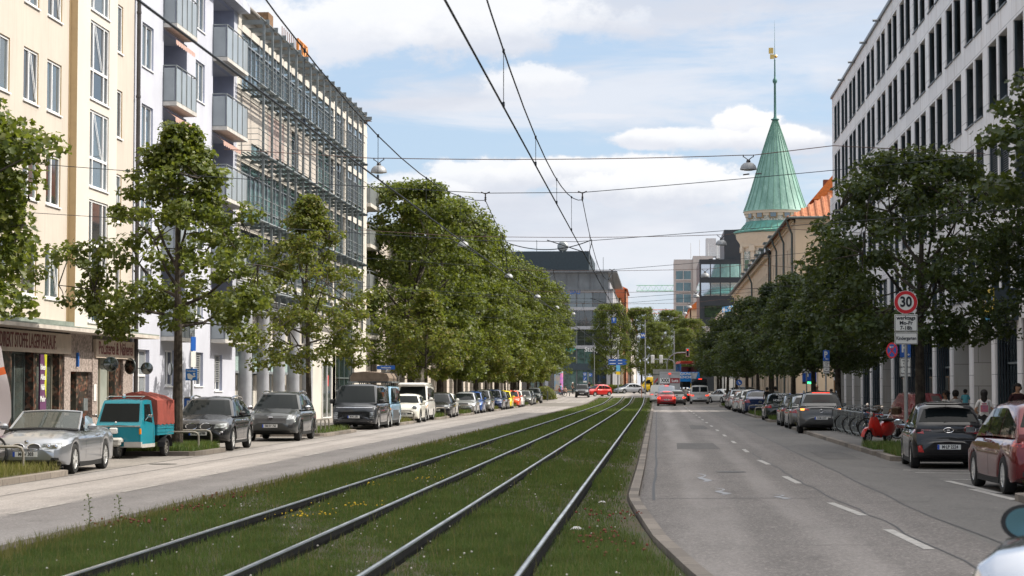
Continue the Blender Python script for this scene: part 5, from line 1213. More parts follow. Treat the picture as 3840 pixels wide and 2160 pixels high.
def front_face(c, z=(.62, .74), xi=.42, xo=.92, grille=(.5, .46, .66), lower=(.6, .24, .38), mg=None):
    hw = c.W/2
    for sd in (-1, 1):
        c.patch('headlight', [(sd*hw*xi, 0, z[0]), (sd*hw*xo, 0, z[0]+.03), (sd*hw*xo, 0, z[1]+.03), (sd*hw*(xi+.04), 0, z[1])], 'y-', M_lampc, None, .008, 6, 3)
    if grille: c.patch('grille', [(-hw*grille[0], 0, grille[1]), (hw*grille[0], 0, grille[1]), (hw*grille[0]*.95, 0, grille[2]), (-hw*grille[0]*.95, 0, grille[2])], 'y-', mg or M_blackpl, None, .007, 8, 3)
    if lower: c.patch('air_intake', [(-hw*lower[0], 0, lower[1]), (hw*lower[0], 0, lower[1]), (hw*lower[0]*1.1, 0, lower[2]), (-hw*lower[0]*1.1, 0, lower[2])], 'y-', M_blackpl, None, .007, 8, 2)
def rear_face(c, z=(.75, .95), xi=.55, lit=False, lower=(.26, .42)):
    hw = c.W/2
    for sd in (-1, 1):
        c.patch('tail_light', [(sd*hw*xi, 0, z[0]), (sd*hw*.97, 0, z[0]+.02), (sd*hw*.97, 0, z[1]), (sd*hw*(xi+.05), 0, z[1]-.02)], 'y+', M_redL if lit else M_red, None, .010, 5, 3)
        yr = c.yr-.02; c.patch('tail_light', [(0, yr-.28, z[0]+.03), (0, yr, z[0]+.02), (0, yr, z[1]), (0, yr-.2, z[1]-.01)], 'x+' if sd > 0 else 'x-', M_redL if lit else M_red, None, .010, 4, 3)
    if lower: c.patch('rear_valance', [(-hw*.8, 0, lower[0]), (hw*.8, 0, lower[0]), (hw*.8, 0, lower[1]), (-hw*.8, 0, lower[1])], 'y+', M_blackpl, None, .008, 8, 2)
GL = 'cars parked along the left side'; GR = 'cars parked along the right side'
def lx(y, nose, L): return (-12.35-.0, nose+L/2)
# ---- silver convertible
sp = spec('sedan', L=4.49, W=1.76, fo=.79, ro=.98, r=.325, top=[(0, .54), (.015, .66), (.05, .75), (.16, .84), (.29, .90), (.33, .90), (.70, .92), (.80, .97), (.97, .93), (.985, .86), (1, .58)], gh=None, belt=.90, shoulder=.83, rim=5)
M_silv = paint('silver', (.36, .38, .41), .75, .28)
c = Car((-12.5-.88, 41.3+4.49/2, 0), R(2.2), 'silver convertible with open roof parked at the lower left behind the metal hoop', 'car', M_silv, sp, GL)
hw = .88; f = lambda q: c.yf+c.L*q
b = MB(); b.box(-.66, .66, f(.42), f(.74), .80, .955); b.build('cockpit', mat('leather_dark', (.018, .018, .02), .6), c.t)
# screen
y0, y1 = f(.315), f(.47); b = MB(); rows = []
for j in range(6):
    v = j/5; rows.append([((-.76+1.52*i/10)*(1-.14*v), y0+(y1-y0)*v-.10*math.cos((i/10-.5)*math.pi)*(1-.4*v), .93+.375*v+.03*math.cos((i/10-.5)*math.pi)) for i in range(11)])
b.grid(rows); M_cgt = mat('windscreen_clear', (.035, .042, .036), .03, var=0, ior=1.55, alpha=.86); ws = b.build('windscreen', M_cgt, c.t, smooth=True)
b = MB(); b.tube([Vector(r_[0])+Vector((0, 0, 0)) for r_ in rows]+[Vector(p) for p in rows[-1][1:]]+[Vector(r_[-1]) for r_ in rows[::-1][1:]], .026, 6); b.build('windscreen_frame', M_silv, ws, smooth=True)
b = MB(); b.tube([Vector(p)+Vector((0, -.01, .0)) for p in rows[0]], .03, 6); b.build('wiper_panel', M_blackpl, c.t)
for sd in (-1, 1):
    b = MB(); b.face([(sd*.80, f(.40), .90), (sd*.80, f(.60), .92), (sd*.76, f(.585), 1.16), (sd*.73, f(.515), 1.22), (sd*.71, f(.485), 1.22)]); b.build('side_window', M_cgt if False else mat('side_glass_light', (.35, .45, .52), .05, .5, 0), c.t)
    b = MB(); b.rbox((sd*.36, f(.56), 1.0), (.46, .12, .46), .05); b.rbox((sd*.36, f(.567), 1.24), (.22, .09, .14), .04); b.build('seat', mat('leather_dark', (.018, .018, .02), .6), c.t, smooth=35)
b = MB(); b.tube([(.36+.18*math.cos(a), f(.47)+.03*math.sin(a), 1.0+.17*math.sin(a)) for a in [2*math.pi*k/16 for k in range(17)]], .016, 6); b.build('steering_wheel', M_blackpl, c.t)
front_face(c, (.545, .665), .36, .93, None, (.5, .22, .33)); c.plate('M·SV 303', .445)
for sd in (-1, 1):
    c.patch('grille', [(sd*.05, 0, .53), (sd*.30, 0, .54), (sd*.28, 0, .65), (sd*.06, 0, .655)], 'y-', M_blackpl, None, .012, 6, 3)
    b = MB(); ring = [];
    for k in range(17):
        a = 2*math.pi*k/16; x, z = sd*.172+.135*math.cos(a), .595+.068*math.sin(a); h = c.bvh.ray_cast(Vector((x, -9, z)), Vector((0, 1, 0))); ring.append(h[0]-Vector((0, .012, 0)))
    b.tube(ring, .011, 5); b.build('grille_surround', M_chr, c.t, smooth=True)
    c.patch('fog_lamp', [(sd*.48, 0, .24), (sd*.74, 0, .24), (sd*.70, 0, .37), (sd*.56, 0, .37)], 'y-', M_blackpl, None, .01, 4, 3)
    for xx in (.47, .62):
        b = MB(); h = c.bvh.ray_cast(Vector((sd*xx, -9, .60)), Vector((0, 1, 0))); b.lathe([(0, -.02), (.045, -.012), (.05, 0)], (sd*xx, h[0].y-.004, .605), 'y', 12); b.build('lamp_lens', M_chr, c.t, smooth=True)
b = MB(); h = c.bvh.ray_cast(Vector((0, .0-9, .70)), Vector((0, 1, 0))); b.lathe([(0, -.02), (.045, -.012)], (0, h[0].y-.004, .70), 'y', 14); b.build('badge', M_chr, c.t)
c.sp['gh'] = [(.27, .93), (.45, 1.4), (.66, 1.4), (.87, 1.0)]; c.mirrors(z=.99, y=f(.385)); c.seams([f(.365), f(.66)]); c.handles([f(.62)], .80); c.side_line(.50, .55, M_silv, f(.27), f(.72))
# ---- dark compact suv
M_anth = paint('anthracite', (.016, .017, .019)); M_gm = paint('gunmetal', (.045, .05, .052), .25, .3)
sp = spec('suv', L=4.45, W=1.80, fo=.82, ro=.87, r=.345, gh=[(.26, .99), (.42, 1.50), (.82, 1.48), (.965, 1.06)], belt=1.0, shoulder=.93, top=[(0, .6), (.02, .74), (.06, .86), (.27, 1.02), (.8, 1.04), (.955, 1.03), (.985, .92), (1, .6)], rim=5)
c = Car((-12.4-.90, 56.9+2.22, 0), R(1.8), 'dark grey sport utility car with twin oval grille behind the hoop and island', 'car', M_anth, sp, GL)
c.glass(); front_face(c, (.66, .79), .5, .95, None, (.62, .28, .44)); c.plate('M·DA 6789', .52); c.rails(M_chr); c.mirrors(); c.arches(M_anth); c.seams([c.yf+1.45, c.yf+2.45, c.yf+3.35]); c.handles([c.yf+2.25, c.yf+3.15], .88, M_chr); c.side_line(.26, .33, M_chr, c.wf+.45, c.wr-.45)
for sd in (-1, 1):
    c.patch('grille', [(sd*.05, 0, .64), (sd*.36, 0, .65), (sd*.34, 0, .80), (sd*.06, 0, .80)], 'y-', M_blackpl, None, .012, 6, 3)
    b = MB(); ring = []
    for k in range(17):
        a = 2*math.pi*k/16; x, z = sd*.21+.165*math.cos(a), .72+.09*math.sin(a); h = c.bvh.ray_cast(Vector((x, -9, z)), Vector((0, 1, 0))); ring.append(h[0]-Vector((0, .012, 0)))
    b.tube(ring, .011, 5); b.build('grille_surround', M_chr, c.t, smooth=True)
    c.patch('fog_lamp', [(sd*.62, 0, .50), (sd*.72, 0, .50), (sd*.72, 0, .58), (sd*.62, 0, .58)], 'y-', M_chr, None, .012, 3, 3)
# ---- grey seven seater suv
sp = spec('suv', L=4.73, W=1.85, fo=.93, ro=1.0, r=.355, gh=[(.27, 1.06), (.42, 1.62), (.80, 1.61), (.965, 1.14)], rimm=M_rimD, rim=5)
c = Car((-12.3-.925, 67.4+2.37, 0), R(1), 'large graphite grey sport utility car parked between the dark one and the grey van', 'car', M_gm, sp, GL)
c.glass((.36, .72)); front_face(c, (.74, .90), .60, .97, (.60, .62, .86), (.66, .30, .42)); c.plate('EBE·SY 75E', .53); c.rails(M_chr); c.mirrors(m=M_chr); c.arches(M_gm); c.seams([c.yf+1.55, c.yf+2.6, c.yf+3.5]); c.handles([c.yf+2.4, c.yf+3.3], .92)
b = MB(); h = c.bvh.ray_cast(Vector((0, -9, .77)), Vector((0, 1, 0))); b.rbox((0, h[0].y-.02, .77), (.16, .03, .14), .02); b.build('badge', M_chr, c.t)
for sd in (-1, 1): c.patch('fog_lamp', [(sd*.60, 0, .48), (sd*.84, 0, .50), (sd*.84, 0, .60), (sd*.64, 0, .60)], 'y-', M_blackpl, None, .01, 4, 3)
# ---- big grey van
M_gv = paint('graphite_van', (.032, .036, .042), .3, .28)
sp = spec('van', L=5.25, W=1.99, fo=.98, ro=1.0, r=.345, top=[(0, .55), (.008, .80), (.03, 1.0), (.16, 1.22), (.3, 1.24), (.97, 1.24), (.99, 1.1), (1, .55)], gh=[(.10, 1.14), (.245, 1.93), (.93, 1.93), (.992, 1.2)], nose=.30)
c = Car((-12.15-1.0, 85.9+2.62, 0), R(.5), 'dark graphite passenger van with a full-width black grille on the left side', 'van', M_gv, sp, 'vans parked along the left side')
c.glass((.24, .6)); c.plate('M·PK 2301', .56); c.mirrors(z=1.22, m=M_blackpl, sz=(.22, .14, .2)); c.seams([c.yf+1.35, c.yf+2.4, c.yf+3.6])
hw = c.W/2; c.patch('grille', [(-hw*.92, 0, .46), (hw*.92, 0, .46), (hw*.92, 0, .78), (-hw*.92, 0, .78)], 'y-', mat('grille_mesh', (.03, .032, .035), .25, .6, .4, 30), None, .008, 10, 3)
for sd in (-1, 1):
    for (xa, xb) in ((.70, .90),):
        for k in range(4): c.patch('headlight', [(sd*hw*xa, 0, .48+k*.075), (sd*hw*xb, 0, .48+k*.075), (sd*hw*xb, 0, .53+k*.075), (sd*hw*xa, 0, .53+k*.075)], 'y-', M_lampc, None, .014, 3, 1)
c.patch('light_strip', [(-hw*.95, 0, .955), (hw*.95, 0, .955), (hw*.95, 0, .975), (-hw*.95, 0, .975)], 'y-', M_chr, None, .01, 12, 1); c.patch('bumper_lip', [(-hw*.95, 0, .33), (hw*.95, 0, .33), (hw*.95, 0, .37), (-hw*.95, 0, .37)], 'y-', M_chr, None, .012, 12, 1)
# ---- light blue van with roof tent
M_lb2 = paint('light_blue', (.22, .38, .52), .1, .3); M_grp = mat('grey_lower_paint', (.10, .105, .11), .5, .3)
def oldvan(loc, lab, m, low=None, hi=0, plate='M·TT 1993'):
    sp = spec('van', L=4.79, W=1.84, fo=.87, ro=1.0, r=.325, shoulder=1.05, belt=1.12, top=[(0, .60), (.01, .78), (.05, .90), (.17, 1.10), (.3, 1.15), (.97, 1.15), (.99, 1.1), (1, .55)], gh=[(.15, 1.08), (.27, 1.90), (.95, 1.90), (.99, 1.15)], wt=.86)
    c = Car(loc, R(.5), lab, 'van', m, sp, 'vans parked along the left side', 1); c.glass((.27, .6)); front_face(c, (.72, .88), .62, .92, (.6, .72, .86), (.5, .28, .4)); c.plate(plate, .5); c.mirrors(z=1.2, m=M_blackpl if low else None)
    if low: c.side_line(.30, .78, low, c.yf+.15, c.yr-.1); c.patch('front_bumper', [(-.88, 0, .33), (.88, 0, .33), (.88, 0, .62), (-.88, 0, .62)], 'y-', low, None, .02, 8, 3)
    for sd in (-1, 1): c.patch('indicator', [(sd*.84, 0, .70), (sd*.90, 0, .70), (sd*.90, 0, .88), (sd*.84, 0, .88)], 'y-', M_or2, None, .02, 2, 2)
    return c
c = oldvan((-12.3-.92, 90.9+2.4+.4, 0), 'light blue camper van with grey lower body and roof tent behind the graphite van', M_lb2, M_grp)
b = MB(); 
for k in range(5):
    for sd in (-.62, .62): b.box(sd-.02, sd+.02, -1.5+k*.7, -1.44+k*.7, 1.93, 2.07)
b.box(-.7, .7, -1.55, 1.5, 2.07, 2.11); b.build('roof_rack', M_blackpl, c.t)
t = empty('roof_tent', (-13.4, 94.0, 2.1), 'folded brown canvas roof tent strapped on the light blue camper van', 'roof tent')
b = MB(); q = random.Random(1); rows = []
for i in range(12):
    y = -1.45+2.6*i/11; k = 1-.12*abs(i/5.5-1)**3
    rows.append([(-1.0*k, y, .02), (-1.04*k, y, .18+q.uniform(-.02, .02)), (-.9*k, y, .40+q.uniform(-.03, .03)), (-.3, y, .46+q.uniform(-.03, .03)), (.3, y, .45+q.uniform(-.03, .03)), (.9*k, y, .38+q.uniform(-.03, .03)), (1.04*k, y, .16), (1.0*k, y, .02)])
ids = b.grid(rows); b.idx(ids[0]); b.idx(ids[-1]); b.build('canvas_cover', mat('canvas_brown', (.20, .15, .11), .85, var=.15, vscale=4, bump=.4, bscale=12), t, smooth=True)
b = MB(); b.box(-1.05, 1.05, -1.5, 1.2, -.05, .02); b.build('tent_base', M_steel, t)
for y in (-.8, .4):
    b = MB(); b.tube([(-1.06, y, .0), (-1.06, y, .25), (-.9, y, .43), (.9, y, .43), (1.06, y, .2), (1.06, y, 0)], .02, 5); b.build('strap', M_blackpl, t)
# ---- white mini style hatch, chili white
M_wh = paint('white', (.70, .69, .66), .0, .3); M_whc = paint('cream_white', (.74, .72, .64), .0, .3)
def roundmini(loc, lab, m, yaw=.5, plate='M·MC 871'):
    sp = spec('hatch', L=4.0, W=1.77, fo=.78, ro=.64, top=[(0, .55), (.015, .70), (.05, .86), (.10, .90), (.28, .99), (.80, 1.0), (.96, .99), (.985, .86), (1, .60)], gh=[(.29, .98), (.42, 1.42), (.84, 1.40), (.97, 1.0)], belt=.98, shoulder=.90, wt=.76, roofm=m, rim=5)
    c = Car(loc, R(yaw), lab, 'car', m, sp, GL, 1); c.glass((.45, .8)); front_face(c, (.3, .3), .4, .4, (.56, .44, .66), (.6, .26, .33)); c.plate(plate, .44); c.mirrors()
    for o in list(c.t.children):
        if o.name.startswith('headlight'): bpy.data.objects.remove(o)
    for sd in (-1, 1):
        h = c.bvh.ray_cast(Vector((sd*.62, -9, .76)), Vector((0, 1, 0))); y = h[0].y
        b = MB(); b.lathe([(0, -.05), (.08, -.045), (.11, -.03)], (sd*.62, y, .76), 'y', 16); b.build('headlight', M_lampc, c.t, smooth=True); b = MB(); b.lathe([(.11, -.035), (.125, -.03), (.13, .02)], (sd*.62, y, .76), 'y', 16); b.build('lamp_ring', M_chr, c.t, smooth=True)
        b = MB(); b.lathe([(0, -.03), (.06, -.02)], (sd*.60, c.bvh.ray_cast(Vector((sd*.6, -9, .42)), Vector((0, 1, 0)))[0].y, .42), 'y', 10); b.build('fog_lamp', M_blackpl, c.t)
    c.arches(); return c
roundmini((-12.3-.89, 102.8+2.0, 0), 'cream white round-eyed hatchback parked in front of the white pop-top van', M_whc)
c = oldvan((-12.55-.92, 108.4+2.4, 0), 'white pop-top camper van behind the round-eyed cream hatchback', M_wh, plate='M·WC 1500')
b = MB(); b.rbox((0, .1, 1.99), (1.55, 3.6, .2), .09); b.build('pop_top_roof', M_wh, c.t, smooth=40)
# ---- the remaining left cars
def gen(kind, nose, lab, m, x=-12.33, yaw=.5, lod=1, group=GL, plate=None, face='front', rim=None, catn='car', rails=None, **kw):
    sp = spec(kind, **kw); 
    if rim: sp['rimm'] = rim
    W = sp['W']; L = sp['L']
    if x < 0: c = Car((x-W/2, nose+L/2, g(nose+L/2)), R(yaw), lab, catn, m, sp, group, lod)
    else: c = Car((x+W/2, nose+L/2, g(nose+L/2)), R(yaw), lab, catn, m, sp, group, lod)   # for right cars `nose` is the near (rear) end
    c.glass(); c.mirrors()
    if rails: c.rails(rails)
    return c
def leftcar(kind, nose, lab, m, plate='M·XY 100', **kw):
    c = gen(kind, nose, lab, m, **kw); h = c.sp['shoulder']; z = h-.19; front_face(c, (z, z+.12), .55, .95, (.42, z-.02, z+.09), (.6, .26, .40)); c.plate(plate, .48); return c
M_bk = paint('black', (.012, .012, .014), .0, .25); M_navyp = paint('navy', (.015, .03, .09), .3); M_blup = paint('mid_blue', (.03, .09, .30), .4); M_sl2 = paint('silver_pale', (.48, .50, .52), .6); M_gr2 = paint('mid_grey', (.16, .16, .155), .6)
M_yelp = paint('bright_yellow', (.80, .62, .02)); M_orp = paint('orange_red', (.75, .09, .02)); M_dkg = paint('dark_green_black', (.018, .026, .024), .3)
leftcar('hatch', 118.8, 'black compact hatchback behind the white pop-top van', M_bk, plate='M·LB 797', rim=M_rim)
roundmini((-12.55-.89, 122.8+2.0, 0), 'white round-eyed hatchback half hidden behind the black compact', M_wh, plate='M·AH 55')
leftcar('hatch', 135.3, 'pale silver older hatchback beside the metal hoop, sixth island', M_sl2, L=4.15, plate='M·GF 412')
leftcar('mini', 140.6, 'small blue car squeezed behind the pale silver hatchback', M_blup, plate='M·OT 3')
leftcar('mpv', 147.5, 'mid grey people carrier in front of the navy one', M_gr2, plate='M·AL 88')
leftcar('mpv', 158.6, 'dark navy people carrier left of the black and yellow cars', M_navyp, L=4.77, W=1.88, plate='M·SM 61')
leftcar('hatch', 164.2, 'black hatchback between the navy people carrier and the yellow car', M_bk, L=4.0)
leftcar('mini', 169.0, 'bright yellow small car next to the orange one', M_yelp, plate='M·YE 7')
c = leftcar('mini', 178.8, 'orange red small car with white roof stripes in the left row', M_orp, plate='M·SW 2')
b = MB(); b.box(-.32, -.08, -.45, 1.0, 1.515, 1.53); b.box(.08, .32, -.45, 1.0, 1.515, 1.53); b.build('roof_stripe', M_wl, c.t)
leftcar('mini', 183.2, 'white small car right behind the orange red one', M_wh, plate='M·WH 9')
leftcar('hatch', 195.8, 'silver grey saloon behind the white small car', M_gr2)
leftcar('hatch', 200.8, 'darker grey hatchback near the end of the left row', M_gm)
leftcar('suv', 212, 'black sport utility car last in the left row, before the round bush', M_dkg, L=4.34, W=1.80)
# ---- moving cars on the left road and crossing
c = gen('suv', 250, 'black sport utility car driving towards the camera on the left road', M_bk, x=-8.5, yaw=0, group='cars driving', L=4.3, W=1.78, rails=M_chr); front_face(c, (.74, .86), .5, .95, (.42, .70, .82), (.6, .3, .42)); c.plate('M·CD 45', .5)
c = gen('mini', 261, 'small red hatchback turning behind the black driving car', paint('red_bright', (.48, .02, .015)), x=-6.9, yaw=-50, group='cars driving')
c = Car((-4.2, 300, g(300)), R(-55), 'pale silver hatchback with black grille waiting at the crossing left of the yellow van', 'car', M_sl2, spec('hatch', L=4.45, W=1.85), 'cars at the crossing', 1); c.glass(); front_face(c, (.62, .74), .6, .95, (.55, .42, .74), (.6, .24, .38)); c.mirrors()
M_gel = paint('delivery_yellow', (.78, .50, .01))
sp = spec('van', L=5.9, W=2.05, fo=1.0, ro=1.4, r=.36, top=[(0, .60), (.01, .9), (.04, 1.1), (.15, 1.38), (.3, 1.45), (.97, 1.45), (.99, 1.2), (1, .55)], gh=[(.12, 1.3), (.27, 2.45), (.97, 2.6), (.995, 1.5)], shoulder=1.3, belt=1.38, wt=.85)
c = Car((-.1, 303, g(303)), R(-80), 'high yellow delivery van crossing behind the grey box truck', 'van', M_gel, sp, None, 1, 'delivery_van'); c.patch('windscreen', [(-.85, 0, 1.42), (.85, 0, 1.42), (.72, 0, 2.1), (-.72, 0, 2.1)], 'y-', M_cg, c.cbvh, .008, 8, 6); c.patch('side_window', [(0, c.yf+.95, 1.45), (0, c.yf+1.9, 1.45), (0, c.yf+1.9, 2.05), (0, c.yf+1.45, 2.05)], 'x+', M_cg, c.cbvh, .008, 4, 3); c.patch('side_window', [(0, c.yf+.95, 1.45), (0, c.yf+1.9, 1.45), (0, c.yf+1.9, 2.05), (0, c.yf+1.45, 2.05)], 'x-', M_cg, c.cbvh, .008, 4, 3)
front_face(c, (.85, 1.1), .6, .95, (.6, .6, .95), (.8, .3, .5)); c.side_line(.3, .62, M_blackpl, c.yf+.2, c.yr-.2); c.mirrors(z=1.6, m=M_blackpl)
# ---- right side parked cars (seen from behind)
def rightcar(kind, rear, lab, m, x=5.86, plate='M·AB 100', yaw=180.0, z=None, lit=False, **kw):
    c = gen(kind, rear, lab, m, x=x, yaw=yaw, group=GR, **kw); h = c.sp['shoulder']; rear_face(c, z or (h-.16, h+.08), .58, lit); c.plate(plate, .50 if kind == 'suv' else .62, True); return c
M_burg = paint('burgundy', (.16, .018, .022), .5, .25)
sp = spec('mpv', L=4.58, W=1.75, fo=.88, ro=.95, r=.33, rim=10, top=[(0, .56), (.02, .68), (.06, .8), (.22, .98), (.80, 1.06), (.94, 1.05), (.985, .92), (1, .60)], gh=[(.17, .97), (.40, 1.56), (.86, 1.54), (.975, 1.06)])
c = Car((5.96+.875, 34.5+2.29, 0), R(180+1.5), 'shiny burgundy people carrier cut by the right edge of the picture', 'car', M_burg, sp, GR); c.glass((.34, .66)); rear_face(c, (.82, 1.04), .5); c.mirrors(); c.seams([c.yf+1.35, c.yf+2.4, c.yf+3.5]); c.handles([c.yf+2.15, c.yf+2.6], .90); c.plate('M·BU 20', .8, True)
b = MB(); b.rbox((0, c.yr-.42, 1.585), (1.1, .3, .05), .02); b.build('roof_spoiler', M_burg, c.t, smooth=30)
sp = spec('mini', L=3.67, W=1.68, fo=.72, ro=.53, r=.305, rim=5, wt=.74, tail=.26, gh=[(.22, .93), (.42, 1.44), (.85, 1.43), (.985, .97)], rearz=(.10, .07))
c = Car((5.86+.84, 46.0+1.83, 0), R(180-2.5), 'glossy black hatchback parked behind the burgundy car, seen from the rear', 'car', M_bk, sp, GR); c.glass((.5, .86)); rear_face(c, (.80, 1.0), .66, lower=(.22, .34)); c.mirrors(m=mat('chrome_blue', (.5, .6, .7), .1, 1, 0)); c.plate('M·LP 2224', .50, True); c.seams([c.yf+1.1, c.yf+2.0, c.yf+2.8]); c.handles([c.yf+1.85, c.yf+2.65], .86)
hw = c.W/2; c.patch('rear_seam', [(-hw*.75, 0, .640), (hw*.75, 0, .640), (hw*.75, 0, .65), (-hw*.75, 0, .65)], 'y+', mat('seam_grey', (.10, .10, .11), .3), None, .006, 10, 1)
h = c.bvh.ray_cast(Vector((0, 9, .88)), Vector((0, -1, 0))); y = h[0].y+.01
b = MB(); b.tube([(.11*math.cos(a), y+.008, .88+.055*math.sin(a)) for a in [2*math.pi*k/16 for k in range(17)]], .009, 5); b.tube([(-.035, y+.01, .85), (-.015, y+.01, .91)], .009, 4); b.tube([(.035, y+.01, .91), (.015, y+.01, .85)], .009, 4); b.tube([(-.03, y+.01, .88), (.03, y+.01, .88)], .008, 4); b.build('badge', M_chr, c.t)
text('i10', .09, M_chr, c.t, (-.56, y+.0, .88), '+y', .002); text('HYUNDAI', .05, M_chr, c.t, (.50, y+.0, .88), '+y', .002)
b = MB(); b.tube([(-.25, c.yr-.17, 1.07), (.1, c.yr-.13, 1.06)], .014, 5); b.build('rear_wiper', M_blackpl, c.t)
for sd in (-1, 1): c.patch('reflector', [(sd*.56, 0, .38), (sd*.68, 0, .38), (sd*.70, 0, .52), (sd*.62, 0, .54)], 'y+', M_red, None, .012, 3, 3)
b = MB(); b.rbox((0, c.yr-.35, 1.475), (1.0, .25, .05), .02); b.build('roof_spoiler', M_bk, c.t, smooth=30)
b = MB(); b.tube([(0, c.yr-.6, 1.5), (0, c.yr-.5, 1.62)], .012, 5, r2=.005); b.build('aerial', M_blackpl, c.t)
M_dg3 = paint('moon_grey', (.075, .078, .08), .1, .35)
sp = spec('suv', L=4.58, W=1.85, fo=.86, ro=.95, r=.37, gh=[(.22, 1.05), (.39, 1.60), (.82, 1.60), (.965, 1.10)])
c = Car((5.72+.92, 80.0+2.29, 0), R(180-3), 'grey electric sport utility car with lit orange indicators beside the pavement fence', 'car', M_dg3, sp, GR); c.glass(); rear_face(c, (.93, 1.02), .5); c.plate('R·IM 1337', .62, True); c.mirrors(m=M_blackpl); c.rails(M_dg3)
hw = c.W/2
for sd in (-1, 1): c.patch('indicator', [(sd*hw*.72, 0, .93), (sd*hw*.96, 0, .93), (sd*hw*.96, 0, 1.0), (sd*hw*.72, 0, 1.0)], 'y+', M_orL, None, .018, 3, 2)
c.patch('light_bar', [(-hw*.6, 0, .98), (hw*.6, 0, .98), (hw*.6, 0, 1.02), (-hw*.6, 0, 1.02)], 'y+', M_blackpl, None, .009, 8, 1)
b = MB(); b.box(-.35, .35, c.yr-.43, c.yr-.42, 1.615, 1.64); b.build('brake_light', M_redL, c.t); h = c.bvh.ray_cast(Vector((0, 9, .92)), Vector((0, -1, 0))); b = MB(); b.tube([(.065*math.cos(a), h[0].y+.01, .90+.065*math.sin(a)) for a in [2*math.pi*k/16 for k in range(17)]], .008, 5); b.build('badge', M_chr, c.t)
rightcar('hatch', 88.6, 'grey car with red tail lights directly in front of the electric one', M_gr2, L=4.3, x=5.82)
rightcar('hatch', 94.6, 'dark grey estate, third of the cars in front of the golden-lit hatchback row', M_gm, L=4.4, x=5.84)
c = rightcar('hatch', 110.0, 'blackish green hatchback with white lettering on its rear window', M_dkg, plate='M·GH 12', x=5.9)
text('SCHÖN\nGUT\nHORNBERG', .16, M_wl, c.t, (0, c.yr-.20, 1.28), '+y', .004, 1.0)
rightcar('sedan', 135.0, 'dark blue fastback with rounded glass roof in the right row', M_navyp, plate='M·TE 501', L=4.75, W=1.92, gh=[(.25, .98), (.45, 1.56), (.70, 1.56), (.95, 1.08)], belt=1.0, shoulder=.95, top=[(0, .58), (.02, .7), (.06, .8), (.26, .99), (.74, 1.08), (.96, 1.08), (.985, .98), (1, .62)])
rightcar('suv', 141.5, 'white sport utility car beside the blue fastback', M_wh, x=5.8)
rightcar('hatch', 148.5, 'white compact with dark rear window further up the right row', M_wh, x=5.7, L=4.3)
rightcar('mini', 154.2, 'small orange brown car in the right row', paint('copper_brown', (.36, .12, .04), .3), x=5.85)
rightcar('suv', 160.8, 'silver white crossover farther along the right row', M_sl2, x=5.75)
rightcar('hatch', 168, 'pale car last of the bright ones in the right row', M_wh, x=5.9)
rightcar('hatch', 174, 'black car near the far end of the right row', M_bk, x=6.0)
# ---- traffic queue
def moving(kind, rear, xc, lab, m, plate='M·TR 1', lit=True, z=None, pz=None, **kw):
    sp = spec(kind, **kw); c = Car((xc, rear+sp['L']/2, g(rear)), R(180), lab, 'car' if kind != 'van' else 'van', m, sp, 'vehicles queueing at the lights', 1)
    h = c.sp['shoulder']; rear_face(c, z or (h-.18, h+.04), .60, lit); c.plate(plate, pz or .62, True); return c
c = moving('sedan', 192, .93, 'red saloon at the back of the queue with brake lights on', paint('red_deep', (.42, .012, .015), .3), 'FS·E 6536', L=4.75, W=1.86); c.glass(); c.mirrors()
b = MB(); b.box(-.3, .3, c.yr-.95, c.yr-.93, 1.36, 1.40); b.build('brake_light', M_redL, c.t)
c = moving('hatch', 199, 2.0, 'dark grey car half hidden behind the red saloon', M_gr2, 'M·HK 8'); c.glass(); c.mirrors()
c = moving('van', 204, 1.0, 'silver panel van behind the red saloon', M_sl2, 'M·PV 3', L=4.9); c.mirrors()
b = MB(); b.box(-.2, .2, c.yr-.12, c.yr-.1, 1.9, 1.94); b.build('brake_light', M_redL, c.t)
c = moving('van', 206.5, 4.42, 'white minibus with two rear windows waiting in the right lane', M_wh, 'EBE·T 990', z=(.85, 1.15), W=1.96, L=5.0)
for x0, x1 in ((-.78, -.06), (.06, .78)): c.patch('rear_window', [(x0, 0, 1.28), (x1, 0, 1.28), (x1*.96, 0, 1.80), (x0*.96, 0, 1.80)], 'y+', M_cg, c.cbvh, .01, 4, 4)
c.mirrors(z=1.25, m=M_blackpl); c.patch('rear_bumper', [(-.95, 0, .26), (.95, 0, .26), (.95, 0, .48), (-.95, 0, .48)], 'y+', M_blackpl, None, .02, 8, 2); c.patch('door_gap', [(-.01, 0, .5), (.01, 0, .5), (.01, 0, 1.85), (-.01, 0, 1.85)], 'y+', M_blackpl, c.cbvh, .012, 1, 8)
for sd in (-1, 1): c.patch('indicator', [(sd*.84, 0, .95), (sd*.95, 0, .95), (sd*.95, 0, 1.05), (sd*.84, 0, 1.05)], 'y+', M_orL, None, .02, 2, 2)
c = moving('van', 222, 4.7, 'tall black van with red top light ahead of the white minibus', M_bk, 'M·SB 77', L=5.5, W=2.05, gh=[(.115, 1.14), (.245, 2.5), (.97, 2.55), (.995, 1.2)]); c.patch('rear_window', [(-.8, 0, 1.4), (.8, 0, 1.4), (.8, 0, 2.2), (-.8, 0, 2.2)], 'y+', M_cg, c.cbvh, .01, 6, 4)
b = MB(); b.box(-.3, .1, c.yr-.10, c.yr-.06, 2.5, 2.58); b.build('brake_light', M_redL, c.t)
c = moving('van', 214, -.05+.25, 'white panel van on the far left of the queue beside the kerb', M_wh, 'M·UV 8', L=4.9, z=(.9, 1.4)); c.mirrors(z=1.25)
c = moving('hatch', 232, 3.2, 'pale blue hatchback ahead of the scooter rider', M_sl2); c.glass()
c = moving('hatch', 224, 2.75, 'dark hatchback between the box truck and the black van', M_gm); c.glass()
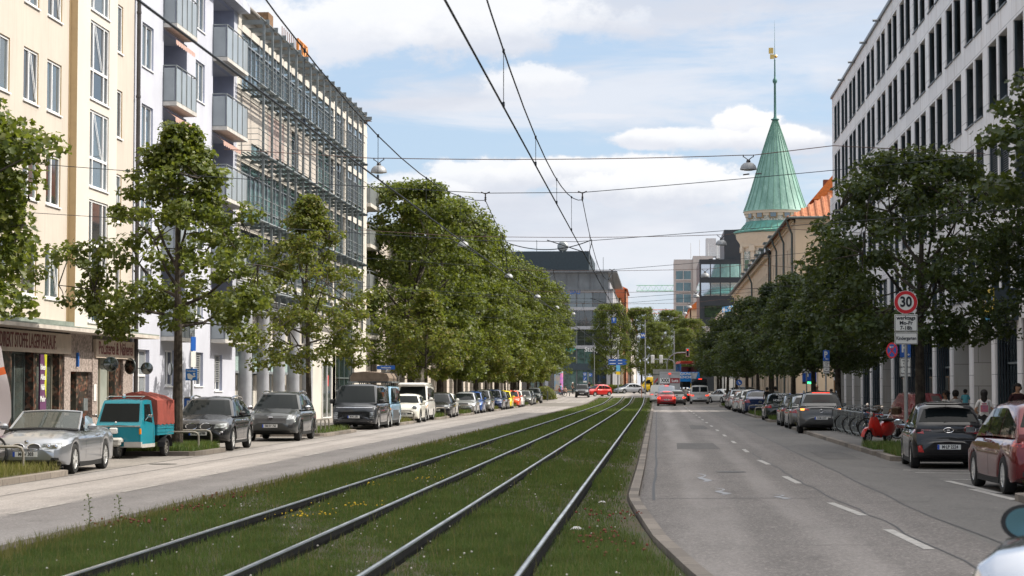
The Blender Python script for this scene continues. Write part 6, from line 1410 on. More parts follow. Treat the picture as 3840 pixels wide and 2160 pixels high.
c = gen('hatch', 214, 'white compact turning off at the right behind the minibus', M_wh, x=6.2, yaw=205, group='vehicles queueing at the lights'); rear_face(c)
c = gen('mpv', 222, 'dark grey car parked across at the right of the crossing', M_gm, x=8.2, yaw=240, group='vehicles queueing at the lights')
# ---- box trucks
def boxtruck(name, loc, lab, W, L, H, m, yaw=0):
    t = empty(name, loc, lab, 'truck', 'box trucks in the queue', yaw); b = MB(); b.box(-W/2, W/2, 0, L, .95, H); b.box(-W/2-.01, W/2+.01, -.03, .05, H-.14, H+.02); b.build('cargo_box', m, t)
    b = MB(); b.box(-W/2+.05, W/2-.05, -.02, L, .72, .94); b.box(-W/2, W/2, -.1, 0, .45, .62); b.build('chassis', M_blackpl, t)
    b = MB(); b.rbox((0, L+1.0, 1.5), (W*.92, 1.8, 2.0), .2); b.build('cab', m, t, smooth=35)
    for sd in (-1, 1):
        for y in (1.3, L+.9): wheel(t, W/2-.18, y, .42, .26, 7, sd, M_rim)
        b = MB(); b.box(sd*W*.42-.12, sd*W*.42+.12, -.13, -.1, .50, .60); b.build('tail_light', M_redL, t)
        b = MB(); b.tube([(sd*(W/2), L+.3, 2.3), (sd*(W/2+.25), L+.2, 2.2), (sd*(W/2+.25), L+.2, 1.9)], .03, 5); b.box(sd*(W/2+.25)-.1, sd*(W/2+.25)+.1, L+.1, L+.2, 1.5, 2.2); b.build('wing_mirror', M_blackpl, t)
    return t
M_truck = mat('truck_grey', (.46, .47, .49), .4, var=.08, vscale=1); 
t = boxtruck('box_truck', (1.4, 215, g(215)), 'light grey furniture box truck with red and black lettering on its doors', 2.2, 4.6, 3.35, M_truck)
b = MB(); b.box(0.02, 1.05, -.04, -.03, 2.15, 2.68); b.build('sign_red', mat('logo_maroon', (.30, .02, .025), .4, var=0), t); b = MB(); b.box(-1.05, .02, -.04, -.03, 2.15, 2.68); b.build('sign_white', M_wl, t)
text('XXX', .5, M_pblk, t, (-.5, -.05, 2.42), '-y', .02, .8); text('Lutz', .46, M_wl, t, (.55, -.05, 2.40), '-y', .015, .9)
b = MB(); b.box(-1.05, -.05, -.04, -.03, 1.65, 2.05); b.build('sign_red', MATS['logo_maroon'], t); text('Montage-\nteam', .18, M_wl, t, (-.55, -.05, 1.86), '-y', .004)
b = MB(); b.box(-.012, .012, -.035, -.02, .98, 3.05); b.build('door_gap', M_blackpl, t); b = MB(); b.box(-.12, .12, -.09, -.03, 3.1, 3.2); b.build('brake_light', M_redL, t)
t = boxtruck('box_truck', (.83, 226, g(226)), 'tall beige grey box truck standing ahead of the furniture truck', 2.5, 5.5, 3.6, mat('truck_beige', (.38, .37, .33), .5, var=.1))
b = MB(); b.box(-1.24, 1.24, -.05, -.02, 3.0, 3.1); b.build('door_frame', M_steelD, t); b = MB(); b.prism([(-1.1, 2.0), (-.7, 2.4), (-.7, 2.7), (-1.1, 2.3)], -.06, -.05, 'y'); b.build('warning_stripe', M_red, t)
# ---- open top bus
t = empty('open_top_bus', (4.2, 253, g(253)), 'blue open-top sightseeing bus with red canopy behind the queue', 'bus'); t.rotation_euler = (0, 0, R(3))
M_busb = paint('bus_blue', (.02, .22, .62)); M_busr = mat('canopy_red', (.60, .06, .03), .5)
b = MB(); b.rbox((0, 4.8, 1.75), (2.5, 9.6, 2.9), .12); b.build('body', M_busb, t, smooth=30)
b = MB(); b.box(-1.27, 1.27, -.02, 9.0, 1.3, 2.0); b.box(-1.0, 1.0, -.03, 0, 1.3, 2.0); b.build('window', M_cg, t)
b = MB(); b.box(-1.2, 1.2, 0, 9.4, 4.35, 4.5); b.prism([(-1.25, 4.3), (1.25, 4.3), (1.15, 4.6), (-1.15, 4.6)], .0, 9.4, 'y'); b.build('canopy', M_busr, t)
for y in (0.05, 2.4, 4.8, 7.2, 9.3):
    b = MB(); b.box(-1.22, -1.14, y, y+.08, 3.2, 4.4); b.box(1.14, 1.22, y, y+.08, 3.2, 4.4); b.build('canopy_post', M_busb, t)
b = MB(); 
for y in range(8): b.box(-1.0, -.2, 1+y, 1.4+y, 3.2, 3.9); b.box(.2, 1.0, 1+y, 1.4+y, 3.2, 3.9)
tag(b.build('seats', mat('seat_maroon', (.16, .04, .04), .7), t), kind='stuff')
text('GRÜNER\nMÜNCHEN', .42, M_wl, t, (-.45, -.02, 2.75), '-y', .01); b = MB(); b.prism([(.0, 3.15), (1.0, 3.15), (.7, 2.2), (.4, 1.8)], -.03, -.01, 'y'); b.build('advert', mat('advert_pale', (.55, .60, .66), .5, var=.3, vscale=2), t)
for sd in (-1, 1):
    for y in (1.8, 7.6): wheel(t, 1.12, y, .48, .28, 7, sd, M_rim)
# ---- near silver car at the lower right corner: only its rear quarter and left mirror reach into the picture
sp = spec('hatch', L=4.1, W=1.74, fo=.80, ro=.78, r=.31, top=[(0, .60), (.02, .72), (.08, .86), (.28, 1.03), (.50, 1.12), (.80, 1.20), (.93, 1.16), (.985, .98), (1, .60)], gh=None, belt=1.08, shoulder=1.10, crown=.05, tail=.85)
M_cv = paint('mirror_silver', (.56, .58, .62), .9, .13)
c = Car((2.70, 10.2, 0), R(180-20), 'mirror-bright silver open car cut by the lower right corner, very near', 'car', M_cv, sp, 'cars driving'); c.arches(M_cv); c.seams([c.yf+1.3, c.yf+2.55]); rear_face(c, (.66, .84), .7)
b = MB(); b.box(-.62, .62, c.yf+1.45, c.yf+2.6, .9, 1.12); b.build('cockpit', mat('leather_dark', (.018, .018, .02), .6), c.t)
b = MB(); b.tube([(-.70, c.yf+1.2, 1.03), (-.58, c.yf+1.75, 1.42), (.58, c.yf+1.75, 1.42), (.70, c.yf+1.2, 1.03)], .025, 6); b.face([(-.68, c.yf+1.22, 1.04), (.68, c.yf+1.22, 1.04), (.56, c.yf+1.74, 1.41), (-.56, c.yf+1.74, 1.41)]); b.build('windscreen', M_cgt, c.t)
for sd in (-1, 1):
    x = sd*(c.W/2+.08); y = c.yf+1.45; z = 1.13; b = MB()
    b.mx = Matrix.Translation((x, y, z)) @ Matrix.Diagonal((1.35, 1, 1, 1)); b.lathe([(.005, -.14), (.05, -.12), (.085, -.05), (.098, .0), (.10, .03)], n=24, axis='y'); b.mx = None; b.tube([(x-sd*.06, y-.03, z-.04), (x-sd*.14, y-.03, z-.14)], .025, 6)
    mo = b.build('wing_mirror', M_cv, c.t, smooth=True)
    b = MB(); b.mx = Matrix.Translation((x, y+.031, z)) @ Matrix.Diagonal((1.35, 1, 1, 1)); b.lathe([(.082, 0), (.10, 0), (.101, .004), (.082, .004)], n=24, axis='y'); b.mx = None; b.build('mirror_rim', M_blackpl, mo)
    b = MB(); b.mx = Matrix.Translation((x, y+.030, z)) @ Matrix.Diagonal((1.35, 1, 1, 1)); b.lathe([(0, 0), (.084, .002)], n=24, axis='y'); b.mx = None; b.build('mirror_glass', mat('mirror_blue', (.10, .22, .30), .08, 1, 0), mo)
# ---- three-wheeled light truck
AP = empty('three_wheel_truck', (-13.95, 51.7, 0), 'turquoise three-wheeled light truck with a rust red canvas cover, parked on the left', 'truck'); AP.rotation_euler = (0, 0, R(-4)); AP.scale = (.97, .97, .94)
M_tq = paint('turquoise', (.012, .20, .26), 0, .35); M_canv = mat('canvas_red', (.25, .05, .035), .8, var=.12, vscale=3, bump=.5, bscale=5); M_gbm = mat('bumper_grey', (.42, .41, .38), .6, var=.1)
# cab: profile along y (front -y), z ; front leans back
def cabrow(y, z0, z1, w0, w1): return [(-w0, y, z0), (-w0*1.0, y, (z0+z1)*.45), (-w1, y, z1), (0, y, z1+.03), (w1, y, z1), (w0, y, (z0+z1)*.45), (w0, y, z0)]
b = MB(); ids = b.grid([cabrow(-.62, .34, .86, .60, .60), cabrow(-.64, .40, .90, .63, .62), cabrow(-.56, .36, .97, .65, .63), cabrow(-.30, .34, 1.52, .65, .55), cabrow(-.22, .34, 1.60, .65, .54), cabrow(.10, .34, 1.63, .65, .54), cabrow(.48, .34, 1.60, .65, .54)]); b.idx(ids[0]); b.idx(ids[-1]); cab = b.build('cab', M_tq, AP, smooth=30)
bv = BVHTree.FromPolygons([Vector(v) for v in b.v], b.f)
class _P: pass
def ppatch(name, pts, axis, m, par, off=.008, nu=6, nv=5):
    q = _P(); q.bvh = bv; q.t = par; return Car.patch(q, name, pts, axis, m, None, off, nu, nv)
ppatch('windscreen', [(-.55, 0, 1.02), (.55, 0, 1.02), (.49, 0, 1.52), (-.49, 0, 1.52)], 'y-', M_cg, cab)
for ax in ('x+', 'x-'): ppatch('side_window', [(0, -.32, 1.04), (0, .30, .98), (0, .30, 1.50), (0, -.16, 1.50)], ax, M_cg, cab); ppatch('door_seam', [(0, .36, .36), (0, .375, .36), (0, .375, 1.55), (0, .36, 1.55)], ax, M_blackpl, cab, .004, 1, 6)
ppatch('trim_strip', [(-.62, 0, .875), (.62, 0, .875), (.62, 0, .915), (-.62, 0, .915)], 'y-', M_gbm, cab, .018, 8, 1)
b = MB(); b.rbox((-.12, -.66, .77), (.24, .06, .17), .03); b.build('headlight', M_plate, AP); b = MB(); b.lathe([(0, -.02), (.03, 0)], (-.08, -.60, 1.0), 'y', 10); b.build('badge', M_plate, AP)
for sd in (-1, 1):
    b = MB(); b.rbox((sd*.61, -.62, .75), (.06, .06, .17), .015); b.build('indicator', M_or2, AP)
    b = MB(); b.rbox((sd*.78, -.30, 1.18), (.14, .06, .08), .02); b.tube([(sd*.64, -.3, 1.05), (sd*.72, -.3, 1.15)], .012, 5); b.build('wing_mirror', M_chr, AP, smooth=30)
b = MB(); b.rbox((-.14, -.78, .50), (.62, .34, .16), .05); b.rbox((-.14, -.88, .44), (.60, .14, .2), .05); b.build('front_mudguard', M_gbm, AP, smooth=35); b = MB(); b.box(-.65, -.45, -.68, -.58, .32, .44); b.box(.18, .655, -.68, -.58, .32, .46); b.box(-.66, .66, -.6, .48, .30, .40); b.build('bumper', M_gbm, AP)
wheel(AP, 0.0, -.62, .24, .13, 7, 1, mat('rim_dull', (.2, .19, .17), .6, .4)); 
for sd in (-1, 1):
    wheel(AP, .62, 1.42, .26, .14, 7, sd, MATS['rim_dull'])
    b = MB(); b.grid([[(sd*.52, 1.42+.34*math.cos(a), .28+.34*math.sin(a)), (sd*.74, 1.42+.34*math.cos(a), .28+.34*math.sin(a))] for a in [math.pi*k/8 for k in range(9)]]); b.build('mudguard', M_blackpl, AP)
b = MB(); b.box(-.70, .70, .56, 2.0, .62, .94); 
for z in (.70, .80, .88): b.box(-.715, .715, .57, 1.99, z, z+.02)
b.build('loading_bed', M_tq, AP); b = MB(); b.box(-.4, .4, .48, 1.9, .4, .62); b.build('chassis', M_blackpl, AP)
q = random.Random(5); b = MB(); rows = []
for i in range(15):
    y = .50+1.52*i/14; wv = .02*math.sin(i*2.1); sag = .03*math.sin(math.pi*i/14*3)
    rows.append([(-.72, y, .92+.02*math.sin(i*1.9)), (-.725-wv, y, 1.2), (-.70, y, 1.60), (-.45, y, 1.73-sag*.4), (0, y, 1.84-sag), (.45, y, 1.73-sag*.4), (.70, y, 1.60), (.725+wv, y, 1.2), (.72, y, .92+.02*math.sin(i*1.9))])
ids = b.grid(rows); b.idx(ids[0]); b.idx(ids[-1]); b.build('canvas_cover', M_canv, AP, smooth=25)
b = MB(); b.tube([(-.5, -.2, 1.66), (-.5, .1, 1.72), (.5, .1, 1.72), (.5, -.2, 1.66)], .012, 5); b.lathe([(0, 0), (.05, .02), (.06, .06)], (-.05, -.1, 1.73), 'y', 10); b.build('roof_lamp_rack', M_chr, AP)
# ================================================================ trees
M_bark = mat('bark', (.075, .062, .048), .95, var=.35, vscale=5, bump=1.0, bscale=16)
L_sun = leafmat('leaves_maple_sunlit', [(.034, .055, .008), (.070, .100, .013), (.115, .145, .020), (.17, .175, .034)], .45, .38, .5, .4)  # left row maple leaf, sunlight put into its colour
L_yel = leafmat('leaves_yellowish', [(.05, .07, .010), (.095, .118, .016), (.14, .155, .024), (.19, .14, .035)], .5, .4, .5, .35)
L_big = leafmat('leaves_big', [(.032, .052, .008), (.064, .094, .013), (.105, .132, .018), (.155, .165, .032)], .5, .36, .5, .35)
L_shade = leafmat('leaves_maple_shaded', [(.016, .032, .010), (.026, .048, .014), (.040, .066, .020), (.06, .085, .026)], .5, .25, .5, .35)  # maple leaf of the right row, its shade put into the colour
def leafmesh(name, C, Nrm, size, m, rng):
    n = len(C); r = rng.normal(0, 1, (n, 3)); t = r-Nrm*np.sum(r*Nrm, 1)[:, None]; t /= np.linalg.norm(t, axis=1)[:, None]+1e-9; b = np.cross(Nrm, t)
    s = size[:, None]; k = lambda a, c, d=0: C+t*s*a+b*s*c+Nrm*s*d
    V = np.stack([k(-.5, 0), k(-.30, .42, .1), k(.02, .26, .03), k(.28, .48, .1), k(.55, 0, -.12), k(.28, -.48, .1), k(.02, -.26, .03), k(-.30, -.42, .1)], 1)
    base = np.arange(n)*8; lp = np.stack([base, base+4, base+3, base+2, base+1, base, base+7, base+6, base+5, base+4], 1).reshape(-1)
    me = bpy.data.meshes.new(name); me.vertices.add(n*8); me.vertices.foreach_set('co', V.reshape(-1).astype(np.float32)); me.loops.add(n*10); me.loops.foreach_set('vertex_index', lp.astype(np.int32))
    me.polygons.add(n*2); me.polygons.foreach_set('loop_start', (np.arange(n*2)*5).astype(np.int32)); me.materials.append(m); me.update(calc_edges=True); return me
def make_tree(seed, H, rad, cb, ncl, lpc, ls, m, trunk_r=.11, shape='maple', lean=(0, 0), csz=.55, spike=True):
    rng = np.random.default_rng(seed); q = random.Random(seed)
    def env(h):
        t = (h-cb)/(H-cb)
        if shape == 'maple': return rad*max(.05, (.55+.45*math.sin(math.pi/2*min(1, max(0, t)/.28))) if t < .28 else (1-(t-.28)/.72)**1.3)
        return rad*max(.1, math.sqrt(max(0, 1-((t-.36)/.66)**2)))
    tb = MB(); top = Vector((lean[0], lean[1], H*.93)); tp = [Vector((0, 0, -.05)), Vector((lean[0]*.15, lean[1]*.15, cb*.6)), Vector((lean[0]*.3+.05*rad*q.uniform(-1, 1)*.3, lean[1]*.3, cb)), Vector((lean[0]*.6+.1*q.uniform(-1, 1), lean[1]*.6+.1*q.uniform(-1, 1), (cb+H)/2)), top]
    tb.tube(tp, [trunk_r*1.25, trunk_r, trunk_r*.85, trunk_r*.45, .015], 9)
    def axis(z):
        for a, c in zip(tp, tp[1:]):
            if z <= c.z: t = (z-a.z)/(c.z-a.z); return a+(c-a)*t
        return top
    Cs, Ns, Sz = [], [], []
    lobes = [(q.uniform(0, 6.28), q.uniform(.15, .95), q.uniform(.75, 1.18)) for _ in range(9)]
    # limbs first
    limbs = []
    nl = 9 if shape == 'maple' else 14
    for i in range(nl):
        a = i*2.4+q.uniform(-.4, .4); t = (i+.5)/nl; h = cb+(H-cb)*(.08+.72*t); r_ = env(h)*q.uniform(.7, 1.0)
        z0 = cb*.8+(h-cb*.8)*.55; p0 = axis(z0); p3 = axis(h)+Vector((math.cos(a)*r_, math.sin(a)*r_, 0)); p1 = p0+(p3-p0)*.35+Vector((0, 0, -.1)); p2 = p0+(p3-p0)*.7+Vector((0, 0, .15))
        tb.tube([p0, p1, p2, p3], [trunk_r*.42, trunk_r*.3, trunk_r*.18, .012], 6, cap=False); limbs.append((p1, p2, p3))
    for k in range(ncl):
        t = k/ncl; h = cb+(H-cb)*(q.random()**(1.15 if spike else .85))
        if spike and k < 7: h = H-(k*.16)*H/9; a = q.uniform(0, 6.28); r_ = .055*k
        else:
            a = q.uniform(0, 6.283); r_ = env(h)*(q.uniform(.25, 1.0)**.55); f = 1.0
            for (la, lt, lm) in lobes:
                da = math.cos(a-la); dt = 1-abs((h-cb)/(H-cb)-lt)*3
                if da > .6 and dt > 0: f *= 1+(lm-1)*dt
            r_ *= f*q.uniform(.9, 1.08)
        c = axis(h)+Vector((math.cos(a)*r_, math.sin(a)*r_, q.uniform(-.15, .15)))
        cs = csz*q.uniform(.6, 1.25)*(.42 if spike and k < 7 else 1)
        # twig from the nearest limb
        best = min((p for l_ in limbs for p in l_), key=lambda p: (p-c).length)
        if k % 2 == 0: tb.tube([best, (best+c)*.5+Vector((0, 0, .08)), c], [.022, .014, .006], 4, cap=False)
        n = max(8, int(lpc*(cs/csz)**2)); d = rng.normal(0, 1, (n, 3)); d /= np.linalg.norm(d, axis=1)[:, None]
        rr_ = rng.uniform(0, 1, n)**.45; P = np.array(c)+d*rr_[:, None]*np.array([cs, cs, cs*.62])
        nm = d*.45+rng.normal(0, .45, (n, 3))+np.array([0, 0, .55]); nm /= np.linalg.norm(nm, axis=1)[:, None]
        Cs.append(P); Ns.append(nm); Sz.append(rng.uniform(.65, 1.2, n)*ls)
    tm = tb.build('trunk', M_bark, None, smooth=True); tme = tm.data; bpy.data.objects.remove(tm)
    return tme, leafmesh('crown', np.concatenate(Cs), np.concatenate(Ns), np.concatenate(Sz), m, rng)
def place_tree(pr, loc, rz, sc_, lab, group, name='tree', sz=None):
    t = empty(name, loc, lab, 'tree', group, rz)
    for nm, me in (('trunk', pr[0]), ('crown', pr[1])):
        o = bpy.data.objects.new(nm, me); COL.objects.link(o); o.parent = t
    t.scale = (sc_, sc_, sz or sc_); return t
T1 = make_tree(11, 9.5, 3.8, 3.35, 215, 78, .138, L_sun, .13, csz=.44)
T2 = make_tree(23, 9.5, 3.7, 2.6, 225, 72, .125, L_yel, .11, csz=.43)
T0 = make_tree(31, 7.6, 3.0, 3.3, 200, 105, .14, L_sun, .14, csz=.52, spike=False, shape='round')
TB = [make_tree(41+i, 15, 4.9, 3.2, 380, 70, .205, L_big, .24, 'round', csz=.80, spike=False) for i in range(3)]
TK = [make_tree(51+i, 9, 3.0, 2.9, 170, 50, .19, L_sun if i else L_yel, .11, csz=.6) for i in range(2)]
T9 = make_tree(79, 9.2, 2.7, 5.0, 150, 90, .14, L_shade, .14, 'round', csz=.5, spike=False)
TN = make_tree(75, 9.2, 3.9, 3.2, 260, 85, .14, L_shade, .15, 'round', csz=.56, spike=True)
TR = [make_tree(61+i, 9, 3.3, 3.0, 230, 72, .155, L_shade, .15, 'round' if i == 1 else 'maple', csz=.62) for i in range(3)]
GT = 'young maples along the left kerb'
place_tree(T0, (-13.6, 35.3, .1), .4, .97, 'leafy maple whose crown enters from the left edge of the picture', GT)
place_tree(T1, (-13.35, 54.9, .1), 1.0, 1.0, 'open maple with pointed top standing behind the turquoise three-wheeler', GT)
place_tree(T2, (-13.3, 75.6, .1), 2.2, 1.0, 'yellowish green young maple behind the graphite sport utility car', GT)
for i, (y, s_) in enumerate(((115.5, .86), (132.2, .85), (147.6, .9), (156, .8), (176, .85), (193, .9), (208, .85), (222, .8))):
    place_tree(TK[i % 2], (-13.4, y, g(y)+.1), i*1.7, s_, ['first', 'second', 'third', 'fourth', 'fifth', 'sixth', 'seventh', 'eighth'][i]+' kerbside tree beyond the end of the gallery house, counting away', GT)
for i, (x, y, h) in enumerate(((-16.3, 131.5, 16.0), (-15.9, 145.8, 16.2), (-15.8, 160, 15.6), (-16.0, 176, 15.4), (-15.5, 193, 15.2), (-15.0, 211, 15.0), (-14.7, 229, 15.2), (-14.3, 247, 14.4), (-19, 262, 15))):
    place_tree(TB[i % 3], (x, y, g(y)+.1), i*2.1, h/15*.97, ['tall leafy', 'tall'][i > 0]+' dense street tree, '+['first behind the gallery house', 'second from the gallery house', 'third from the gallery house', 'fourth from the gallery house', 'fifth from the gallery house', 'sixth from the gallery house', 'seventh from the gallery house', 'last before the glass office', 'set back over the plaza'][i], 'tall trees on the left pavement', sz=h/15)
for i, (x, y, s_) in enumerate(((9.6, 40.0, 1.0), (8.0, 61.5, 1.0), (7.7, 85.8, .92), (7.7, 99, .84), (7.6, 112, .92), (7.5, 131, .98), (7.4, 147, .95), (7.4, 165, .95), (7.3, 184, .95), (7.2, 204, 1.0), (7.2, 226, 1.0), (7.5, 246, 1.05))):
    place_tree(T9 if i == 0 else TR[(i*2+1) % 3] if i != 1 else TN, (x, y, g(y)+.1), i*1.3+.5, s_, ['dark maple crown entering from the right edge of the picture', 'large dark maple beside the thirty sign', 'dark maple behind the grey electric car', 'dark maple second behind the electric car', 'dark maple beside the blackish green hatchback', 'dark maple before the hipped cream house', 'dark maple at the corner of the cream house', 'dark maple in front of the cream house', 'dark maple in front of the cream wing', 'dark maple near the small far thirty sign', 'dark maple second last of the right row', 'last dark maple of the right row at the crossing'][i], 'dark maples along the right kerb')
for i, (x, y, h) in enumerate(((-7.4, 326, 15.2), (-2.8, 372, 16.4), (2.6, 380, 16.2), (6.2, 366, 14.0), (-.2, 350, 12.8), (4.8, 345, 11.5))):
    place_tree(TB[(i+1) % 3], (x, y, .85), i*1.1, h/15*.75, ['tree in front of the corner of the glass office', 'tall tree closing the view of the street, left one', 'tall tree closing the view of the street, right one', 'tree beside the cream house front at the far right', 'lower tree in the middle of the closing group', 'lowest tree of the closing group, right of the middle'][i], 'trees beyond the crossing', sz=h/15)
def bush(loc, sx, sy, sz_, n, ls, m, lab, cat='hedge', box=False):
    rng = np.random.default_rng(int(abs(loc[0]*7+loc[1]))); d = rng.normal(0, 1, (n, 3)); d /= np.linalg.norm(d, axis=1)[:, None]
    if box: P = rng.uniform(-1, 1, (n, 3)); P[:, 2] = np.abs(P[:, 2]); P = np.clip(P*1.15, -1, 1)*np.array([sx, sy, sz_])
    else: d[:, 2] = np.abs(d[:, 2]); P = d*(rng.uniform(.6, 1, n)[:, None])*np.array([sx, sy, sz_])
    nm = d+rng.normal(0, .4, (n, 3)); nm /= np.linalg.norm(nm, axis=1)[:, None]
    t = empty(cat.replace(' ', '_'), loc, lab, cat); o = bpy.data.objects.new('foliage', leafmesh('foliage', P, nm, rng.uniform(.6, 1.2, n)*ls, m, rng)); COL.objects.link(o); o.parent = t
    b = MB(); b.tube([(0, 0, 0), (0, 0, sz_*.8)], .05, 6); b.tube([(0, 0, .1), (sx*.4, 0, sz_*.7)], .03, 5); b.build('stem', M_bark, t)
bush((-13.3, 236, g(236)+.1), 1.5, 2.0, 1.55, 3500, .16, L_yel, 'round green bush at the end of the left car row', 'bush')
bush((-8.5, 306, .85), 3.4, .8, 1.25, 5000, .18, L_yel, 'clipped hedge at the crossing behind the red car', 'hedge', True)
# ================================================================ hanging lamps and overhead wires
M_wire = mat('wire_dark', (.018, .024, .032), .5, .3, 0); M_cop2 = mat('wire_copper', (.10, .06, .05), .5, .3, 0); M_lampg = mat('lamp_grey', (.30, .31, .32), .5, .2, .1); M_ins = mat('insulator', (.03, .025, .025), .4, var=0)
def sagline(p0, p1, sag, n=14): p0, p1 = Vector(p0), Vector(p1); return [p0+(p1-p0)*(i/n)-Vector((0, 0, sag*4*(i/n)*(1-i/n))) for i in range(n+1)]
lampys = [(79, -11.1, 3.65, 10.45), (114, -11.1, 3.7, 9.95), (148, -11.0, 3.6, 10.0), (182, -10.9, 3.6, 10.0), (215, -10.8, 3.5, 10.2), (248, -10.4, 3.5, 10.4)]
def lamp(x, y, z, lab):
    t = empty('hanging_lamp', (x, y, z), lab, 'street lamp', 'dome lamps hung over the carriageways')
    b = MB(); b.lathe([(0, .30), (.10, .29), (.20, .25), (.28, .17), (.325, .06), (.33, .0), (.32, .0), (.29, .05)], n=24); b.build('lamp_dome', M_lampg, t, smooth=True)
    b = MB(); b.lathe([(.28, .02), (.18, -.03), (0, -.045)], n=20); b.build('lamp_glass', mat('lamp_glass', (.30, .32, .32), .15, var=0), t, smooth=True)
    b = MB(); b.lathe([(.07, .29), (.09, .33), (.06, .40), (0, .41)], n=12); b.tube([(-.02, 0, .40), (-.18, 0, .52)], .018, 5); b.tube([(.02, 0, .40), (.18, 0, .52)], .018, 5); b.tube([(-.2, 0, .5), (-.2, 0, .6)], .02, 5); b.tube([(.2, 0, .5), (.2, 0, .6)], .02, 5); b.build('lamp_bracket', M_ins, t)
for i, (y, xa, xb, z) in enumerate(lampys):
    nth = ['nearest', 'second', 'third', 'fourth', 'fifth', 'farthest'][i]
    lamp(xa, y, g(y)+z, nth+' grey dome lamp hanging over the left carriageway'); lamp(xb, y, g(y)+z, nth+' grey dome lamp hanging over the right carriageway')
    b = MB(); z1 = g(y)+z+.58; b.tube([(-17.4 if y < 126 else -19.2, y, z1+.42), (xa-.2, y, z1), (xa+.2, y, z1)]+sagline((xa+.3, y, z1), (xb-.3, y, z1), .10)+[(xb+.2, y, z1), (7, y, z1+.35), (12.9 if y < 146 else 11.3, y, z1-.02)], .017, 5)
    o = b.build('lamp_span_wire', M_cop2); tag(o, nth+' reddish lamp cable stretched from house to house across the street', 'cable', 'lamp cables across the street')
# catenary
spans = [54, 90, 126, 162, 198, 234]
def mess(y, base, top, ys):
    for a, c in zip(ys, ys[1:]):
        if a <= y <= c: t = (y-a)/(c-a); return top-(top-base)*4*t*(1-t)
    return top
cys = [18]+spans+[270]
for nm, X, zc, lab in (('right', -2.0, 5.55, 'over the right track'), ('left', -4.65, 5.35, 'over the left track')):
    b = MB(); b.tube([(X+(.12 if (k//2) % 2 else -.12)*0, y, g(y)+zc) for k, y in enumerate(range(8, 300, 6))], .014, 6); t = b.build('contact_wire', M_wire); tag(t, 'tram contact wire '+lab, 'overhead wire', 'tram contact wires')
    b = MB(); pts = [(X, y, g(y)+mess(y, 6.0 if X > -3 else 6.05, 6.95, cys)) for y in [18+3*i for i in range(85)]]; b.tube(pts, .011, 5); o = b.build('messenger_wire', M_wire); tag(o, 'sagging carrier wire '+lab, 'overhead wire', 'carrier wires')
    for y in [26, 33, 40, 47, 60, 67, 75, 83, 96, 104, 112, 120, 133, 141, 150]:
        b = MB(); za, zb_ = g(y)+zc, g(y)+mess(y, 6.0 if X > -3 else 6.05, 6.95, cys); b.tube([(X, y, za), (X, y, zb_)], .005, 4); b.cbox((X, y, za+.03), (.03, .05, .07)); b.cbox((X, y, zb_), (.03, .05, .05)); b.build('dropper', M_wire, o)
for i, y in enumerate(spans):
    zt = g(y)+7.15; b = MB(); b.tube(sagline((-18.3, y, zt+1.0), (-4.65, y, zt), .05)+sagline((-4.65, y, zt), (-2.0, y, zt), .0, 3)[1:]+sagline((-2.0, y, zt), (12.9, y, zt+1.35), .06)[1:], .010, 5)
    t = b.build('cross_span', M_wire); tag(t, ['nearest', 'second', 'third', 'fourth', 'fifth', 'sixth'][i]+' thin cross-span holding up the tram wires', 'cross span', 'cross-spans over the tracks')
    for X in (-4.65, -2.0):
        b = MB(); b.tube([(X-.12, y, zt+.03), (X, y, zt-.02), (X+.12, y, zt+.03)], .018, 5); b.tube([(X, y, zt), (X, y, zt-.24)], .02, 6); b.lathe([(.0, .0), (.035, .02), (.02, .05), (.035, .08), (0, .1)], (X, y, zt-.2), n=8); b.build('insulator', M_ins, t)
    for X in (-10.8, 2.6): b = MB(); b.tube([(X-.25, y, zt+.45), (X-.08, y, zt+.47)], .02, 5); b.tube([(X+.08, y, zt+.47), (X+.25, y, zt+.48)], .02, 5); b.build('strain_insulator', M_ins, t)
    b = MB(); zc_ = g(y)+5.9; b.tube([(-18.3, y+.6, zc_+.9), (-4.9, y+.6, zc_), (-2.2, y+.6, zc_-.05), (12.9, y+.6, zc_+1.0)], .008, 4); b.tube([(-4.65, y+.6, g(y)+5.37), (-5.6, y+.6, zc_)], .014, 5); b.tube([(-2.0, y+.6, g(y)+5.57), (-3.0, y+.6, zc_)], .014, 5); o = b.build('registration_arm', M_wire, t)
b = MB(); b.tube(sagline((-4.6, 62, 6.35), (-2.0, 62, 6.45), .25, 20), .016, 6); b.tube([(-4.63, 62, 6.4), (-4.72, 62, 6.2), (-4.66, 62.2, 5.5)], .014, 6); b.tube([(-2.0, 62, 6.4), (-2.08, 62, 6.1), (-2.0, 62.2, 5.6)], .014, 6)
tag(b.build('jumper_cable', M_wire, None, smooth=True), 'slack dark jumper cable linking the two tram wires behind the nearest cross-span', 'cable')
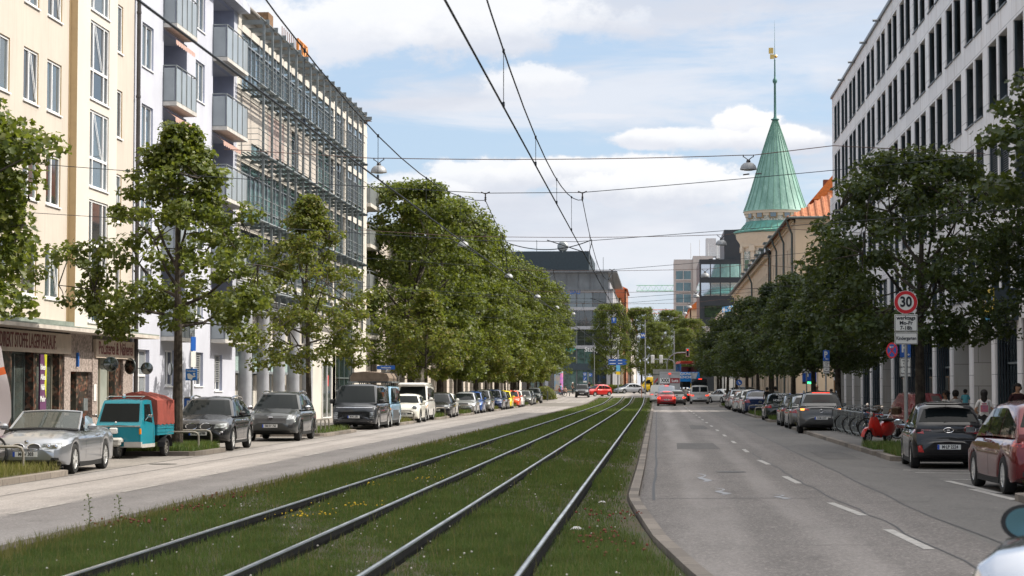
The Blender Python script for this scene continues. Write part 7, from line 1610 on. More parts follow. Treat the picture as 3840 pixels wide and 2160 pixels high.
# ================================================================ signs and street furniture
M_post = mat('post_grey', (.30, .31, .31), .5, .5, .1); M_sred = mat('sign_red', (.50, .012, .02), .4, var=0); M_sblu = mat('sign_blue2', (.015, .09, .36), .4, var=0); M_swh = mat('sign_white', (.66, .66, .63), .45, var=.02); M_sblk = mat('sign_black', (.012, .014, .018), .5, var=0)
def post(t, z, r=.038, x=0, y=.06): b = MB(); b.tube([(x, y, -.1), (x, y, z)], r, 10); return b.build('post', M_post, t)
def plate_rect(t, w_, h, z, x=0, m=None, name='sign_panel', border=True, y=0):
    b = MB(); b.rbox((x, y, z), (w_, .02, h), .008); s = b.build(name, m or M_swh, t)
    if border:
        b = MB(); k = .012
        for (x0, x1, z0, z1) in ((-w_/2+k, w_/2-k, h/2-2*k, h/2-k), (-w_/2+k, w_/2-k, -h/2+k, -h/2+2*k), (-w_/2+k, -w_/2+2*k, -h/2+k, h/2-k), (w_/2-2*k, w_/2-k, -h/2+k, h/2-k)): b.box(x+x0, x+x1, y-.0135, y-.011, z+z0, z+z1)
        b.build('sign_border', M_sblk, s)
    return s
def disc(t, r, z, m=M_swh, ring=M_sred, w_=.16, x=0, y=0, name='round_sign'):
    b = MB(); b.lathe([(0, .008), (r, .008), (r, -.008), (0, -.008)], (x, y, z), 'y', 40); s = b.build(name, m, t)
    b = MB(); b.lathe([(r*.97, -.011), (r*(1-w_*2), -.011)], (x, y, z), 'y', 40); b.build('sign_ring', ring, s); return s
t = empty('speed_limit_sign', (6.4, 51.8, .12), 'tall round 30 sign over two white plates reading werktags and Kindergarten, near right', 'traffic sign', 'traffic signs on posts'); post(t, 4.2, .04)
s = disc(t, .30, 3.92); text('30', .36, M_sblk, s, (0, -.014, 3.92), '-y', .012, .85)
s = plate_rect(t, .59, .44, 3.385); 
for k, tx in enumerate(('werktags', 'Mo-Fr', '7-18h')): text(tx, .135, M_sblk, s, (0, -.014, 3.515-.13*k), '-y', .004, .98)
s = plate_rect(t, .59, .31, 2.99); text('Kindergarten', .13, M_sblk, s, (0, -.014, 2.99), '-y', .003, .74)
def psign(loc, lab, z=2.95, arrow=1, rz=0, lines=('werktags', '9-23h', 'mit Parkschein', 'oder', 'Parkausweis'), nos=False, small=False):
    t = empty('parking_sign', loc, lab, 'traffic sign', 'traffic signs on posts', rz); post(t, z+.25, .035)
    s = plate_rect(t, .29, .43, z, m=M_sblu, border=False); b = MB(); 
    text('P', .34, M_swh, s, (-.03, -.014, z+.03), '-y', .010, .85); b = MB(); b.box(-.02, .09, -.014, -.011, z-.15, z-.13); b.prism([(.08, z-.175), (.12, z-.14), (.08, z-.105)] if arrow > 0 else [(-.01, z-.175), (-.05, z-.14), (-.01, z-.105)], -.014, -.011, 'y'); b.build('arrow', M_swh, s)
    s = plate_rect(t, .29, .50, z-.48)
    for k, tx in enumerate(lines): text(tx, .062, M_sblk, s, (0, -.014, z-.30-.085*k), '-y', .001, .8)
    if nos:
        b = MB(); b.mx = Matrix.Translation((-.34, .03, z-.03)) @ Matrix.Rotation(R(-52), 4, 'Z'); b.lathe([(0, .008), (.21, .008), (.21, -.008), (0, -.008)], n=32, axis='y'); s = b.build('no_stopping_sign', M_sblu, t)
        b = MB(); b.mx = Matrix.Translation((-.34, .03, z-.03)) @ Matrix.Rotation(R(-52), 4, 'Z'); b.lathe([(.21, -.011), (.168, -.011)], n=32, axis='y')
        for a in (45, -45): c_, s_ = math.cos(R(a)), math.sin(R(a)); b.prism([(-.18*c_-.018*s_, -.18*s_+.018*c_), (.18*c_-.018*s_, .18*s_+.018*c_), (.18*c_+.018*s_, .18*s_-.018*c_), (-.18*c_+.018*s_, -.18*s_-.018*c_)], -.012, -.010, 'y')
        b.build('sign_ring', M_sred, s); b = MB(); b.mx = Matrix.Translation((-.34, .03, z-.03)) @ Matrix.Rotation(R(-52), 4, 'Z'); b.box(-.05, .06, -.015, -.012, .085, .10); b.prism([(-.04, .065), (-.09, .0925), (-.04, .12)], -.015, -.012, 'y'); b.build('arrow', M_swh, s)
    return t
psign((6.57, 53.4, .12), 'blue P sign, text plate and red-blue no stopping disc beneath the near 30 sign', 2.74, 1, nos=True)
psign((6.92, 82.2, .12), 'blue P sign with white text plate at the far end of the bicycle railing', 3.02, -1, R(20))
t = empty('speed_limit_sign', (6.8, 178, .12), 'far small round 30 sign with white plates under the dark trees', 'traffic sign', 'traffic signs on posts'); post(t, 3.9); s = disc(t, .30, 3.6); text('30', .36, M_sblk, s, (0, -.014, 3.6), '-y', .012, .85); s = plate_rect(t, .59, .44, 3.05); text('werktags\nMo-Fr\n7-18h', .12, M_sblk, s, (0, -.014, 3.17), '-y', .003); s = plate_rect(t, .59, .31, 2.65); text('Kindergarten', .13, M_sblk, s, (0, -.014, 2.65), '-y', .003, .74)
psign((7.25, 176, .12), 'far P sign with plate beside the small 30 sign', 3.55, 1)
t = empty('keep_right_sign', (7.05, 172, .12), 'small round blue arrow sign low beside the far parked cars', 'traffic sign', 'traffic signs on posts'); post(t, 2.3); s = disc(t, .26, 2.1, M_sblu, M_swh, .03); b = MB(); b.prism([(-.12, 2.2), (-.09, 2.24), (.05, 2.09), (.09, 2.13), (.11, 1.98), (-.04, 2.0), (.01, 2.05)], -.016, -.012, 'y'); b.build('arrow', M_swh, s)
t = empty('children_warning_sign', (8.7, 117, .12), 'red bordered triangle with two walking children over a Kindergarten plate', 'traffic sign', 'traffic signs on posts'); post(t, 3.5)
b = MB(); b.prism([(-.38, 2.85), (.38, 2.85), (0, 3.5)], -.01, .01, 'y'); s = b.build('warning_triangle', M_sred, t); b = MB(); b.prism([(-.28, 2.91), (.28, 2.91), (0, 3.38)], -.014, -.010, 'y'); b.build('triangle_face', M_swh, s)
b = MB()
for x, k in ((-.08, .75), (.07, 1.0)):
    b.lathe([(0, -.003), (.028*k, 0)], (x, -.018, 2.93+.27*k), 'y', 8); b.tube([(x, -.017, 2.93+.22*k), (x, -.017, 2.93+.1*k)], .018*k, 5); b.tube([(x, -.017, 2.93+.1*k), (x-.06*k, -.017, 2.93)], .012, 4); b.tube([(x, -.017, 2.93+.1*k), (x+.05*k, -.017, 2.93)], .012, 4); b.tube([(x-.06*k, -.017, 2.93+.15*k), (x+.06*k, -.017, 2.93+.2*k)], .010, 4)
b.build('child_figures', M_sblk, s); s = plate_rect(t, .52, .26, 2.66); text('Kindergarten', .10, M_sblk, s, (0, -.014, 2.66), '-y', .002, .8)
t = empty('car_park_sign', (11.25, 148.5, .12), 'big blue car park P board with green FREI display before the cream wall', 'sign'); b = MB(); b.box(.58, .64, .0, .06, 0, 3.5); b.build('post', M_post, t)
b = MB(); b.box(-.52, .52, -.06, .05, 2.12, 3.5); s = b.build('sign_panel', mat('board_blue', (.015, .10, .48), .35, var=0), t); text('P', 1.15, M_swh, s, (0, -.07, 2.85), '-y', .03)
b = MB(); b.box(-.52, .52, -.07, .05, 1.95, 2.12); d_ = b.build('display', M_sblk, t); text('FREI', .17, mat('display_green', (.05, .9, .25), .4, var=0, emit=((.05, 1, .25), 3)), d_, (0, -.075, 2.03), '-y', .006)
t = empty('waste_bin', (10.4, 152, .12), 'bright blue waste container lid behind the parked cars on the right', 'container'); b = MB(); b.rbox((0, 0, .55), (1.3, 1.0, 1.1), .08); b.build('container_body', M_blup, t); b = MB(); b.rbox((0, 0, 1.16), (1.38, 1.08, .14), .05); b.build('lid', M_sblu, t)
# left: ticket machine and sign
t = empty('parking_ticket_sign', (-14.25, 60.3, .12), 'blue square Parkschein sign on a post between the three-wheeler and the dark sport utility car', 'sign'); post(t, 3.4, .035)
s = plate_rect(t, .36, .36, 2.12, m=mat('sign_blue3', (.01, .14, .45), .4, var=0), border=False); text('Parkschein', .075, M_swh, s, (0, -.014, 2.23), '-y', .001, .85); b = MB(); b.prism([(-.1, 2.0), (.02, 1.96), (.06, 2.08), (-.06, 2.16), (-.13, 2.14)], -.016, -.012, 'y'); b.lathe([(0, -.013), (.035, -.012)], (.09, 0, 2.14), 'y', 12); b.prism([(.02, 2.02), (.14, 2.06), (.12, 2.10), (.02, 2.07)], -.017, -.012, 'y'); b.build('pictogram', M_swh, s)
b = MB(); b.mx = Matrix.Translation((.05, .02, 2.95)) @ Matrix.Rotation(R(75), 4, 'Z'); b.box(-.15, .15, -.01, .01, -.1, .33); s = b.build('sign_panel', M_sblu, t); b = MB(); b.mx = Matrix.Translation((.05, .02, 2.95)) @ Matrix.Rotation(R(75), 4, 'Z'); b.box(-.15, .15, -.01, .01, -.6, -.12); b.build('sign_panel', M_swh, t)
t = empty('ticket_machine', (-14.45, 60.9, .12), 'dark parking ticket machine with blue P panel beneath the Parkschein sign', 'ticket machine'); b = MB(); b.rbox((0, 0, .72), (.3, .25, 1.44), .03); b.build('housing', M_gm, t); b = MB(); b.box(-.12, .12, -.135, -.127, 1.1, 1.38); s = b.build('sign_panel', M_sblu, t); text('P', .2, M_swh, s, (0, -.14, 1.24), '-y', .004); b = MB(); b.box(-.12, .12, -.135, -.127, .6, 1.05); b.build('tariff_panel', mat('panel_light_blue', (.2, .42, .6), .4), t)
# street name sign and others beyond
t = empty('street_name_sign', (-14.2, 104, .12), 'dark blue street name sign on a post between the trunks on the left', 'sign'); post(t, 2.9); s = plate_rect(t, .95, .2, 2.75, m=M_sblu, border=False); text('Seidlstraße', .12, M_swh, s, (0, -.014, 2.75), '-y', .002)
t = empty('parking_ticket_sign', (-14.3, 146.5, .12), 'distant blue Parkschein sign on a post among the left tree trunks', 'sign'); post(t, 2.9); s = plate_rect(t, .5, .5, 2.7, m=M_sblu, border=False); text('Parkschein', .09, M_swh, s, (0, -.014, 2.85), '-y', .001, .85)
# hoops
M_hoop = mat('hoop_steel', (.36, .33, .28), .4, .6, .12)
def hoop(x, y, rz, lab, w_=.95, h=.50):
    b = MB(); b.tube([(-w_/2, 0, -.05), (-w_/2, 0, h-.12), (-w_/2+.04, 0, h-.03), (-w_/2+.13, 0, h), (w_/2-.13, 0, h), (w_/2-.04, 0, h-.03), (w_/2, 0, h-.12), (w_/2, 0, -.05)], .03, 8)
    o = b.build('hoop_barrier', M_hoop, None, smooth=True); o.location = (x, y, g(y)+.12); o.rotation_euler = (0, 0, R(rz)); tag(o, lab, 'barrier', 'metal hoops protecting the planting islands')
for (x, y, rz, lab) in ((-13.65, 40.7, 15, 'steel hoop on the grass at the lower left before the silver convertible'), (-13.95, 39.7, 15, 'second steel hoop at the lower left edge, nearest of all'), (-13.2, 56.3, 8, 'steel hoop on the grass before the dark sport utility car'), (-13.1, 54.3, 8, 'steel hoop behind the turquoise three-wheeler'), (-12.75, 75.2, 80, 'steel hoop behind the graphite sport utility car'), (-12.9, 77.0, 80, 'second steel hoop behind the graphite sport utility car'), (-12.9, 101.6, 5, 'steel hoop before the cream round-eyed hatchback'), (-12.8, 117.5, 60, 'steel hoop before the black compact'), (-12.8, 134, 20, 'steel hoop before the pale silver hatchback'), (6.3, 84.9, 80, 'steel hoop between the electric car and the post on the right'), (6.35, 120.6, 10, 'steel hoop on the right island, nearer of two'), (6.6, 134, 10, 'steel hoop on the right island behind the blue fastback')): hoop(x, y, rz, lab)
# railing
t = empty('bicycle_railing', (6.98, 68.6, .12), 'grey steel railing with many upright bars between the right lane and the bicycles', 'railing'); b = MB(); L = 13.6
b.tube([(0, 0, .86), (0, L, .86)], .028, 6); b.tube([(0, 0, .14), (0, L, .14)], .02, 6); b.build('rail', M_steel, t)
b = MB()
for k in range(29):
    y = L*k/28; tall = k % 2 == 0; b.tube([(0, y, 0 if tall else .14), (0, y, .93 if tall else .84)], .022 if tall else .014, 6)
    if tall: b.lathe([(0, .99), (.03, .96), (.02, .93)], (0, y, 0), n=8)
b.build('bars', M_steel, t)
# ---------------------------------------------------------------- bicycles
def bike_proto(name, m, basket=False, r=.345):
    t = empty(name, (0, 0, 0), 'x', 'bicycle')
    for y in (-.53, .53):
        w_ = bpy.data.objects.new('wheel', None); COL.objects.link(w_); w_.parent = t; w_.location = (0, y, r)
        b = MB(); b.tube([(0, (r-.02)*math.cos(a), (r-.02)*math.sin(a)) for a in [2*math.pi*k/28 for k in range(29)]], .021, 6); b.build('tyre', M_tyre, w_, smooth=True)
        b = MB(); b.tube([(0, (r-.05)*math.cos(a), (r-.05)*math.sin(a)) for a in [2*math.pi*k/24 for k in range(25)]], .008, 4)
        for k in range(14): a = math.pi*k/7; b.tube([(0, 0, 0), (0, (r-.05)*math.cos(a), (r-.05)*math.sin(a))], .0018, 3, cap=False)
        b.tube([(-.04, 0, 0), (.04, 0, 0)], .018, 6); b.build('rim', M_steel, w_)
    b = MB(); bb, st, hd, ra, fa = (0, .08, .28), (0, .22, .80), (0, -.34, .88), (0, .53, r), (0, -.53, r)
    for p0, p1, q in ((bb, st, .016), (bb, hd, .018), (st, (0, -.32, .80), .014), (bb, ra, .010), (st, ra, .009), (hd, (0, -.42, .62), .015), ((0, -.42, .62), fa, .012)): b.tube([p0, p1], q, 6)
    b.build('frame', m, t)
    b = MB(); b.tube([(0, .24, .80), (0, .25, .92)], .013, 6); b.rbox((0, .26, .95), (.15, .26, .06), .025); b.build('saddle', M_blackpl, t)
    b = MB(); b.tube([(-.29, -.22, 1.02), (-.2, -.34, 1.03), (0, -.38, 1.0), (.2, -.34, 1.03), (.29, -.22, 1.02)], .013, 6); b.tube([(0, -.34, .86), (0, -.38, 1.0)], .014, 6); b.build('handlebar', M_steel, t)
    b = MB(); b.tube([(-.1, .08, .28), (.1, .08, .28)], .012, 5); b.tube([(.08, .08, .28), (.08, .16, .14)], .01, 5); b.tube([(-.08, .08, .28), (-.08, .0, .42)], .01, 5); b.lathe([(0, .05), (.09, .05), (.09, .055)], (0, .08, .28), 'x', 14); b.build('crank', M_blackpl, t)
    b = MB(); b.grid([[(-.03, .53+(r+.03)*math.cos(a), r+(r+.03)*math.sin(a)), (.03, .53+(r+.03)*math.cos(a), r+(r+.03)*math.sin(a))] for a in [math.pi*k/10*.9 for k in range(11)]]); b.tube([(0, .3, .76), (0, .75, .76)], .01, 5); b.build('mudguard', M_blackpl, t)
    if basket: b = MB(); b.rbox((0, -.55, .95), (.34, .26, .24), .03); b.build('basket', mat('wicker', (.10, .06, .035), .9, var=.3, vscale=20), t)
    return t
bps = [bike_proto('bicycle', M_blackpl), bike_proto('bicycle', M_chr, True), bike_proto('bicycle', paint('bike_blue', (.03, .08, .2)))]
used = set()
def bike(i, x, y, rz, lab, group, tilt=6, z=.12):
    o = bps[i] if i not in used else copytree(bps[i]); used.add(i); o.location = (x, y, g(y)+z); o.rotation_euler = (R(0), R(tilt), R(rz)); tag(o, lab, 'bicycle', group); return o
GB = 'bicycles parked behind the railing'
for k, (y, rz, i) in enumerate(((68.0, 62, 1), (69.8, 58, 0), (71.0, 60, 2), (72.4, 55, 0), (73.6, 62, 1), (75.2, 58, 0), (76.8, 60, 2), (78.4, 57, 0), (80.6, 60, 0))):
    bike(i, 7.58+.1*(k % 2), y, rz, ['bicycle with a wicker basket at the near end of the railing', 'black bicycle, second from the near end of the railing', 'blue bicycle, third from the near end of the railing', 'black bicycle, fourth along the railing', 'silver bicycle with basket in the middle of the railing', 'black bicycle just past the middle of the railing', 'blue bicycle, third from the far end of the railing', 'black bicycle, second from the far end of the railing', 'black bicycle at the far end of the railing'][k], GB, 5 if k % 2 else -6)
bike(0, 11.6, 90, 20, 'black bicycle leaning at the grey wall beyond the railing', 'bicycles by the right facade'); bike(2, 9.9, 58.5, 70, 'dark bicycle held beside the woman in the printed white shirt', 'bicycles by the right facade', 3); bike(1, 9.9, 60.5, 40, 'silver bicycle behind the printed white shirt, close to the pillar', 'bicycles by the right facade', 6)
bike(0, -14.45, 41.6, 60, 'black bicycle at the lower left edge beside the steel hoop', 'bicycles on the left', 8)
for k in range(7): bike([0, 2, 0, 1, 0, 2, 0][k], -11.6+.75*k*.9, 303+.2*(k % 2), 20+8*(k % 3), ['first', 'second', 'third', 'fourth', 'fifth', 'sixth', 'seventh'][k]+' bicycle from the left in the distant rack before the glass office', 'bicycles before the glass office', 0, .0)
# ---------------------------------------------------------------- red scooter
t = empty('motor_scooter', (6.78, 62.3, .12), 'shiny red motor scooter parked leaning at the near end of the railing', 'scooter', None, R(35)); t.rotation_euler = (0, R(8), R(-38)); t.scale = (.88, .95, .92)
M_vr = paint('scooter_red', (.55, .02, .012))
for y in (-.62, .60): wheel(t, 0, y, .24, .10, 5, 1, M_rim)
b = MB(); rows = []
for (y, z0, z1, wv) in ((-.30, .62, .64, .02), (.0, .30, .34, .18), (.18, .24, .62, .17), (.38, .26, .74, .20), (.62, .30, .72, .22), (.85, .36, .60, .14), (.95, .44, .52, .03)): rows.append([(-wv*.6, y, z0), (-wv, y, (z0+z1)/2), (-wv*.7, y, z1), (0, y, z1+.03), (wv*.7, y, z1), (wv, y, (z0+z1)/2), (wv*.6, y, z0)])
ids = b.grid(rows[1:]); b.idx(ids[0]); b.idx(ids[-1]); b.build('body', M_vr, t, smooth=50)
b = MB(); rows = [[(-wv, y+.06, z), (-wv*.6, y-.03, z), (0, y-.07, z), (wv*.6, y-.03, z), (wv, y+.06, z)] for (y, z, wv) in ((-.10, .22, .17), (-.22, .35, .24), (-.36, .6, .25), (-.42, .82, .17), (-.44, .92, .07))]; b.grid(rows); b.grid([[(x, y+.05, z) for x, y, z in r] for r in rows]); b.build('leg_shield', M_vr, t, smooth=50)
b = MB(); b.grid([[(-wv, -.62+(.31)*math.cos(a), .24+.31*math.sin(a)) if k in (0, 4) else ((-wv*.6, 0, wv*.6)[k-1], -.62+(.33)*math.cos(a), .24+.33*math.sin(a)) for k, wv in ((0, wv0), (1, wv0), (2, wv0), (3, wv0))]+[(wv0, -.62+.31*math.cos(a), .24+.31*math.sin(a))] for a, wv0 in [(R(10+17*k), .09-.004*abs(k-4)) for k in range(11)]]); b.build('front_mudguard', M_vr, t, smooth=50)
b = MB(); b.box(-.17, .17, -.2, .2, .24, .29); b.build('footboard', M_blackpl, t); b = MB(); b.rbox((0, .45, .80), (.26, .62, .10), .05); b.build('seat', M_blackpl, t, smooth=40)
b = MB(); b.rbox((0, -.45, .98), (.16, .16, .12), .04); b.tube([(-.34, -.34, 1.02), (-.1, -.42, 1.0), (.1, -.42, 1.0), (.34, -.34, 1.02)], .018, 6); b.build('handlebar', M_vr, t, smooth=40)
b = MB(); b.lathe([(0, -.04), (.06, -.03), (.07, 0)], (0, -.53, .98), 'y', 14); b.build('headlight', M_lampc, t, smooth=True)
for sd in (-1, 1): b = MB(); b.tube([(sd*.2, -.42, 1.0), (sd*.3, -.42, 1.24)], .008, 5); b.lathe([(0, .0), (.055, .01), (.06, .03)], (sd*.3, -.42, 1.27), 'y', 12); b.build('wing_mirror', M_chr, t)
for k, x in ((0, -.9),): pass
# ================================================================ people
SK = [mat('skin_a', (.42, .24, .15), .6, var=.04), mat('skin_b', (.22, .11, .06), .6, var=.04)]
HR = mat('hair_dark', (.015, .011, .009), .7, var=.2, vscale=30); M_shoe = mat('shoe', (.05, .05, .05), .6)
def person(loc, rz, lab, top, legs, skin, H=1.75, arms=((.24, .02, 1.12), (.22, -.10, .88), (-.24, .02, 1.12), (-.22, -.10, .88)), legp=None, seat=None, hair='short', group='people on the pavements', sleeves='short', headt=(0, 0), hairm=None, hold=None, w_=1.0):
    t = empty('person', loc, lab, 'person', group, R(rz)); t.scale = (H/1.75,)*3
    dz = 0 if seat is None else seat-.93
    (lh, lk, la, lt), (rh, rk, ra, rt) = legp or (((.09, 0, .90), (.10, -.01, .49), (.10, .01, .08), (.11, -.14, .03)), ((-.09, 0, .90), (-.10, -.01, .49), (-.10, .01, .08), (-.11, -.14, .03)))
    hx, hy = headt
    V = [(0, 0, .95+dz), (0, 0, 1.12+dz), (0, .0, 1.30+dz), (0, 0, 1.43+dz), (hx*.4, hy*.4, 1.50+dz), (hx, hy-.005, 1.575+dz), (hx, hy-.01, 1.64+dz), (hx, hy, 1.70+dz)]
    Rr = [.135*w_, .125*w_, .145*w_, .09, .052, .078, .092, .07]; E = [(0, 1), (1, 2), (2, 3), (3, 4), (4, 5), (5, 6), (6, 7)]
    def add(p, r, par): V.append(p); Rr.append(r); E.append((par, len(V)-1)); return len(V)-1
    for (h, k, a, toe) in ((lh, lk, la, lt), (rh, rk, ra, rt)): i = add((h[0], h[1], h[2] if seat is None else seat-.02), .095, 0); i = add(k, .062, i); i = add(a, .04, i); add(toe, .036, i)
    sh = []
    for sd, (el, ha) in ((1, arms[0:2]), (-1, arms[2:4])):
        i = add((sd*.165*w_, 0, 1.41+dz), .062, 3); el = (el[0], el[1], el[2]+dz); ha = (ha[0], ha[1], ha[2]+dz); i = add(el, .042, i); i = add(ha, .027, i); d = (Vector(ha)-Vector(el)).normalized(); hp = Vector(ha)+d*.06; add(tuple(hp), .030, i); sh.append((hp, d, sd))
    me = bpy.data.meshes.new('body'); me.from_pydata(V, E, []); o = bpy.data.objects.new('body', me); COL.objects.link(o)
    o.modifiers.new('s', 'SKIN'); 
    for i, v in enumerate(me.skin_vertices[0].data): v.radius = (Rr[i]*(1.18 if i < 3 else 1), Rr[i]*(.80 if i < 3 else 1)); v.use_root = (i == 0)
    sb = o.modifiers.new('u', 'SUBSURF'); sb.levels = 1; sb.render_levels = 1
    em = bpy.data.meshes.new_from_object(o.evaluated_get(bpy.context.evaluated_depsgraph_get())); bpy.data.objects.remove(o)
    em.materials.clear()
    for m_ in (skin, top, legs, M_shoe): em.materials.append(m_)
    for p in em.polygons:
        c = p.center; z = c.z-dz; p.use_smooth = True
        d_arm = abs(c.x) > .185*w_ or (c.y < -.16 and z > .95 and seat is None)
        if seat is not None and (c.z < seat+.06): k = 2 if c.z > .14 else 3
        elif z > 1.465: k = 0
        elif z > 1.0: k = 1 if (not d_arm or (sleeves == 'short' and z > 1.24) or sleeves == 'long' or (sleeves == 'none' and z > 1.40)) else 0
        elif d_arm and z > .75: k = 0
        elif c.z > .09: k = 2
        else: k = 3
        p.material_index = k
    ob = bpy.data.objects.new('body', em); COL.objects.link(ob); ob.parent = t
    b = MB(); z = 1.645+dz; b.mx = Matrix.Translation((hx, hy+.012, z)) @ Matrix.Diagonal((1, 1.08, 1.12, 1))
    prof = [(0, .112), (.05, .105), (.085, .075), (.108, .03)]; b.lathe(prof, n=14); b.lathe([(.108, .03), (.106, -.03), (.085, -.08)]+([(.10, -.17), (.07, -.26)] if hair == 'long' else []), n=10, a0=R(-10), a1=R(190))
    if hair == 'curly':
        q = random.Random(3)
        for k in range(26): a, e = q.uniform(0, 6.28), q.uniform(.1, 1.4); x, y, zz_ = .1*math.cos(a)*math.cos(e), .1*math.sin(a)*math.cos(e)+.02, .10*math.sin(e)-.02; b.lathe([(0, -.035), (.035, 0), (0, .035)], (x, y, zz_), n=6)
    b.mx = None; b.build('hair', hairm or HR, t, smooth=True)
    b = MB(); b.prism([(-.014, 1.60+dz), (.014, 1.60+dz), (0, 1.645+dz)], hy-.125, hy-.095, 'y')
    for sd in (-1, 1):
        b.lathe([(0, -.008), (.012, 0)], (hx+sd*.033, hy-.098, 1.648+dz), 'y', 8)
    b.build('face_features', skin, t)
    for hp, d, sd in sh:
        b = MB(); s_ = Vector((-d.y, d.x, 0)); s_ = s_.normalized() if s_.length > .1 else Vector((1, 0, 0))
        for k in range(4): o_ = hp+s_*(k-1.5)*.018; L_ = (.055, .065, .06, .045)[k]; b.tube([o_, o_+d*L_*.6, o_+d*L_+Vector((0, -.02, -.008))], [.009, .008, .006], 5)
        b.tube([hp-s_*.03, hp-s_*.05+d*.02, hp-s_*.05+d*.045], [.010, .009, .007], 5); b.build('fingers', skin, t)
    return t
cl = lambda n, c: mat('cloth_'+n, c, .85, var=.06, vscale=6)
up_arm = ((.25, .04, 1.14), (.10, -.22, 1.16), (-.25, .03, 1.13), (-.16, -.16, 1.12))
p = person((10.65, 60.0, .12), 12, 'man in a dark maroon T-shirt looking down at his phone, right edge', cl('maroon', (.035, .008, .010)), cl('denim', (.05, .06, .09)), SK[0], 1.84, ((.27, .03, 1.13), (.24, -.05, .90), (-.27, .02, 1.13), (-.12, -.24, 1.20)), headt=(0, -.05), w_=1.1)
b = MB(); b.rbox((-.10, -.33, 1.24), (.075, .02, .14), .006); b.build('phone', M_blackpl, p); b = MB(); b.tube([(-.115, 0, 1.63), (-.10, 0, 1.72), (0, .0, 1.765), (.10, 0, 1.72), (.115, 0, 1.63)], .012, 6); b.rbox((-.115, 0, 1.62), (.04, .07, .08), .015); b.rbox((.115, 0, 1.62), (.04, .07, .08), .015); b.build('headphones', M_blackpl, p)
p = person((9.18, 56.9, .12), 172, 'woman in a printed white T-shirt and wide black trousers seen from behind', cl('white', (.62, .60, .57)), cl('black', (.010, .010, .011)), SK[0], 1.66, ((.26, -.02, 1.14), (.16, -.16, 1.02), (-.26, -.02, 1.14), (-.18, -.16, 1.0)), hair='long')
b = MB(); b.box(-.11, .11, .135, .15, 1.10, 1.30); b.box(-.07, .07, .135, .151, 1.32, 1.36); b.build('shirt_print', mat('shirt_print', (.22, .12, .20), .8, var=.5, vscale=18, col2=(.5, .12, .12)), p)
b = MB(); b.lathe([(.17, .98), (.19, .6), (.22, .06)], n=16, sy=.8); b.build('trousers', cl('black', (.01, .01, .011)), p, smooth=True)
p = person((8.62, 60.5, .12), -75, 'woman with curly dark hair in a white sleeveless top gesturing beside the black hatchback', cl('white', (.62, .60, .57)), cl('jeans', (.06, .09, .16)), SK[1], 1.63, ((.24, .10, 1.15), (.18, .18, .95), (-.24, -.05, 1.14), (-.12, -.32, 1.10)), hair='curly', sleeves='none')
p = person((9.06, 61.5, .12), -160, 'woman in white holding a small child on her hip near the pillar', cl('white', (.62, .60, .57)), cl('grey', (.22, .21, .20)), SK[1], 1.64, ((.24, -.06, 1.16), (.08, -.24, 1.14), (-.24, -.06, 1.16), (-.06, -.24, 1.1)), hair='curly', sleeves='none')
c_ = person((9.30, 61.1, .12+.66), 165, 'small curly haired child in a turquoise top and red patterned trousers, carried', cl('turq', (.10, .36, .42)), mat('red_pattern', (.55, .07, .03), .8, var=.3, vscale=18), SK[1], 1.0, ((.22, -.1, 1.2), (.12, -.25, 1.25), (-.22, -.1, 1.2), (-.12, -.25, 1.25)), legp=(((.09, 0, .90), (.26, -.14, .80), (.28, -.05, .5), (.28, -.14, .46)), ((-.09, 0, .90), (-.26, -.14, .80), (-.28, -.05, .5), (-.28, -.14, .46))), hair='curly', seat=.95)
t = empty('pushchair', (9.35, 57.8, .12), 'grey pushchair with round hood between the women and the printed shirt', 'pushchair'); b = MB(); b.lathe([(.02, .42), (.18, .36), (.27, .2), (.28, 0)], (0, .05, .55), n=12, a0=0, a1=math.pi); b.rbox((0, -.05, .52), (.42, .6, .2), .06); b.build('seat', mat('fabric_slate', (.05, .06, .065), .8), t, smooth=40); b = MB(); b.tube([(.2, .4, 1.0), (.22, .1, .5), (.2, -.3, .15)], .014, 5); b.tube([(-.2, .4, 1.0), (-.22, .1, .5), (-.2, -.3, .15)], .014, 5); b.tube([(-.2, .4, 1.0), (.2, .4, 1.0)], .016, 5); b.build('frame', M_blackpl, t)
for x in (-.22, .22):
    for y in (-.3, .3): wheel(t, x, y, .13, .04, 7, 1, M_rimD)
t = empty('car', (8.95, 68.5, .12), 'dark red microcar roof showing behind the black hatchback', 'car', 'vehicles by the right facade'); t.rotation_euler = (0, 0, R(20)); b = MB(); rows = [[(-w0, y, .35), (-w0, y, .9), (-w0*.75, y, z1), (0, y, z1+.04), (w0*.75, y, z1), (w0, y, .9), (w0, y, .35)] for (y, z1, w0) in ((-1.1, .8, .55), (-.85, 1.0, .68), (-.35, 1.5, .7), (.6, 1.52, .7), (1.1, 1.2, .68), (1.25, .8, .6))]; ids = b.grid(rows); b.idx(ids[0]); b.idx(ids[-1]); b.build('body', M_burg, t, smooth=35); b = MB(); b.face([(-.45, -.80, 1.08), (.45, -.80, 1.08), (.42, -.44, 1.44), (-.42, -.44, 1.44)]); b.build('windscreen', M_cgt, t)
for sd in (-1, 1):
    for y in (-.75, .75): wheel(t, .6, y, .27, .15, 7, sd, M_rim)
person((9.35, 118, .12), 175, 'bald man in a black T-shirt and sunglasses behind the grey electric car', cl('black', (.01, .01, .011)), cl('jeans', (.06, .09, .16)), SK[0], 1.82, hairm=SK[0], w_=1.1)
person((10.3, 119, .12), 160, 'dark haired person passing just right of the bald man', cl('brownish', (.08, .05, .04)), cl('jeans', (.06, .09, .16)), SK[0], 1.62, hair='long')
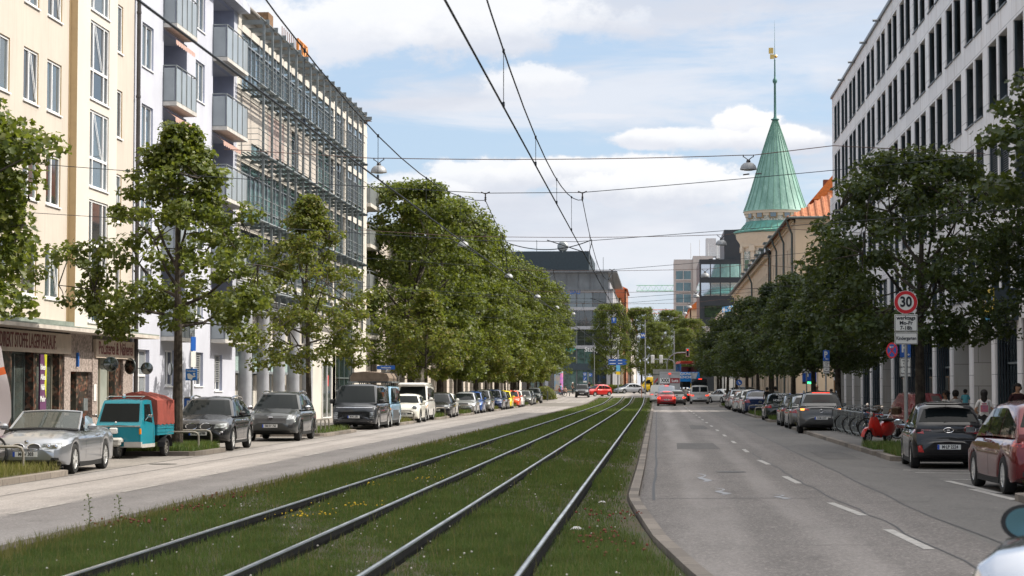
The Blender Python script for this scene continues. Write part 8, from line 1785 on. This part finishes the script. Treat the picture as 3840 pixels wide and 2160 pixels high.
person((7.9, 134, .12), 178, 'person in a white shirt behind the blackish green hatchback', cl('white', (.62, .60, .57)), cl('grey', (.22, .21, .20)), SK[0], 1.76); person((7.4, 135, .12), 178, 'person in dark clothes beside the white shirt under the maples', cl('black', (.01, .01, .011)), cl('black', (.01, .01, .011)), SK[0], 1.72)
# plaza people, small
GP = 'people on the plaza before the glass office'
sit = (((.09, 0, .45), (.10, -.42, .46), (.10, -.42, .08), (.11, -.56, .03)), ((-.09, 0, .45), (-.10, -.42, .46), (-.10, -.40, .08), (-.11, -.54, .03)))
person((-12.7, 262, g(262)+.05), 20, 'seated person in red on the plaza bench', cl('red', (.4, .04, .03)), cl('grey', (.22, .21, .20)), SK[0], seat=.47, legp=sit, group=GP); person((-12.0, 262, g(262)+.05), -30, 'bending pale dressed person next to the red one on the bench', cl('peach', (.6, .42, .34)), cl('black', (.01, .01, .011)), SK[0], seat=.47, legp=sit, group=GP, hair='long'); person((-14.4, 264, g(264)+.05), 10, 'seated person in white left of the bench people', cl('white', (.62, .60, .57)), cl('white', (.62, .60, .57)), SK[0], seat=.47, legp=sit, group=GP)
person((-10.0, 296, .86), 10, 'person in a dark top and light blue jeans standing at the rack', cl('black', (.01, .01, .011)), cl('ljeans', (.25, .38, .55)), SK[0], group=GP)
t = empty('bench', (-12.6, 262.3, g(262)), 'pale wooden bench on the plaza under the seated people', 'bench'); b = MB(); b.box(-2, 1.4, -.2, .25, .40, .46); b.build('seat', mat('wood_pale', (.4, .33, .25), .8), t); b = MB(); b.box(-1.8, -1.7, -.2, .2, 0, .4); b.box(1.1, 1.2, -.2, .2, 0, .4); b.build('leg', M_steelD, t); b = MB(); b.box(-2, 1.4, .22, .27, .7, .85); b.build('backrest', MATS['wood_pale'], t)
ride = (((.09, .15, .95), (.10, -.12, .62), (.10, .05, .28), (.11, -.08, .24)), ((-.09, .15, .95), (-.10, -.2, .72), (-.10, .02, .40), (-.11, -.12, .36)))
bike(0, -12.4, 258, 70, 'bicycle ridden by the cyclist in blue at the left of the crossing', 'bicycles in motion', 0, 0)
person((-12.4, 258, g(258)+.0), 70, 'cyclist in a blue shirt riding at the left of the crossing', cl('blue', (.12, .25, .45)), cl('shorts', (.10, .10, .12)), SK[0], 1.72, ((.24, -.15, 1.18), (.2, -.36, 1.06), (-.24, -.15, 1.18), (-.2, -.36, 1.06)), legp=(((.09, 0, .93), (.10, -.28, .66), (.10, -.05, .30), (.11, -.18, .26)), ((-.09, 0, .93), (-.10, -.22, .60), (-.10, -.0, .20), (-.11, -.14, .17))), group=GP)
person((-12.0, 285, g(285)), 60, 'person in black with white cap cycling past the advertising column', cl('black', (.01, .01, .011)), cl('black', (.01, .01, .011)), SK[0], 1.7, hairm=M_swh, group=GP)
# motor scooter rider in the queue
t = empty('motor_scooter', (3.15, 220, g(220)), 'dark motor scooter ridden between the waiting vehicles', 'scooter'); 
for y in (-.6, .6): wheel(t, 0, y, .24, .11, 5, 1, M_rimD)
b = MB(); b.rbox((0, -.1, .62), (.34, 1.1, .42), .12); b.tube([(-.33, .45, 1.05), (.33, .45, 1.05)], .02, 6); b.rbox((0, .5, .7), (.3, .12, .6), .05); b.build('body', M_blackpl, t, smooth=40); b = MB(); b.box(-.1, .1, -.68, -.655, .5, .62); b.build('licence_plate', M_plate, t)
person((3.15, 219.9, g(220)), 180, 'scooter rider in a white shirt and dark helmet seen from behind', cl('white', (.62, .60, .57)), cl('grey', (.22, .21, .20)), SK[0], 1.72, ((.28, -.15, 1.2), (.27, -.42, 1.1), (-.28, -.15, 1.2), (-.27, -.42, 1.1)), seat=.85, legp=(((.12, 0, .83), (.2, -.35, .72), (.2, -.3, .35), (.2, -.42, .30)), ((-.12, 0, .83), (-.2, -.35, .72), (-.2, -.3, .35), (-.2, -.42, .30))), group='riders', hairm=M_blackpl)
# ================================================================ crossing furniture
def mast(x, y, h, lab, r=.11): b = MB(); b.tube([(0, 0, -.1), (0, 0, h)], [r, r*.6], 10); o = b.build('mast', M_post, None, smooth=True); o.location = (x, y, g(y)); tag(o, lab, 'mast', 'grey masts at the crossing')
mast(-1.6, 281, 10.5, 'tall slim grey mast left of centre at the crossing'); mast(2.45, 280, 8.9, 'tall slim grey mast right of centre at the crossing'); mast(-14.1, 232, 6.8, 'thick grey mast on the left beside the round bush', .2); mast(-9.35, 300, 7.6, 'thin mast with small lamp before the glass office', .06)
def signal(t, x, z, front=True, red=True):
    b = MB(); b.rbox((x, -.08, z), (.30, .26, .95), .03); h_ = b.build('signal_head', M_sblk if front else M_swh, t)
    b = MB(); b.box(x-.22, x+.22, .06, .075, z-.56, z+.56); b.build('backplate', M_swh, h_)
    if front:
        for k, (m_) in enumerate((M_redL if red else M_dark, M_dark, M_dark)): b = MB(); b.lathe([(0, -.02), (.10, 0)], (x, -.215, z+.3-.3*k), 'y', 14); b.build('signal_lens', m_, h_)
t = empty('traffic_light', (1.35, 262, g(262)), 'traffic light on a curved arm showing red above the queue', 'traffic light', 'traffic lights at the crossing'); b = MB(); b.tube([(0, 0, 0), (0, 0, 4.2)]+[(1.6-1.6*math.cos(R(a)), 0, 4.2+1.5*math.sin(R(a))) for a in (20, 40, 60, 80, 90)]+[(2.5, 0, 5.72)], .085, 10); b.build('curved_pole', M_post, t, smooth=True); signal(t, 2.7, 5.75)
t = empty('traffic_light', (2.55, 276, g(276)), 'traffic light arm with two signal heads seen from the side above the tracks', 'traffic light', 'traffic lights at the crossing'); b = MB(); b.tube([(0, 0, 0), (0, 0, 4.0)]+[(-.9+.9*math.cos(R(a)), 0, 4.0+.9*math.sin(R(a))) for a in (20, 40, 60, 90)]+[(-3.2, 0, 4.9)], .07, 8); b.build('curved_pole', M_post, t, smooth=True)
for x in (-1.95, -3.1): b = MB(); b.rbox((x, .05, 4.95), (.34, .5, 1.0), .03); b.box(x-.25, x+.25, .1, .12, 4.35, 5.5); b.build('signal_head', M_swh, t)
t = empty('direction_sign_post', (-5.6, 290, g(290)), 'post with two dark blue arrow signs over light blue and yellow diversion signs', 'sign post'); post(t, 6.4, .1)
for z in (4.85, 4.4): b = MB(); b.prism([(-1.4, z-.2), (1.0, z-.2), (1.35, z), (1.0, z+.2), (-1.4, z+.2)], -.12, -.07, 'y'); s = b.build('direction_sign', M_sblu, t); b = MB(); b.box(-1.25, -.35, -.13, -.12, z-.04, z+.05); b.box(.0, .6, -.13, -.12, z-.04, z+.05); b.build('sign_lettering', M_swh, s)
for z, m_ in ((3.95, 'sign_light_blue'), (3.5, 'sign_light_blue'), (3.0, 'notice_yellow')): b = MB(); b.prism([(-.35, z), (-.2, z-.22), (.3, z-.22), (.3, z+.22), (-.2, z+.22)], -.12, -.08, 'y'); b.build('diversion_sign', MATS[m_], t)
t = empty('metro_sign', (-10.55, 298, .85), 'blue U metro sign with escalator panel on a post before the glass office', 'sign'); post(t, 3.2, .06, .3)
b = MB(); b.box(-.42, .1, -.05, .05, 2.6, 3.15); s = b.build('sign_panel', M_sblu, t); text('U', .5, M_swh, s, (-.16, -.06, 2.87), '-y', .02); b = MB(); b.box(-.42, .1, -.05, .05, 1.95, 2.5); s = b.build('sign_panel', M_sblu, t); b = MB(); b.prism([(-.35, 2.05), (-.25, 2.05), (.02, 2.4), (-.08, 2.4)], -.06, -.05, 'y'); b.build('pictogram', M_swh, s); b = MB(); b.box(-.42, .1, -.05, .05, 1.65, 1.9); b.build('name_panel', M_swh, t); b = MB(); b.box(.45, .95, -.05, .05, 2.5, 3.05); s = b.build('sign_panel', M_sblu, t); text('U', .45, M_swh, s, (.62, -.06, 2.78), '-y', .02)
t = empty('advertising_column', (-13.9, 283, .8), 'round advertising column with blue and purple posters under a dark cap', 'advertising column'); b = MB(); b.lathe([(.62, 0), (.62, 3.4)], n=20); b.build('column', mat('poster_blue', (.10, .30, .52), .5, var=.5, vscale=1.2, col2=(.45, .35, .25)), t, smooth=True); b = MB(); b.lathe([(.75, 3.4), (.75, 3.65), (.3, 3.8), (0, 3.82)], n=20); b.build('cap', M_gut, t); b = MB(); b.lathe([(.63, .3), (.63, 3.0)], n=8, a0=R(-70), a1=R(-10)); b.build('poster', mat('poster_purple', (.25, .10, .42), .5, var=.5, vscale=1.5, col2=(.6, .2, .3)), t)
for k in range(4): b = MB(); b.tube([(0, 0, 0), (0, 0, 1.0)], .05, 8); b.lathe([(.05, 1.0), (.04, 1.04), (0, 1.05)], n=8); o = b.build('bollard', M_gut); o.location = (-12.35-.28*k*.5, 226+2.2*k, g(228)+.05); tag(o, ['first', 'second', 'third', 'fourth'][k]+' dark bollard at the plaza kerb counting away', 'bollard', 'bollards at the plaza kerb')
t = empty('line_sign', (-5.6+3.6, 300, .85), 'small blue sign with white W hanging on the wires before the trees', 'sign'); b = MB(); b.box(-.35, .35, -.03, .03, 8.3, 9.1); s = b.build('sign_panel', M_sblu, t); text('W', .6, M_swh, s, (0, -.04, 8.7), '-y', .02); b = MB(); b.tube([(0, 0, 9.1), (0, 0, 9.6)], .02, 5); b.build('hanger', M_steel, t)
t = empty('line_sign', (-5.6-.8, 300, .85), 'small blue sign with white T hanging high before the left tree', 'sign'); b = MB(); b.box(-.35, .35, -.03, .03, 10.6, 11.4); s = b.build('sign_panel', M_sblu, t); text('T', .6, M_swh, s, (0, -.04, 11.0), '-y', .02); b = MB(); b.tube([(0, 0, 11.4), (0, 0, 11.9)], .02, 5); b.build('hanger', M_steel, t)
t = empty('marker_post', (-1.9, 250, g(250)), 'thin red and white marker post at the end of the tram lawn', 'post'); b = MB(); b.tube([(0, 0, 0), (0, 0, 1.9)], .04, 6); b.build('post', mat('marker_orange', (.6, .2, .08), .5), t)
# bavarian flags by the dark office, flag at the shop
M_bav = bpy.data.materials.new('lozenge_cloth'); M_bav.use_nodes = True; T = NT(M_bav.node_tree); ck = T.new('ShaderNodeTexChecker'); T.link(T.mapping(T.new('ShaderNodeTexCoord').outputs['Object'], (2.2, .01, 1.6), (.1, 0, .1), (0, R(40), 0)), ck.inputs[0]); ck.inputs['Color1'].default_value = (.06, .30, .62, 1); ck.inputs['Color2'].default_value = (.7, .72, .75, 1); ck.inputs['Scale'].default_value = 1.2; T.link(ck.outputs[0], T.n['Principled BSDF'].inputs['Base Color'])
for k, (x, z) in enumerate(((10.6, 12.6), (9.9, 10.6))):
    t = empty('flag', (x, 290, .8), ['upper', 'lower'][k]+' white and blue lozenge flag between the dark office and the maples', 'flag', 'lozenge flags'); b = MB(); b.grid([[(2.2*i/8-1.1, .15*math.sin(i*1.2), z-.8*j/3+.35*i/8) for i in range(9)] for j in range(4)]); b.build('cloth', M_bav, t, smooth=True); b = MB(); b.tube([(1.2, 0, z-2), (1.2, 0, z+.9)], .04, 5); b.tube([(1.2, 0, z-2), (1.3, 0, 0)], .05, 5); b.build('pole', M_steel, t)
t = empty('feather_flag', (-17.0, 49.6, .12), 'pink and white feather flag with an orange band at the far left edge', 'flag', None, R(8)); pts = []
rows = []
for j in range(13):
    z = .35+2.5*j/12; w1 = .10+.62*math.sin(min(1, (13-j)/12*1.35+.05)*math.pi/2)*(1 if j > 2 else .55+.15*j); rows.append([(-.62+(w1+.62-.1)*i/6*1.0, .03*math.sin(i+j*.8), z+(.28*(i/6) if j > 9 else 0)) for i in range(7)])
b = MB(); b.grid(rows); b.grid([[(x, y+.012, z) for x, y, z in r] for r in rows]); M_ff = bpy.data.materials.new('feather_cloth'); M_ff.use_nodes = True; T = NT(M_ff.node_tree); sz3 = T.new('ShaderNodeSeparateXYZ'); T.link(T.new('ShaderNodeTexCoord').outputs['Object'], sz3.inputs[0]); zt = T.math('ADD', sz3.outputs[2], T.math('MULTIPLY', sz3.outputs[0], -.25)); cA = T.mix(T.math('GREATER_THAN', sz3.outputs[0], -.1), (.45, .26, .40, 1), (.62, .56, .56, 1)); bnd = T.math('MULTIPLY', T.math('GREATER_THAN', zt, 1.95), T.math('LESS_THAN', zt, 2.15)); T.link(T.mix(bnd, cA, (.70, .14, .03, 1)), T.n['Principled BSDF'].inputs['Base Color']); b.build('cloth', M_ff, t, smooth=True)
b = MB(); b.tube([(-.63, 0, 0), (-.63, 0, 1.8), (-.60, 0, 2.5), (-.4, 0, 2.95), (.0, 0, 3.18), (.15, 0, 3.2)], [.02, .018, .016, .013, .01, .008], 6); b.build('pole', M_blackpl, t, smooth=True); text('OLDTIMER', .26, M_wl, t, (-.35, -.045, 1.0), '-y', .004, roll=90); text('NÄHTEN', .22, mat('letters_purple', (.25, .10, .25), .5, var=0), t, (.12, -.045, 1.2), '-y', .004, roll=90)
